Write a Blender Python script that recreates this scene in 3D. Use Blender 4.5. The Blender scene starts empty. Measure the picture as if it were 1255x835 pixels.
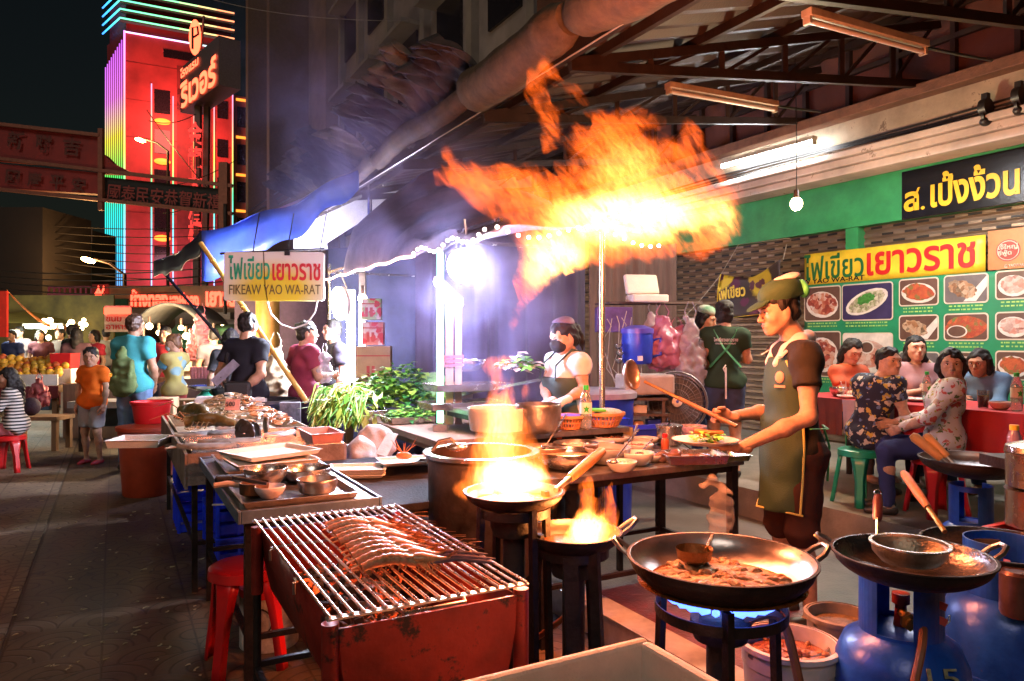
import bpy, math, random
import numpy as np
from mathutils import Vector as V, Matrix
S = bpy.context.scene; COL = S.collection
R = math.radians; PI = math.pi
rnd = random.Random(7)
# ---- the place: eye 1.45 m above the pavement, street running 28.4 deg to the left of the view
F, CX, HY, EH = 900., 627.5, 415., 1.45
TH = R(28.4)
U = V((-math.sin(TH), math.cos(TH), 0)); W = V((math.cos(TH), math.sin(TH), 0)); Z = V((0, 0, 1))
def P(px, py, d): return V(((px-CX)/F*d, d, EH-(py-HY)/F*d))
def G(px, py, z=0.): return P(px, py, (EH-z)*F/(py-HY))
def UW(u, w, z=0.): return U*u + W*w + V((0, 0, z))
def PW(px, py, w):                       # the point of the long wall plane at distance w
    k = (px-CX)/F
    return P(px, py, w/(W.x*k+W.y))
def PU(px, py, u):                       # the point of the cross plane at distance u
    k = (px-CX)/F
    return P(px, py, u/(U.x*k+U.y))
# ---- materials
MC = {}
def hexc(c): return tuple(c) + (1,) if len(c) == 3 else tuple(c)
def nn(nt, t, **kw):
    n = nt.nodes.new(t)
    for k, v in kw.items(): setattr(n, k, v)
    return n
def mat(name, col=(.5, .5, .5), rough=.5, metal=0., var=.2, scale=9., bump=.15, bscale=60., emit=None, es=0., trans=0., coat=0., col2=None, alpha=1., spec=.5, sss=0., stretch=None, detail=6., wear=None):
    if name in MC: return MC[name]
    m = bpy.data.materials.new(name); m.use_nodes = True; nt = m.node_tree; L = nt.links
    b = nt.nodes['Principled BSDF']; I = b.inputs
    I['Roughness'].default_value = rough; I['Metallic'].default_value = metal
    I['Specular IOR Level'].default_value = spec
    if coat: I['Coat Weight'].default_value = coat; I['Coat Roughness'].default_value = .12
    if trans: I['Transmission Weight'].default_value = trans
    if alpha < 1: I['Alpha'].default_value = alpha
    if sss: I['Subsurface Weight'].default_value = sss; I['Subsurface Radius'].default_value = (.01, .004, .002)
    if emit: I['Emission Color'].default_value = hexc(emit); I['Emission Strength'].default_value = es
    tc = nn(nt, 'ShaderNodeTexCoord'); src = tc.outputs['Object']
    if stretch:
        mp = nn(nt, 'ShaderNodeMapping'); mp.inputs['Scale'].default_value = stretch
        L.new(src, mp.inputs[0]); src = mp.outputs[0]
    if var or col2:
        n = nn(nt, 'ShaderNodeTexNoise'); n.inputs['Scale'].default_value = scale; n.inputs['Detail'].default_value = detail
        n.inputs['Roughness'].default_value = .62; L.new(src, n.inputs['Vector'])
        r = nn(nt, 'ShaderNodeValToRGB'); e = r.color_ramp.elements
        e[0].position = .3; e[1].position = .7
        e[0].color = hexc(tuple(c*(1-var) for c in col)); e[1].color = hexc(col2 or tuple(min(1, c*(1+var)) for c in col))
        L.new(n.outputs['Fac'], r.inputs[0]); L.new(r.outputs[0], I['Base Color'])
        ro = nn(nt, 'ShaderNodeMapRange'); ro.inputs['To Min'].default_value = max(.03, rough*.75); ro.inputs['To Max'].default_value = min(1, rough*1.25)
        L.new(n.outputs['Fac'], ro.inputs[0]); L.new(ro.outputs[0], I['Roughness'])
    else: I['Base Color'].default_value = hexc(col)
    if wear:                                # (colour, threshold, scale): chipped, rusty or sooty patches
        n3 = nn(nt, 'ShaderNodeTexNoise'); n3.inputs['Scale'].default_value = wear[2]; n3.inputs['Detail'].default_value = 9; n3.inputs['Roughness'].default_value = .72; L.new(src, n3.inputs['Vector'])
        w = nn(nt, 'ShaderNodeMapRange'); w.inputs[1].default_value = wear[1]; w.inputs[2].default_value = wear[1]+.05; L.new(n3.outputs['Fac'], w.inputs[0])
        mx = nn(nt, 'ShaderNodeMixRGB'); mx.inputs[2].default_value = hexc(wear[0]); L.new(w.outputs[0], mx.inputs[0])
        c = I['Base Color']
        if c.links: L.new(c.links[0].from_socket, mx.inputs[1])
        else: mx.inputs[1].default_value = hexc(col)
        L.new(mx.outputs[0], c)
    if bump:
        n2 = nn(nt, 'ShaderNodeTexNoise'); n2.inputs['Scale'].default_value = bscale; n2.inputs['Detail'].default_value = 4
        L.new(src, n2.inputs['Vector'])
        bp = nn(nt, 'ShaderNodeBump'); bp.inputs['Strength'].default_value = bump; bp.inputs['Distance'].default_value = .01
        L.new(n2.outputs['Fac'], bp.inputs['Height']); L.new(bp.outputs[0], I['Normal'])
    MC[name] = m; return m
def glow(name, col, s):
    if name in MC: return MC[name]
    m = bpy.data.materials.new(name); m.use_nodes = True; nt = m.node_tree
    b = nt.nodes['Principled BSDF']; b.inputs['Base Color'].default_value = hexc(col)
    b.inputs['Emission Color'].default_value = hexc(col); b.inputs['Emission Strength'].default_value = s
    MC[name] = m; return m
def spots(name, base, cols, scale=14., thr=.32, rough=.8, tint=.15):
    """cloth with scattered blotches: each colour from its own voronoi cells"""
    if name in MC: return MC[name]
    m = mat(name, base, rough, var=0, bump=.3, bscale=220); nt = m.node_tree; L = nt.links; b = nt.nodes['Principled BSDF']
    tc = nn(nt, 'ShaderNodeTexCoord'); prev = None
    nz = nn(nt, 'ShaderNodeTexNoise'); nz.inputs['Scale'].default_value = scale*1.5; L.new(tc.outputs['Object'], nz.inputs['Vector'])
    ad = nn(nt, 'ShaderNodeMixRGB', blend_type='ADD'); ad.inputs[0].default_value = tint*.5; L.new(tc.outputs['Object'], ad.inputs[1]); L.new(nz.outputs['Color'], ad.inputs[2])
    for i, (c, sc, t) in enumerate(cols):
        mp = nn(nt, 'ShaderNodeMapping'); mp.inputs['Location'].default_value = (i*3.7, i*1.3, i*2.1); L.new(ad.outputs[0], mp.inputs[0])
        v = nn(nt, 'ShaderNodeTexVoronoi'); v.inputs['Scale'].default_value = scale*sc; L.new(mp.outputs[0], v.inputs['Vector'])
        r = nn(nt, 'ShaderNodeMapRange'); r.inputs['From Min'].default_value = t; r.inputs['From Max'].default_value = t*.85; L.new(v.outputs['Distance'], r.inputs[0])
        x = nn(nt, 'ShaderNodeMixRGB'); L.new(r.outputs[0], x.inputs[0]); x.inputs[2].default_value = hexc(c)
        if prev: L.new(prev, x.inputs[1])
        else: x.inputs[1].default_value = hexc(base)
        prev = x.outputs[0]
    L.new(prev, b.inputs['Base Color']); return m
# ---- mesh builder
def rotz(a): return Matrix.Rotation(a, 3, 'Z')
def frame(zd, xd=None):
    z = V(zd).normalized(); x = V(xd) if xd is not None else (V((1, 0, 0)) if abs(z.x) < .9 else V((0, 1, 0)))
    x = (x - z*x.dot(z)).normalized(); y = z.cross(x)
    return Matrix((x, y, z)).transposed()
class MB:
    def __init__(s): s.v = []; s.f = []; s.m = []; s.sm = []
    def add(s, vs, fs, mi=0, smooth=False):
        o = len(s.v); s.v.extend(V(p) for p in vs)
        for f in fs: s.f.append([i+o for i in f]); s.m.append(mi); s.sm.append(smooth)
        return s
    def box(s, c, size, rot=None, mi=0, taper=1.):
        hx, hy, hz = size[0]/2, size[1]/2, size[2]/2; c = V(c)
        M = rotz(rot) if isinstance(rot, (int, float)) else rot
        vs = []
        for z in (-hz, hz):
            t = taper if z > 0 else 1.
            for x, y in ((-hx, -hy), (hx, -hy), (hx, hy), (-hx, hy)):
                p = V((x*t, y*t, z)); vs.append(c + (M @ p if M else p))
        return s.add(vs, [(3, 2, 1, 0), (4, 5, 6, 7), (0, 1, 5, 4), (1, 2, 6, 5), (2, 3, 7, 6), (3, 0, 4, 7)], mi)
    def bar(s, a, b, w, h=None, mi=0, up=Z):
        a, b = V(a), V(b); d = b-a; h = h or w
        u = V(up) if abs(d.normalized().dot(V(up))) < .98 else V((1, 0, 0))
        y = u.cross(d).normalized(); z = d.normalized().cross(y)
        M = Matrix((d.normalized(), y, z)).transposed()
        return s.box((a+b)/2, (d.length, w, h), M, mi)
    def tube(s, pts, r, n=8, closed=False, caps=True, mi=0, flat=1.):
        pts = [V(p) for p in pts]; N = len(pts); rs = r if isinstance(r, (list, tuple)) else [r]*N
        vs = []; prev = None
        for i, p in enumerate(pts):
            if closed: t = pts[(i+1) % N]-pts[i-1]
            else: t = pts[min(i+1, N-1)]-pts[max(i-1, 0)]
            t = t.normalized() if t.length > 1e-9 else V((0, 0, 1))
            if prev is None:
                a = V((0, 0, 1)) if abs(t.z) < .9 else V((1, 0, 0)); x = (a-t*a.dot(t)).normalized()
            else:
                x = prev-t*prev.dot(t); x = x.normalized() if x.length > 1e-6 else prev
            prev = x; y = t.cross(x)
            for k in range(n):
                a = 2*PI*k/n; vs.append(p+(x*math.cos(a)*flat+y*math.sin(a))*rs[i])
        fs = []
        for i in range(N if closed else N-1):
            j = (i+1) % N
            for k in range(n):
                l = (k+1) % n; fs.append((i*n+k, i*n+l, j*n+l, j*n+k))
        if caps and not closed: fs += [tuple(range(n-1, -1, -1)), tuple((N-1)*n+k for k in range(n))]
        return s.add(vs, fs, mi, True)
    def cyl(s, a, b, r0, r1=None, n=16, caps=True, mi=0): return s.tube([a, b], [r0, r0 if r1 is None else r1], n, caps=caps, mi=mi)
    def lathe(s, prof, c=(0, 0, 0), n=28, M=None, mi=0, closed=False, sx=1., sy=1., wob=0.):
        c = V(c); vs = []; N = len(prof)
        for r, z in prof:
            for k in range(n):
                a = 2*PI*k/n; rr = r*(1+wob*math.sin(3*a+z*40)) if wob else r
                p = V((rr*math.cos(a)*sx, rr*math.sin(a)*sy, z)); vs.append(c+(M @ p if M else p))
        fs = []
        for i in range(N if closed else N-1):
            j = (i+1) % N
            for k in range(n):
                l = (k+1) % n; fs.append((i*n+k, i*n+l, j*n+l, j*n+k))
        return s.add(vs, fs, mi, True)
    def ell(s, c, r, M=None, n=12, mi=0):
        prof = [(max(1e-6, math.sin(PI*i/(n//2+2))), -math.cos(PI*i/(n//2+2))) for i in range(n//2+3)]
        c = V(c); r = r if isinstance(r, (tuple, list)) else (r, r, r); o = len(s.v)
        s.lathe(prof, (0, 0, 0), n, mi=mi)
        for i in range(o, len(s.v)):
            p = V((s.v[i].x*r[0], s.v[i].y*r[1], s.v[i].z*r[2])); s.v[i] = c+(M @ p if M else p)
        return s
    def sheet(s, fn, nu, nv, mi=0, smooth=True, thick=0.):
        vs = [V(fn(i/nu, j/nv)) for j in range(nv+1) for i in range(nu+1)]
        q = [(j*(nu+1)+i, j*(nu+1)+i+1, (j+1)*(nu+1)+i+1, (j+1)*(nu+1)+i) for j in range(nv) for i in range(nu)]
        return s.add(vs, q, mi, smooth)
    def prism(s, pts, off, mi=0):
        pts = [V(p) for p in pts]; n = len(pts); off = V(off)
        return s.add(pts+[p+off for p in pts], [tuple(range(n-1, -1, -1)), tuple(range(n, 2*n))]+[(i, (i+1) % n, n+(i+1) % n, n+i) for i in range(n)], mi)
    def arr(s, va, fa, mi=0):
        return s.add([V(p) for p in va.tolist()], fa.tolist(), mi, True)
    def build(s, name, mt, parent=None, world=True, bev=0., sub=0, solid=0., label=None, cat=None, group=None, kind=None, merge=False):
        me = bpy.data.meshes.new(name); vs = s.v; loc = None
        if parent is not None and world:
            r = parent
            while r.parent: r = r.parent
            Mi = Matrix.LocRotScale(r.location, r.rotation_euler, None).inverted(); vs = [Mi @ p for p in vs]
        elif parent is None and world and vs:
            lo = [min(p[i] for p in vs) for i in range(3)]; hi = [max(p[i] for p in vs) for i in range(3)]
            loc = V(((lo[0]+hi[0])/2, (lo[1]+hi[1])/2, lo[2])); vs = [p-loc for p in vs]
        me.from_pydata([tuple(p) for p in vs], [], s.f)
        for m in (mt if isinstance(mt, (list, tuple)) else [mt]): me.materials.append(m)
        me.polygons.foreach_set('material_index', s.m); me.polygons.foreach_set('use_smooth', s.sm)
        me.update()
        if any(s.sm):
            try: me.set_sharp_from_angle(angle=R(42))
            except Exception: pass
        o = bpy.data.objects.new(name, me); COL.objects.link(o)
        if parent is not None: o.parent = parent
        if loc is not None: o.location = loc
        if solid:
            d = o.modifiers.new('Solid', 'SOLIDIFY'); d.thickness = solid; d.offset = 0
        if sub:
            d = o.modifiers.new('Sub', 'SUBSURF'); d.levels = d.render_levels = sub
        if bev:
            d = o.modifiers.new('Bevel', 'BEVEL'); d.width = bev; d.segments = 2; d.limit_method = 'ANGLE'; d.angle_limit = R(40)
        tag(o, label, cat, group, kind); return o
def tag(o, label=None, cat=None, group=None, kind=None):
    for k, v in (('label', label), ('category', cat), ('group', group), ('kind', kind)):
        if v: o[k] = v
    return o
def thing(name, label, cat, loc=(0, 0, 0), rz=0., group=None):
    o = bpy.data.objects.new(name, None); COL.objects.link(o); o.empty_display_size = .1
    o.location = loc; o.rotation_euler = (0, 0, rz); return tag(o, label, cat, group)
def dup(root, loc, rz=None, label=None, group=None, scale=None, mt=None):
    def cp(o, par):
        c = o.copy(); COL.objects.link(c)
        if par is not None: c.parent = par
        for ch in list(o.children): cp(ch, c)
        return c
    kids = None
    r = cp(root, None); r.location = loc
    if rz is not None: r.rotation_euler = (0, 0, rz)
    if scale: r.scale = scale if isinstance(scale, (tuple, list)) else (scale,)*3
    if label: r['label'] = label
    if group: r['group'] = group
    return r
def text(body, parent, o, xd, w, h, mt, name='lettering', up=Z, ext=.004, off=0., label=None, shear=0.):
    """lettering fitted into a w x h box whose lower left corner is o"""
    c = bpy.data.curves.new(name, 'FONT'); c.body = body; c.extrude = 0; c.offset = off; c.resolution_u = 3; c.shear = shear
    t = bpy.data.objects.new('tmp', c); COL.objects.link(t)
    dg = bpy.context.evaluated_depsgraph_get(); dg.update()
    me = bpy.data.meshes.new_from_object(t.evaluated_get(dg)); bpy.data.objects.remove(t)
    n = len(me.vertices); a = np.empty(n*3); me.vertices.foreach_get('co', a); a = a.reshape(-1, 3)
    lo, hi = a.min(0), a.max(0); sz = np.maximum(hi-lo, 1e-6); fs = [list(p.vertices) for p in me.polygons]
    x = V(xd).normalized(); u = (V(up)-x*V(up).dot(x)).normalized(); nrm = x.cross(u); o = V(o)
    q = (a-lo)/sz
    vs = [o+x*(p[0]*w)+u*(p[1]*h)+nrm*ext for p in q]
    # front faces plus a skirt round the outline
    cnt = {}
    for f in fs:
        for i in range(len(f)):
            e = (f[i], f[(i+1) % len(f)]); k = (min(e), max(e)); cnt.setdefault(k, []).append(e)
    back = [p-nrm*(ext*.9) for p in vs]
    sk = [(e[0][0], n+e[0][0], n+e[0][1], e[0][1]) for e in cnt.values() if len(e) == 1]
    b = MB(); b.add(vs+back, fs+sk); bpy.data.meshes.remove(me)
    return b.build(name, mt, parent, label=label)
# ---- implicit shapes: smooth union of tapered limbs and ellipsoids, turned into one skin
class SDF:
    def __init__(s): s.p = []; s.nz = None
    def cap(s, a, b, ra, rb=None, k=.03): s.p.append(('c', np.array(a, float), np.array(b, float), ra, ra if rb is None else rb, k)); return s
    def chain(s, pts, rs, k=.03):
        for i in range(len(pts)-1): s.cap(pts[i], pts[i+1], rs[i], rs[i+1], k)
        return s
    def cone(s, a, b, ra, rb, k=.02): s.p.append(('k', np.array(a, float), np.array(b, float), ra, rb, k)); return s
    def ell(s, c, r, M=None, k=.03): s.p.append(('e', np.array(c, float), np.array(r, float), np.array(M, float) if M is not None else np.eye(3), 0, k)); return s
    def box(s, c, h, M=None, rd=.01, k=.02): s.p.append(('b', np.array(c, float), np.array(h, float), np.array(M, float) if M is not None else np.eye(3), rd, k)); return s
    def sub(s, c, r, M=None, k=.01): s.p.append(('s', np.array(c, float), np.array(r, float), np.array(M, float) if M is not None else np.eye(3), 0, k)); return s
    def cut(s, pt, n): n = np.array(V(n).normalized()); s.p.append(('x', np.array(pt, float), n, 0, 0, 0)); return s
    def noise(s, amp, freq, seed=1): s.nz = (amp, freq, seed); return s
    def mesh(s, h):
        lo = []; hi = []
        for q in s.p:
            if q[0] in 'ck': r = max(q[3], q[4]); lo += [np.minimum(q[1], q[2])-r]; hi += [np.maximum(q[1], q[2])+r]
            elif q[0] in 'eb': r = np.abs(q[3].T if 0 else q[3]).dot(q[2])+q[4]; lo += [q[1]-r]; hi += [q[1]+r]
        amp = s.nz[0] if s.nz else 0
        lo = np.min(lo, 0)-3*h-amp; hi = np.max(hi, 0)+3*h+amp
        n = np.ceil((hi-lo)/h).astype(int)+1
        ax = [lo[i]+h*np.arange(n[i]) for i in range(3)]
        D = np.full(n, .5, np.float32)
        for q in s.p:
            k = q[5]; pad = k+3*h+amp
            if q[0] in 'ck': r = max(q[3], q[4]); a = np.minimum(q[1], q[2])-r-pad; b = np.maximum(q[1], q[2])+r+pad
            elif q[0] in 'ebs': r = np.abs(q[3]).dot(q[2])+q[4]; a = q[1]-r-pad; b = q[1]+r+pad
            else: a, b = lo, hi
            i0 = np.clip(np.floor((a-lo)/h).astype(int), 0, n-1); i1 = np.clip(np.ceil((b-lo)/h).astype(int)+1, 1, n)
            if np.any(i1 <= i0): continue
            sl = tuple(slice(i0[i], i1[i]) for i in range(3))
            X, Y, Zz = np.meshgrid(*[ax[i][sl[i]] for i in range(3)], indexing='ij')
            p = np.stack([X, Y, Zz], -1); E = D[sl]
            if q[0] in 'ck':
                ba = q[2]-q[1]; L2 = max(ba.dot(ba), 1e-9); pa = p-q[1]; t = pa.dot(ba)/L2
                if q[0] == 'c':
                    t = np.clip(t, 0, 1); d = np.linalg.norm(pa-t[..., None]*ba, axis=-1)-(q[3]+(q[4]-q[3])*t)
                else:
                    L = math.sqrt(L2); rad = np.linalg.norm(pa-t[..., None]*ba, axis=-1)-(q[3]+(q[4]-q[3])*np.clip(t, 0, 1)); d = np.maximum(rad, np.maximum(-t, t-1)*L)
            elif q[0] in 'es':
                l = (p-q[1]).dot(q[3]); k0 = np.linalg.norm(l/q[2], axis=-1); k1 = np.linalg.norm(l/q[2]**2, axis=-1)+1e-9; d = k0*(k0-1)/k1
            elif q[0] == 'b':
                l = np.abs((p-q[1]).dot(q[3]))-(q[2]-q[4]); d = np.linalg.norm(np.maximum(l, 0), axis=-1)+np.minimum(l.max(-1), 0)-q[4]
            else: d = (p-q[1]).dot(q[2])
            if q[0] == 'x': D[sl] = np.maximum(E, d)
            elif q[0] == 's':
                w = np.maximum(k-np.abs(E+d), 0)/k; D[sl] = np.maximum(E, -d)+w*w*k*.25
            else:
                w = np.maximum(k-np.abs(E-d), 0)/max(k, 1e-6); D[sl] = np.minimum(E, d)-w*w*k*.25
        if s.nz:
            rg = np.random.RandomState(s.nz[2]); X, Y, Zz = np.meshgrid(*ax, indexing='ij'); acc = 0
            for i in range(6):
                d = rg.normal(size=3); d /= np.linalg.norm(d); f = s.nz[1]*rg.uniform(.6, 1.7)
                acc = acc+np.sin((X*d[0]+Y*d[1]+Zz*d[2])*f+rg.uniform(0, 6)+1.3*np.sin((X*d[1]-Y*d[2]+Zz*d[0])*f*.6))
            D += (amp*acc/3).astype(np.float32)
        return nets(D, lo, h)
def nets(D, lo, h):
    s = D < 0; n = D.shape
    C = [(0, 0, 0), (1, 0, 0), (0, 1, 0), (1, 1, 0), (0, 0, 1), (1, 0, 1), (0, 1, 1), (1, 1, 1)]
    def sh(a, c): return a[c[0]:n[0]-1+c[0], c[1]:n[1]-1+c[1], c[2]:n[2]-1+c[2]]
    cnt = sum(sh(s, c).astype(np.int8) for c in C); act = (cnt > 0) & (cnt < 8)
    idx = np.full(act.shape, -1, np.int64); ii = np.argwhere(act); idx[act] = np.arange(len(ii))
    ds = [sh(D, c)[act] for c in C]; pos = np.zeros((len(ii), 3)); num = np.zeros(len(ii))
    for a in range(8):
        for b in range(a+1, 8):
            df = np.array(C[b])-np.array(C[a])
            if np.abs(df).sum() != 1: continue
            m = (ds[a] < 0) != (ds[b] < 0)
            t = np.where(m, ds[a]/np.where(m, ds[a]-ds[b], 1), 0)
            pos += np.where(m[:, None], np.array(C[a])+t[:, None]*df, 0); num += m
    vs = lo+h*(ii+pos/np.maximum(num, 1)[:, None]); fs = []
    for ax in range(3):
        b, c = [(1, 2), (2, 0), (0, 1)][ax]
        e0 = [slice(1, -1)]*3; e1 = [slice(1, -1)]*3; e0[ax] = slice(0, n[ax]-1); e1[ax] = slice(1, n[ax])
        x = s[tuple(e0)] != s[tuple(e1)]; q = np.argwhere(x); off = np.ones(3, int); off[ax] = 0; q = q+off
        if not len(q): continue
        eb = np.zeros(3, int); eb[b] = 1; ec = np.zeros(3, int); ec[c] = 1
        def g(v): return idx[v[:, 0], v[:, 1], v[:, 2]]
        f = np.stack([g(q-eb-ec), g(q-ec), g(q), g(q-eb)], 1); ins = s[q[:, 0], q[:, 1], q[:, 2]]
        f[~ins] = f[~ins][:, ::-1]; fs.append(f)
    fs = np.concatenate(fs) if fs else np.zeros((0, 4), int); fs = fs[(fs >= 0).all(1)]
    return vs, fs
# ---- people
def skin(tone=(.42, .235, .15), n='skin'): return mat(n, tone, .55, var=.22, scale=38, bump=.14, bscale=240, spec=.35, detail=9.)
SKINS = [skin(), skin((.33, .175, .105), 'skin_tan'), skin((.5, .3, .2), 'skin_fair')]
EYEW = mat('eye_white', (.6, .57, .53), .3, var=0, bump=0); DARK = mat('dark_eye', (.012, .009, .008), .25, var=0, bump=0)
LIP = mat('lip', (.36, .12, .10), .4, var=.1, bump=0)
HAIR = mat('black_hair', (.010, .008, .007), .62, var=.4, scale=60, bump=.6, bscale=90, stretch=(1, 1, .12), spec=.35)
HAIRB = mat('brown_hair', (.06, .03, .016), .4, var=.4, scale=60, bump=.6, bscale=90, stretch=(1, 1, .12))
def cloth(n, c, **k): return mat('cloth_'+n, c, k.pop('rough', .85), var=k.pop('var', .12), scale=k.pop('scale', 14), bump=k.pop('bump', .35), bscale=k.pop('bscale', 260), spec=.2, **k)
def pose(loc, yaw, h=1.7, sit=0., over=None, lean=0., ar=None, al=None, sw=1., spread=0.):
    """joints in world space; yaw = heading of the front (0 = +Y, turning left positive)"""
    f = V((-math.sin(yaw), math.cos(yaw), 0)); l = V((-math.cos(yaw), -math.sin(yaw), 0)); k = h/1.7; loc = V(loc)
    L = dict(head=(.03, 0, 1.585), neck=(-.015, 0, 1.43), sl=(-.01, .155*sw, 1.372), sr=(-.01, -.155*sw, 1.372), el=(-.03, .225*sw, 1.10), er=(-.03, -.225*sw, 1.10),
             wl=(.06, .225*sw, .865), wr=(.06, -.225*sw, .865), chest=(0, 0, 1.24), waist=(.0, 0, 1.07), pel=(0, 0, .93), hl=(0, .09, .88), hr=(0, -.09, .88),
             kl=(.025, .10+spread, .48), kr=(.025, -.10-spread, .48), al=(-.02, .11+spread, .08), ar=(-.02, -.11-spread, .08))
    if sit:
        dz = sit+.11-.93*k
        for n in L: L[n] = (L[n][0], L[n][1], L[n][2]+dz/k)
        L['kl'] = (.42, .12+spread, (sit+.04)/k); L['kr'] = (.42, -.12-spread, (sit+.04)/k); L['al'] = (.40, .12+spread, .08); L['ar'] = (.40, -.12-spread, .08)
        L['hl'] = (.02, .10, (sit+.08)/k); L['hr'] = (.02, -.10, (sit+.08)/k)
    if lean:
        z0 = L['pel'][2]
        for n in ('head', 'neck', 'sl', 'sr', 'el', 'er', 'wl', 'wr', 'chest', 'waist'):
            a, b, c = L[n]; L[n] = (a+(c-z0)*math.sin(lean), b, z0+(c-z0)*math.cos(lean)-a*math.sin(lean)*.3)
    if al: L['el'], L['wl'] = [tuple(V(L['sl'])+V(d)) for d in al]
    if ar: L['er'], L['wr'] = [tuple(V(L['sr'])+V(d)) for d in ar]
    J = {n: loc+f*(p[0]*k)+l*(p[1]*k)+Z*(p[2]*k) for n, p in L.items()}
    J['f'] = f; J['l'] = l; J['k'] = k; J['loc'] = loc; J['hf'] = f.copy()
    if over: J.update(over)
    return J
def hand(mb, wr, d, pn, thumb, s=1., curl=.35, mi=0, h=.0055, grip=False):
    """wr wrist, d pointing direction, pn palm normal, thumb direction across the palm towards the thumb"""
    d = V(d).normalized(); pn = V(pn); pn = (pn-d*pn.dot(d)).normalized(); t = d.cross(pn); t = t if t.dot(V(thumb)) > 0 else -t
    M = Matrix((d, t, pn)).transposed(); q = SDF(); wr = V(wr)
    q.cap(wr-d*.035*s, wr+d*.015*s, .027*s, .026*s, .02)
    q.box(wr+d*.05*s, (.042*s, .038*s, .014*s), M, .012*s, .02)
    q.ell(wr+d*.03*s+t*.026*s+pn*.008*s, (.03*s, .018*s, .017*s), M, .015)
    for i, (o, ln) in enumerate(((.029, .072), (.010, .080), (-.010, .074), (-.028, .058))):
        p = wr+d*.085*s+t*o*s; a = 0; r = .0088*s; cl = curl*(1+.12*i)
        for j, fr in enumerate((.42, .32, .26)):
            a += cl*(1., 1.15, .8)[j]*(1.5 if grip else 1)
            dd = (d*math.cos(a)+pn*math.sin(a)+t*o*1.2).normalized(); e = p+dd*ln*fr*s
            q.cap(p, e, r, r*.92, .006); p = e; r *= .92
    p = wr+d*.025*s+t*.03*s; a = .95 if not grip else .6
    for j, (ln, dd) in enumerate(((.04, d*.75+t*.62+pn*(.25 if not grip else .7)), (.032, d*.9+t*.25+pn*(.35 if not grip else .9)), (.024, d*.9+t*.05+pn*.5))):
        e = p+dd.normalized()*ln*s; q.cap(p, e, (.0125, .0105, .0095)[j]*s, (.0105, .0095, .0085)[j]*s, .008); p = e
    va, fa = q.mesh(h); mb.arr(va, fa, mi)
def sethead(J, p):
    d = V(p)-J['head']; J['head'] = V(p)
    for n, a in (('neck', .8), ('sl', .5), ('sr', .5), ('chest', .25), ('el', .25), ('er', .25)): J[n] = J[n]+d*a
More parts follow.
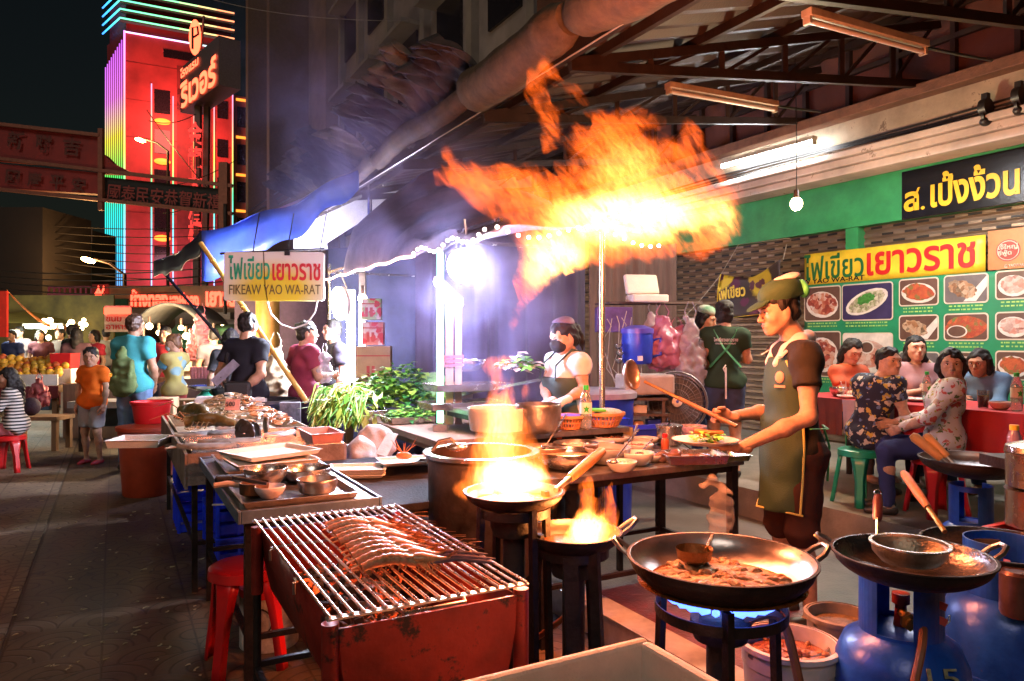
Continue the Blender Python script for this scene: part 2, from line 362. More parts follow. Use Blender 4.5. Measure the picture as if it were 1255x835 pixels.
def person(label, group, J, sk=0, res=.014, b=1., hair='short', hairmat=None, shirt=None, sleeve=.55, hem=-.06, pants=None, plen=1., shoes=None, face=True, hands=True, fem=False, child=False,
           cat='person', look=None, tilt=0., skirt=None, hres=None, curl=.35, handL=None, handR=None, feet=True, hpull=None, headk=1., long=.3, smile=0., pants_loose=1., upd=None):
    k = J['k']; f, l = J['f'], J['l']; hf = V(look).normalized() if look is not None else J['hf']
    if tilt: hf = (hf*math.cos(tilt)+Z*math.sin(tilt)).normalized()
    hl = Z.cross(hf).normalized(); hu = hf.cross(hl).normalized()
    if upd is not None:
        hu = (V(upd)-hf*V(upd).dot(hf)).normalized(); hl = hu.cross(hf)
    root = thing('person', label, cat, J['loc'], 0, group)
    sm = [SKINS[sk] if isinstance(sk, int) else sk, EYEW, DARK, LIP]; B = MB()
    sx = (J['sl']-J['sr']); ax = sx.normalized(); upv = (J['neck']-J['pel']).normalized(); fx = ax.cross(upv).normalized()*-1
    fx = fx if fx.dot(f) > 0 else -fx
    T = Matrix((ax, fx, upv)).transposed(); sh = sx.length/2
    def torso(q, e, kk=.05):
        q.ell(J['chest'], (sh*.86*b+e, .108*k*b+e, .17*k+e), T, kk).ell(J['waist'], (sh*(.70 if fem else .76)*b+e, .098*k*b+e, .14*k+e), T, kk)
        pw = (J['hl']-J['hr']); pM = Matrix((pw.normalized(), fx, pw.normalized().cross(fx))).transposed()
        q.ell(J['pel'], (.160*k*b*(1.03 if fem else 1)+e, .112*k*b+e, .13*k+e), pM, kk)
        q.cap(J['sl']-upv*.006*k, J['sr']-upv*.006*k, .05*k*b+e*.8, None, kk).cap(J['neck'], J['chest'], .055*k+e*.3, .08*k+e, kk)
        if fem and not child:
            for sg in (1, -1): q.ell(J['chest']+ax*sg*sh*.4+fx*.075*k*b+upv*.0, (.055*k+e, .05*k+e, .055*k+e), T, .04)
    q = SDF(); torso(q, 0)
    for s in 'lr':
        q.chain([J['s'+s], J['s'+s].lerp(J['e'+s], .5), J['e'+s], J['e'+s].lerp(J['w'+s], .35), J['w'+s]], [.052*k*b, .045*k*b, .037*k*b, .039*k*b, .026*k], .03)
        q.chain([J['h'+s], J['k'+s]], [.085*k*b, .055*k*b], .03)
        q.chain([J['k'+s], J['k'+s].lerp(J['a'+s], .35)-(f*.008*k), J['a'+s]], [.050*k*b, .050*k*b, .032*k], .03)
        if feet: q.chain([J['a'+s]-Z*.035*k-f*.02*k, J['a'+s]-Z*.05*k+f*.08*k, J['a'+s]-Z*.057*k+f*.14*k], [.038*k, .034*k, .024*k], .02)
    q.cap(J['neck']-Z*.02, J['head']-hu*.06*k-hf*.02*k, .056*k, .05*k, .03)
    va, fa = q.mesh(res); B.arr(va, fa)
    # head
    c = J['head']; g = k*headk*(1.12 if child else 1.); H = Matrix((hl, hf, hu)).transposed()
    def hp(a, bb, cc): return c+hl*(a*g)+hf*(bb*g)+hu*(cc*g)
    q = SDF()
    q.ell(hp(0, -.012, .028), (.074*g, .093*g, .088*g), H, .03).cap(hp(0, .015, -.01), hp(0, .045, -.075), .066*g, .036*g, .035)
    for sg in (1, -1):
        q.ell(hp(sg*.04, .05, -.03), (.026*g, .026*g, .026*g), H, .03).cap(hp(sg*.015, .083, .026), hp(sg*.045, .068, .022), .010*g, .009*g, .02)
        q.ell(hp(sg*.076, -.01, -.012), (.010*g, .021*g, .032*g), H, .006).ell(hp(sg*.011, .093, -.034), (.008*g, .009*g, .007*g), H, .006)
        q.cap(hp(sg*.05, .0, -.05), hp(sg*.02, .05, -.09), .024*g, .02*g, .03)
    q.cap(hp(0, .084, .01), hp(0, .106, -.03), .0075*g, .011*g, .012).ell(hp(0, .066, -.098), (.022*g, .018*g, .016*g), H, .025)
    q.ell(hp(0, .078, -.063), (.030*g, .016*g, .016*g), H, .02).cap(hp(0, -.02, -.05), J['neck'].lerp(hp(0, -.02, -.05), .2), .053*g, .058*k, .03)
    for sg in (1, -1): q.sub(hp(sg*.032, .098, .004), (.017*g, .016*g, .010*g), H, .012)
    va, fa = q.mesh(hres or res*.42); B.arr(va, fa)
    if face:
        for sg in (1, -1):
            e = hp(sg*.032, .0735, .003); B.ell(e, (.0135*g, .0095*g, .0062*g), H, 10, 1); B.ell(hp(sg*.031, .0795, .003), (.0056*g, .0045*g, .0056*g), H, 10, 2)
            B.tube([hp(sg*.017, .080, .0045), hp(sg*.026, .0855, .0098), hp(sg*.037, .082, .0098), hp(sg*.048, .070, .004)], [.001*g, .0018*g, .002*g, .001*g], 6, mi=2)
            B.tube([hp(sg*.014, .092, .021), hp(sg*.028, .090, .0275), hp(sg*.042, .080, .026), hp(sg*.052, .067, .019)], [.0024*g, .0036*g, .003*g, .001*g], 6, mi=2, flat=.7)
        B.tube([hp(-.024, .0835, -.0615), hp(-.008, .0935, -.0575), hp(0, .0945, -.0592), hp(.008, .0935, -.0575), hp(.024, .0835, -.0615)], [.001*g, .0048*g, .0045*g, .0048*g, .001*g], 8, mi=3)
        B.tube([hp(-.022, .0835, -.064), hp(0, .0935, -.0685), hp(.022, .0835, -.064)], [.001*g, .006*g, .001*g], 8, mi=3)
    if hands:
        for s, hd in (('l', handL), ('r', handR)):
            d = (J['w'+s]-J['e'+s]).normalized(); inward = (-l if s == 'l' else l)
            hd = hd or dict(d=d, pn=inward, thumb=f)
            hand(B, J['w'+s], hd['d'], hd['pn'], hd['thumb'], k*(.92 if fem else 1)*(1.05 if child else 1), hd.get('curl', curl), 0, max(.0055, res*.45), hd.get('grip', False))
    B.build('body', sm, root)
    def part(q, name, m, h=res, lab=None):
        va, fa = q.mesh(h); return MB().arr(va, fa).build(name, m, root, label=lab)
    hm = hairmat or HAIR
    if hair != 'none':
        q = SDF(); q.ell(hp(0, -.018, .034), (.084*g, .100*g, .092*g), H, .02)
        if hair in ('short', 'crop'): q.ell(hp(0, -.055, -.02), (.07*g, .05*g, .06*g), H, .03)
        else: q.ell(hp(0, -.05, -.03), (.082*g, .062*g, .08*g), H, .03)
        if hair == 'long': q.chain([hp(0, -.06, -.03), hp(0, -.085, -.12), hp(0, -.10, -.03-long)], [.075*g, .075*g, .04*g], .03); [q.chain([hp(sg*.07, -.02, 0), hp(sg*.075, -.03, -.11), hp(sg*.06, -.04, -.03-long*.8)], [.026*g, .03*g, .018*g], .03) for sg in (1, -1)]
        if hair == 'bob': [q.chain([hp(sg*.07, -.0, .02), hp(sg*.078, -.01, -.05), hp(sg*.07, -.01, -.10)], [.03*g, .03*g, .022*g], .03) for sg in (1, -1)]; q.ell(hp(0, -.065, -.075), (.085*g, .045*g, .06*g), H, .03)
        if hair == 'pony': q.chain([hp(0, -.095, .03), hp(0, -.13, .0), hp(0, -.135, -.09), hp(0, -.12, -.16)], [.03*g, .034*g, .028*g, .01*g], .02)
        if hair == 'bun': q.ell(hp(0, -.10, .055), (.045*g, .04*g, .045*g), H, .015)
        q.sub(hp(0, .125, -.032), (.082*g, .085*g, .104*g), H, .012)
        if hair in ('short', 'crop'): q.cut(hp(0, 0, -.075), -hu)
        q.noise(.006*g, 105, 3); part(q, 'hair', hm, max(.007, res*.55))
    if shirt is not None:
        q = SDF(); e = .019*k; lx = (.03*k if child else 0); torso(q, e); q.cap(J['sl']-upv*.006*k, J['sr']-upv*.006*k, .05*k*b+e*1.5, None, .05); q.ell(J['pel'], (.165*k*b+.034*k+lx, .112*k*b+.030*k+lx, .13*k), T, .05)
        q.cut(J['pel']+upv*hem*k, -upv)
        for s in 'lr':
            a, m_ = J['s'+s], J['e'+s]
            if sleeve > 0:
                q.cone(a, a.lerp(m_, min(sleeve, 1)),     .058*k*b+e*.6, (.064 if sleeve < 1 else .05)*k*b+e*.3, .03)
                if sleeve > 1: q.cap(m_, m_, .046*k*b, None, .02); q.cone(m_, m_.lerp(J['w'+s], sleeve-1), .05*k*b, .037*k, .02)
        q.sub(J['neck']+Z*.045*k+fx*.02*k, (.075*k, .075*k, .06*k), None, .01)
        q.noise(.0085*k, 33/k, 5); part(q, 'shirt', shirt)
    if pants is not None:
        q = SDF(); e = .011*k; pw = (J['hl']-J['hr']); pM = Matrix((pw.normalized(), fx, pw.normalized().cross(fx))).transposed()
        q.ell(J['pel'], (.165*k*b+e, .115*k*b+e, .125*k+e), pM, .05)
        for s in 'lr':
            h_, kn, an = J['h'+s], J['k'+s], J['a'+s]; w_ = pants_loose
            t = min(plen*2, 1); q.cap(h_, h_, .095*k*b*w_, None, .03).cone(h_, h_.lerp(kn, t), .098*k*b*w_, (.075 if t >= 1 else .085)*k*b*w_, .03)
            if plen > .5: q.cap(kn, kn, .066*k*b*w_, None, .03).cone(kn, kn.lerp(an, (plen-.5)*2), .068*k*b*w_, .052*k*w_, .02)
        q.noise(.006*k, 40/k, 9); part(q, 'trousers' if plen > .6 else 'shorts', pants)
    if shoes is not None:
        for s in 'lr':
            a = J['a'+s]; q = SDF(); q.chain([a-Z*.04*k-f*.03*k, a-Z*.052*k+f*.09*k, a-Z*.058*k+f*.15*k], [.042*k, .038*k, .03*k], .02); q.cut(a-Z*.078*k, -Z); q.cut(a-Z*.01, Z)
            part(q, 'shoe', shoes, max(.009, res*.7))
    return root, dict(hp=hp, H=H, g=g, part=part, torso=torso, T=T, fx=fx, upv=upv, ax=ax, sh=sh, hf=hf, hl=hl, hu=hu, k=k, SDF=SDF)
# ---- camera, world, fill sun
cd = bpy.data.cameras.new('camera'); cd.sensor_width = 36; cd.lens = 36*F/1255; cd.shift_y = -2.5/1255; cd.clip_start = .05; cd.clip_end = 900
cam = bpy.data.objects.new('camera', cd); cam.location = (0, 0, EH); cam.rotation_euler = (R(90), 0, 0); COL.objects.link(cam); S.camera = cam
wd = bpy.data.worlds.new('World'); S.world = wd; wd.use_nodes = True; nt = wd.node_tree; bg = nt.nodes['Background']
sky = nn(nt, 'ShaderNodeTexSky'); sky.sky_type = 'NISHITA'; sky.sun_disc = False; sky.sun_elevation = R(4); sky.sun_rotation = R(200)
nt.links.new(sky.outputs[0], bg.inputs[0]); bg.inputs[1].default_value = .0020
sl = bpy.data.lights.new('street_fill', 'SUN'); sl.energy = .26; sl.angle = R(22); sl.color = (1, .84, .70); so = bpy.data.objects.new('street_fill', sl); so.rotation_euler = (R(52), 0, R(-16)); COL.objects.link(so)  # warm soft sun added as fill for unseen street lighting behind the camera
S.view_settings.view_transform = 'Standard'; S.view_settings.look = 'None'; S.view_settings.exposure = 1.15; S.view_settings.gamma = 1; S.view_settings.use_curve_mapping = False
S.cycles.use_denoising = True; S.cycles.max_bounces = 6; S.cycles.diffuse_bounces = 3; S.cycles.glossy_bounces = 3; S.cycles.transmission_bounces = 4; S.cycles.volume_bounces = 0; S.cycles.transparent_max_bounces = 12
S.cycles.sample_clamp_indirect = 4; S.cycles.caustics_reflective = False; S.cycles.caustics_refractive = False; S.cycles.use_light_tree = True
S.cycles.volume_step_rate = .35; S.cycles.volume_max_steps = 256
def lamp(name, loc, e, col, rad=.1, kind='POINT', rot=None, size=None):
    d = bpy.data.lights.new(name, kind); d.energy = e; d.color = col
    if kind == 'AREA': d.shape = 'RECTANGLE'; d.size, d.size_y = size
    else: d.shadow_soft_size = rad
    o = bpy.data.objects.new(name, d); o.location = loc; COL.objects.link(o)
    if rot is not None: o.rotation_euler = rot
    return o
# ---- ground
ASPH = mat('asphalt', (.045, .04, .036), .55, var=.35, scale=3, bump=.5, bscale=120)
MB().box((0, 100, -.03), (400, 400, .06)).build('ground', ASPH, kind='structure')
def paver(name, c1, c2, rough):
    m = mat(name, c1, rough, var=.45, scale=1.7, bump=0, col2=c2, detail=12., wear=((.03, .024, .018), .60, 2.6)); nt = m.node_tree; L = nt.links; b = nt.nodes['Principled BSDF']
    tc = nn(nt, 'ShaderNodeTexCoord'); mp = nn(nt, 'ShaderNodeMapping'); mp.inputs['Rotation'].default_value = (0, 0, -TH); L.new(tc.outputs['Object'], mp.inputs[0])
    sp = nn(nt, 'ShaderNodeSeparateXYZ'); L.new(mp.outputs[0], sp.inputs[0])
    def mth(op, a, bb=None, cc=None):
        n = nn(nt, 'ShaderNodeMath', operation=op)
        for i, x in enumerate((a, bb, cc)):
            if x is None: continue
            if isinstance(x, (int, float)): n.inputs[i].default_value = x
            else: L.new(x, n.inputs[i])
        return n.outputs[0]
    s = 2.5                                   # 40 cm tiles
    fx = mth('FRACT', mth('MULTIPLY', sp.outputs[0], s)); fy = mth('FRACT', mth('MULTIPLY', sp.outputs[1], s))
    r1 = mth('SQRT', mth('ADD', mth('POWER', mth('SUBTRACT', fx, .5), 2), mth('POWER', fy, 2)))
    r2a = mth('SQRT', mth('ADD', mth('POWER', fx, 2), mth('POWER', mth('SUBTRACT', fy, .5), 2)))
    r2b = mth('SQRT', mth('ADD', mth('POWER', mth('SUBTRACT', 1, fx), 2), mth('POWER', mth('SUBTRACT', fy, .5), 2)))
    r2 = mth('MINIMUM', r2a, r2b)
    ins = mth('LESS_THAN', r1, .5); r = mth('ADD', mth('MULTIPLY', ins, r1), mth('MULTIPLY', mth('SUBTRACT', 1, ins), r2))
    ring = mth('ABSOLUTE', mth('SUBTRACT', mth('FRACT', mth('MULTIPLY', r, 6.)), .5))          # .5 at the groove
    gr = nn(nt, 'ShaderNodeMapRange'); gr.inputs[1].default_value = .36; gr.inputs[2].default_value = .47; gr.inputs[3].default_value = 1; gr.inputs[4].default_value = 0; L.new(ring, gr.inputs[0])
    ex = mth('MINIMUM', mth('MINIMUM', fx, mth('SUBTRACT', 1, fx)), mth('MINIMUM', fy, mth('SUBTRACT', 1, fy)))
    jn = nn(nt, 'ShaderNodeMapRange'); jn.inputs[1].default_value = .004; jn.inputs[2].default_value = .02; L.new(ex, jn.inputs[0])
    hgt = mth('MULTIPLY', gr.outputs[0], jn.outputs[0])
    nz = nn(nt, 'ShaderNodeTexNoise'); nz.inputs['Scale'].default_value = 45; nz.inputs['Detail'].default_value = 5; L.new(tc.outputs['Object'], nz.inputs['Vector'])
    h2 = mth('ADD', hgt, mth('MULTIPLY', nz.outputs['Fac'], .7))
    bp = nn(nt, 'ShaderNodeBump'); bp.inputs['Strength'].default_value = .55; bp.inputs['Distance'].default_value = .0020; L.new(h2, bp.inputs['Height']); L.new(bp.outputs[0], b.inputs['Normal'])
    old = b.inputs['Base Color'].links[0].from_socket; mx = nn(nt, 'ShaderNodeMixRGB', blend_type='MULTIPLY'); mx.inputs[0].default_value = 1
    k = nn(nt, 'ShaderNodeMapRange'); k.inputs[3].default_value = .42; L.new(hgt, k.inputs[0]); L.new(old, mx.inputs[1]); L.new(k.outputs[0], mx.inputs[2]); L.new(mx.outputs[0], b.inputs['Base Color'])
    return m
def slab(name, u0, u1, w0, w1, z0, z1, m):
    return MB().prism([UW(u0, w0, z0), UW(u0, w1, z0), UW(u1, w1, z0), UW(u1, w0, z0)], (0, 0, z1-z0)).build(name, m, kind='structure')
slab('pavement', -3, 60, -7, -.47, -.02, .006, paver('paver_pale', (.13, .10, .07), (.25, .18, .115), .62))
slab('pavement', -3, 60, -.46, 1.95, -.02, .004, paver('paver_dark', (.065, .043, .028), (.16, .10, .055), .58))
slab('shop_floor', -3, 30, 2.12, 7.3, -.02, .02, mat('cement', (.17, .14, .11), .5, var=.4, scale=2.5, bump=.5, bscale=70))
slab('floor_mat', .3, 3.4, 2.16, 3.3, .021, .032, mat('red_mat', (.16, .02, .012), .4, var=.4, bump=.4))
# scraps on the pavement
LIT = mat('scrap', (.55, .48, .30), .7, bump=.3)
b = MB(); rs = random.Random(5)
for i in range(95):
    px, py = rs.uniform(20, 250), rs.uniform(600, 830); p = G(px, py); a = rs.uniform(0, 6); s_ = rs.uniform(.006, .026)
    b.tube([p+V((math.cos(a+t*.9)*s_*t, math.sin(a+t*1.3)*s_*t, .009)) for t in (0, .5, 1, 1.5)], [.001, .004, .004, .001], 5, flat=.8)
b.build('litter', LIT, kind='stuff', label='pale scraps and peel scattered on the dark pavers', cat='litter')
# ---- metal kerb along the cooking area
KERB = mat('galvanised_sheet', (.62, .60, .58), .4, .6, var=.3, scale=7, bump=.25, bscale=25)
b = MB()
for i in range(6):
    u0 = .8+i*1.1; b.prism([UW(u0, 2.04, .0), UW(u0+1.09, 2.04, .0), UW(u0+1.09, 2.04, .16), UW(u0, 2.04, .16)], W*.018)
    b.prism([UW(u0, 2.0, .16), UW(u0+1.09, 2.0, .16), UW(u0+1.09, 2.14, .165), UW(u0, 2.14, .165)], V((0, 0, .006)))
b.build('kerb', KERB, kind='structure', bev=.003)
# ---- shop front: shutters, green fascia, white beam, wall above
GREEN = mat('green_paint', (.035, .30, .10), .45, var=.25, scale=3, bump=.25, bscale=30)
CREAM = mat('old_cream_paint', (.26, .20, .13), .8, var=.3, scale=2.5, bump=.5, bscale=25, col2=(.40, .32, .22), wear=((.12, .08, .05), .58, 5))
WHITEB = mat('white_beam_paint', (.46, .38, .33), .7, var=.25, scale=3, bump=.35, bscale=20, wear=((.20, .14, .10), .60, 6))
REDWALL = mat('dark_red_plaster', (.11, .04, .026), .8, var=.35, scale=2, bump=.4)
RUST = mat('rusty_wood', (.15, .07, .04), .75, var=.4, scale=6, bump=.5)
def wallbox(nm, u0, u1, w0, w1, z0, z1, m, par, **k):
    return MB().prism([UW(u0, w0, z0), UW(u0, w1, z0), UW(u1, w1, z0), UW(u1, w0, z0)], (0, 0, z1-z0)).build(nm, m, par, **k)
SHUT = mat('shutter_steel', (.26, .19, .13), .42, .6, var=.3, scale=3, bump=.2, stretch=(1, 1, 4)); HOLE = mat('shutter_slot', (.012, .010, .008), .6, var=0, bump=0)
shop = thing('shuttered_shop', 'long shop front with a green fascia over closed perforated roller shutters', 'shop', UW(3, 7.4), 0)
def shutter(u0, u1):
    b = MB(); z0, z1 = .02, 2.70; n = 34; vs = []; prof = []
    for i in range(n):
        z = z0+(z1-z0)*i/n; d = (z1-z0)/n; prof += [(0, z), (-.022, z+d*.25), (-.022, z+d*.6), (0, z+d*.95)]
    for w_, z in prof: vs += [UW(u0, 7.32+w_, z), UW(u1, 7.32+w_, z)]
    b.add(vs, [(2*i, 2*i+2, 2*i+3, 2*i+1) for i in range(len(prof)-1)], 0, False)
    for r_ in range(25, 34):
        z = z0+(z1-z0)*(r_+.42)/n; off = .13*(r_ % 2)
        for i in range(int((u1-u0)/.26)):
            u = u0+.06+off+i*.26
            if u+.13 < u1: b.prism([UW(u, 7.292, z-.012), UW(u+.13, 7.292, z-.012), UW(u+.13, 7.292, z+.012), UW(u, 7.292, z+.012)], W*.004, 1)
    b.build('roller_shutter', [SHUT, HOLE], shop)
for u0, u1 in ((-1.9, 2.38), (2.55, 5.3), (5.45, 8.9), (9.05, 12.2)): shutter(u0, u1)
for u0 in (2.38, 5.3, 8.9): wallbox('pilaster', u0, u0+.16, 7.2, 7.4, .02, 2.68, GREEN if u0 != 8.9 else RUST, shop)
wallbox('fascia', -2, 12.3, 7.18, 7.6, 2.68, 3.2, GREEN, shop)
wallbox('recess', -2, 12.3, 6.95, 7.6, 3.201, 3.30, mat('grey_green_recess', (.12, .15, .10), .8), shop)
b = MB()
for z0, z1, w0 in ((3.14, 3.22, 6.62), (3.224, 3.30, 6.58), (3.304, 3.37, 6.54)): b.prism([UW(-2, w0, z0), UW(-2, 6.94, z0), UW(12.3, 6.94, z0), UW(12.3, w0, z0)], (0, 0, z1-z0))
b.build('beam', WHITEB, shop, bev=.012)
MB().prism([UW(-2, 6.7, 3.372), UW(-2, 6.7, 3.71), UW(-2, 7.6, 3.71), UW(-2, 7.6, 3.372)], U*14.3).build('soffit_wall', CREAM, shop)
b = MB(); b.prism([UW(-2, 6.56, 3.712), UW(-2, 6.56, 3.82), UW(-2, 7.6, 3.82), UW(-2, 7.6, 3.712)], U*14.3).build('ledge', RUST, shop, bev=.01)
wallbox('upper_wall', -2, 12.3, 7.2, 7.6, 3.822, 8.0, REDWALL, shop)
b = MB()
for i in range(24): b.prism([UW(-1.6+i*.58, 7.13, 3.83), UW(-1.6+i*.58, 7.13, 5.2), UW(-1.55+i*.58, 7.13, 5.2), UW(-1.55+i*.58, 7.13, 3.83)], W*.06)
for z in (4.35,): b.prism([UW(-2, 7.12, z), UW(-2, 7.12, z+.05), UW(12.3, 7.12, z+.05), UW(12.3, 7.12, z)], W*.05)
b.build('wall_grating', mat('dark_iron', (.035, .022, .018), .6, .3), shop)
CABLE = mat('black_cable', (.012, .011, .010), .5, var=0, bump=0)
b = MB()
for j, (z, w_) in enumerate(((3.48, 6.68), (3.45, 6.68), (3.42, 6.67))): b.tube([UW(-1.8+i*1.0, w_-.01, z+.015*math.sin(i*1.7+j)) for i in range(15)], .011, 6)
t = b.build('wall_cable', CABLE); tag(t, 'three thin black cables strung along the cream beam', 'cable')
# pulleys on the cables
p = PW(1208, 131, 6.6)
for i, (px, py) in enumerate(((1208, 132), (1249, 118))):
    p = PW(px, py, 6.57); b = MB(); b.cyl(p-U*.03, p+U*.03, .075, n=14); b.cyl(p-U*.012-V((0, 0, .07)), p+U*.012-V((0, 0, .07)), .06, n=12); b.box(p+V((0, 0, .07)), (.05, .05, .10), TH)
    b.ell(p-V((0, 0, .12)), (.05, .05, .04)); tag(b.build('cable_reel', mat('black_plastic', (.015, .014, .014), .4, var=.2)), ('black round cable fitting hanging under the beam, left one' if i == 0 else 'black cable fitting under the beam at the photo edge'), 'fitting', 'fittings on the beam')
# black shop sign with yellow lettering
BLK = mat('black_sign_board', (.008, .008, .010), .25, var=.2); YEL = mat('yellow_letter', (.80, .47, .02), .45, var=.1, bump=.1)
sg = thing('shop_sign', 'long black shop sign with big yellow Thai lettering on the green fascia', 'sign', PW(1180, 250, 7.1))
wl = 7.14
a, d = PW(1105, 268, wl), PW(1105, 211, wl); e = PW(1285, 243, wl); ul = (e-a).dot(-U)
zb, zt = 2.675, 3.165
MB().prism([V((a.x, a.y, zb)), V((a.x, a.y, zb))-U*ul, V((a.x, a.y, zt))-U*ul, V((a.x, a.y, zt))], W*.035).build('board', BLK, sg, bev=.004)
a2 = PW(1108, 256, wl-.005); e2 = PW(1250, 232, wl-.005); tw = (e2-a2).dot(-U)
text('ล', sg, V((a2.x, a2.y, 2.745)), -U, tw*.145, .20, YEL, off=.03); text('/', sg, V((a2.x, a2.y, 2.90))-U*tw*.105, -U, tw*.05, .075, YEL, off=.03)
text('.', sg, V((a2.x, a2.y, 2.745))-U*tw*.165, -U, tw*.035, .035, YEL, off=.03)
text('เป้งง้วน', sg, V((a2.x, a2.y, 2.745))-U*tw*.255, -U, tw*.745, .34, YEL, off=.03)
# ---- roof over the pavement
ROOF = mat('corrugated_iron', (.055, .032, .024), .6, .3, var=.4, scale=2, bump=.2)
STEEL = mat('brown_steel', (.032, .018, .014), .55, .4, var=.3, scale=8)
roof = thing('canopy_roof', 'rusty corrugated iron roof on dark steel trusses over the pavement', 'roof', UW(5, 6, 0))
def rz_(w): return 3.44+(w-2.7)*.27
b = MB(); nu = 560; vs = []
for i in range(nu+1):
    w_ = 2.72+i*(4.5/nu); vs += [UW(-1.5, w_, rz_(w_)+.008*math.sin(i*1.4)), UW(12, w_, rz_(w_)+.008*math.sin(i*1.4))]
nc = 200; vs = []; fs = []
for i in range(nc+1):
    u = -1.5+i*13.5/nc; dz = .022*(1 if (i//2) % 2 else -1)
    vs += [UW(u, 2.72, rz_(2.72)+dz), UW(u, 7.25, rz_(7.25)+dz)]
b.add(vs, [(2*i, 2*i+2, 2*i+3, 2*i+1) for i in range(nc)], 0, False); b.build('roof_sheet', ROOF, roof)
b = MB()
for w_ in (3.0, 3.9, 4.8, 5.7, 6.6): b.bar(UW(-1.5, w_, rz_(w_)-.06), UW(12, w_, rz_(w_)-.06), .04, .07)
b.build('purlin', STEEL, roof)
for u in (.4, 2.9, 4.25, 5.6, 7.6, 9.6):
    b = MB(); b.bar(UW(u, 2.75, 3.34), UW(u, 6.95, rz_(6.95)-.13), .05, .07); b.bar(UW(u, 2.75, 3.32), UW(u, 6.8, 3.86), .05, .07)
    for k in range(1, 6):
        w_ = 2.75+k*.7; z0 = 3.32+(w_-2.75)*.133; b.bar(UW(u, w_, z0), UW(u, w_, rz_(w_)-.1), .04); b.bar(UW(u, w_, z0), UW(u, w_+.65, rz_(w_+.65)-.1), .025)
    b.build('truss', STEEL, roof)
MB().bar(UW(-1.5, 2.72, 3.40), UW(12, 2.72, 3.40), .05, .10).build('eaves_beam', STEEL, roof)
MB().tube([UW(3.4, 2.69, 3.345), UW(12, 2.69, 3.345)], .006, 6).build('edge_wire', mat('pale_wire', (.6, .55, .5), .4, .5, var=0, bump=0), roof)
# rolled tarpaulin lying along the eaves
TARP = mat('brown_tarpaulin', (.085, .052, .03), .8, var=.5, scale=7, bump=1, bscale=22, col2=(.15, .095, .055))
def roll(u0, u1, r0, seed, w0=2.62, z0=3.50):
    n = int((u1-u0)*9); pts = []; rr = []; q = random.Random(seed); ph = q.uniform(0, 6)
    for i in range(n+1):
        u = u0+(u1-u0)*i/n; pts.append(UW(u, w0+.03*math.sin(u*2+ph), z0+.03*math.sin(u*3.1+ph))); rr.append(r0*(1+.06*math.sin(u*2.3+ph)+.035*math.sin(u*9+ph)+.03*math.sin(u*21)))
    rr[0] *= .7; rr[-1] *= .6
    return pts, rr
tr = thing('rolled_tarpaulin', 'brown tarpaulin rolled up along the edge of the canopy roof', 'tarpaulin', UW(4, 2.6, 3.3))
for u0, u1, r0 in ((1.2, 4.0, .17), (4.02, 5.6, .165), (5.6, 8.2, .10), (8.1, 11.2, .09)):
    p_, r_ = roll(u0, u1, r0, u0); MB().tube(p_, r_, 14).build('roll', TARP, tr)
# ragged cloth heaped and hanging off the roof edge further along
RAG = mat('dark_canvas', (.05, .042, .042), .85, var=.5, scale=7, bump=.9, bscale=24); RAG2 = mat('grey_brown_canvas', (.12, .095, .075), .85, var=.45, scale=6, bump=.9, bscale=24)
rg = thing('bundled_awning', 'dark bundled awning cloth piled along the roof edge behind the tent', 'awning', UW(9, 2.3, 3.3))
for i in range(9):
    q = random.Random(i); u0 = 5.2+i*.72
    def fn(s, t, u0=u0, i=i):
        w_ = 2.74-(.42+.10*(i % 3))*t; z = 3.42+(.55+.16*(i % 2))*t**.8+.05*math.sin(s*5+i)
        pl = (.25+t)*(.035*math.sin(s*31+t*5+i)+.022*math.sin(s*57-t*9)+.03*math.sin(s*13+i*2))
        return UW(u0+s*.82+t*.5+.04*math.sin(t*7+i), w_+pl, z+pl*.6)
    MB().sheet(fn, 60, 14).build('cloth_fold', RAG2 if i % 3 == 1 else RAG, rg, solid=.006)
# ---- fluorescent fittings
TUBEW = mat('unlit_tube', (.55, .53, .50), .3, var=0, bump=0); BATT = mat('lamp_batten', (.36, .31, .24), .45, var=.3, bump=.2)
def tube_lamp(a, b_, lit, lab):
    a, b_ = V(a), V(b_); d = (b_-a).normalized(); sd = d.cross(Z).normalized(); t = thing('tube_lamp', lab, 'tube lamp', (a+b_)/2, 0, 'fluorescent tube lamps')
    m = MB(); m.bar(a+V((0, 0, .045)), b_+V((0, 0, .045)), .075, .045); m.build('batten', BATT, t, bev=.004)
    m = MB(); m.cyl(a+d*.02-V((0, 0, .0)), b_-d*.02, .016, n=12); m.build('tube', glow('tube_light', (.93, .96, 1), 95) if lit else TUBEW, t)
    for e, s in ((a, 1), (b_, -1)): MB().box(e+d*.012*s+V((0, 0, .006)), (.02, .05, .055), frame(Z, d)).build('holder', BATT, t)
    return t
tube_lamp(P(988, 25, 4.2), P(1133, 64, 4.7), False, 'unlit fluorescent tube lamp under the roof, at the top of the picture')
tube_lamp(P(818, 112, 5.6), P(951, 135, 6.1), False, 'unlit fluorescent tube lamp under the roof just above the big flame')
tube_lamp(PW(884, 205, 6.45), PW(999, 174, 6.45), True, 'lit white fluorescent tube lamp on the beam right of the flame')
b = MB(); b.tube([P(1133, 58, 4.7), P(1170, 66, 5.0), P(1215, 74, 5.6)], .012, 6); b.tube([P(951, 130, 6.1), P(980, 134, 6.4), P(1005, 137, 6.9)], .012, 6)
tag(b.build('lamp_cable', CABLE), 'thin black lamp cables looping from the unlit tubes to the wall', 'cable')
p = PW(940, 196, 6.3); lamp('diner_fill_light', UW(3.7, 5.8, 3.1), 42, (.95, .95, 1), kind='AREA', rot=(0, R(-6), TH), size=(.3, 1.3))  # area lamp added above the diners to brighten them, away from the lit tube
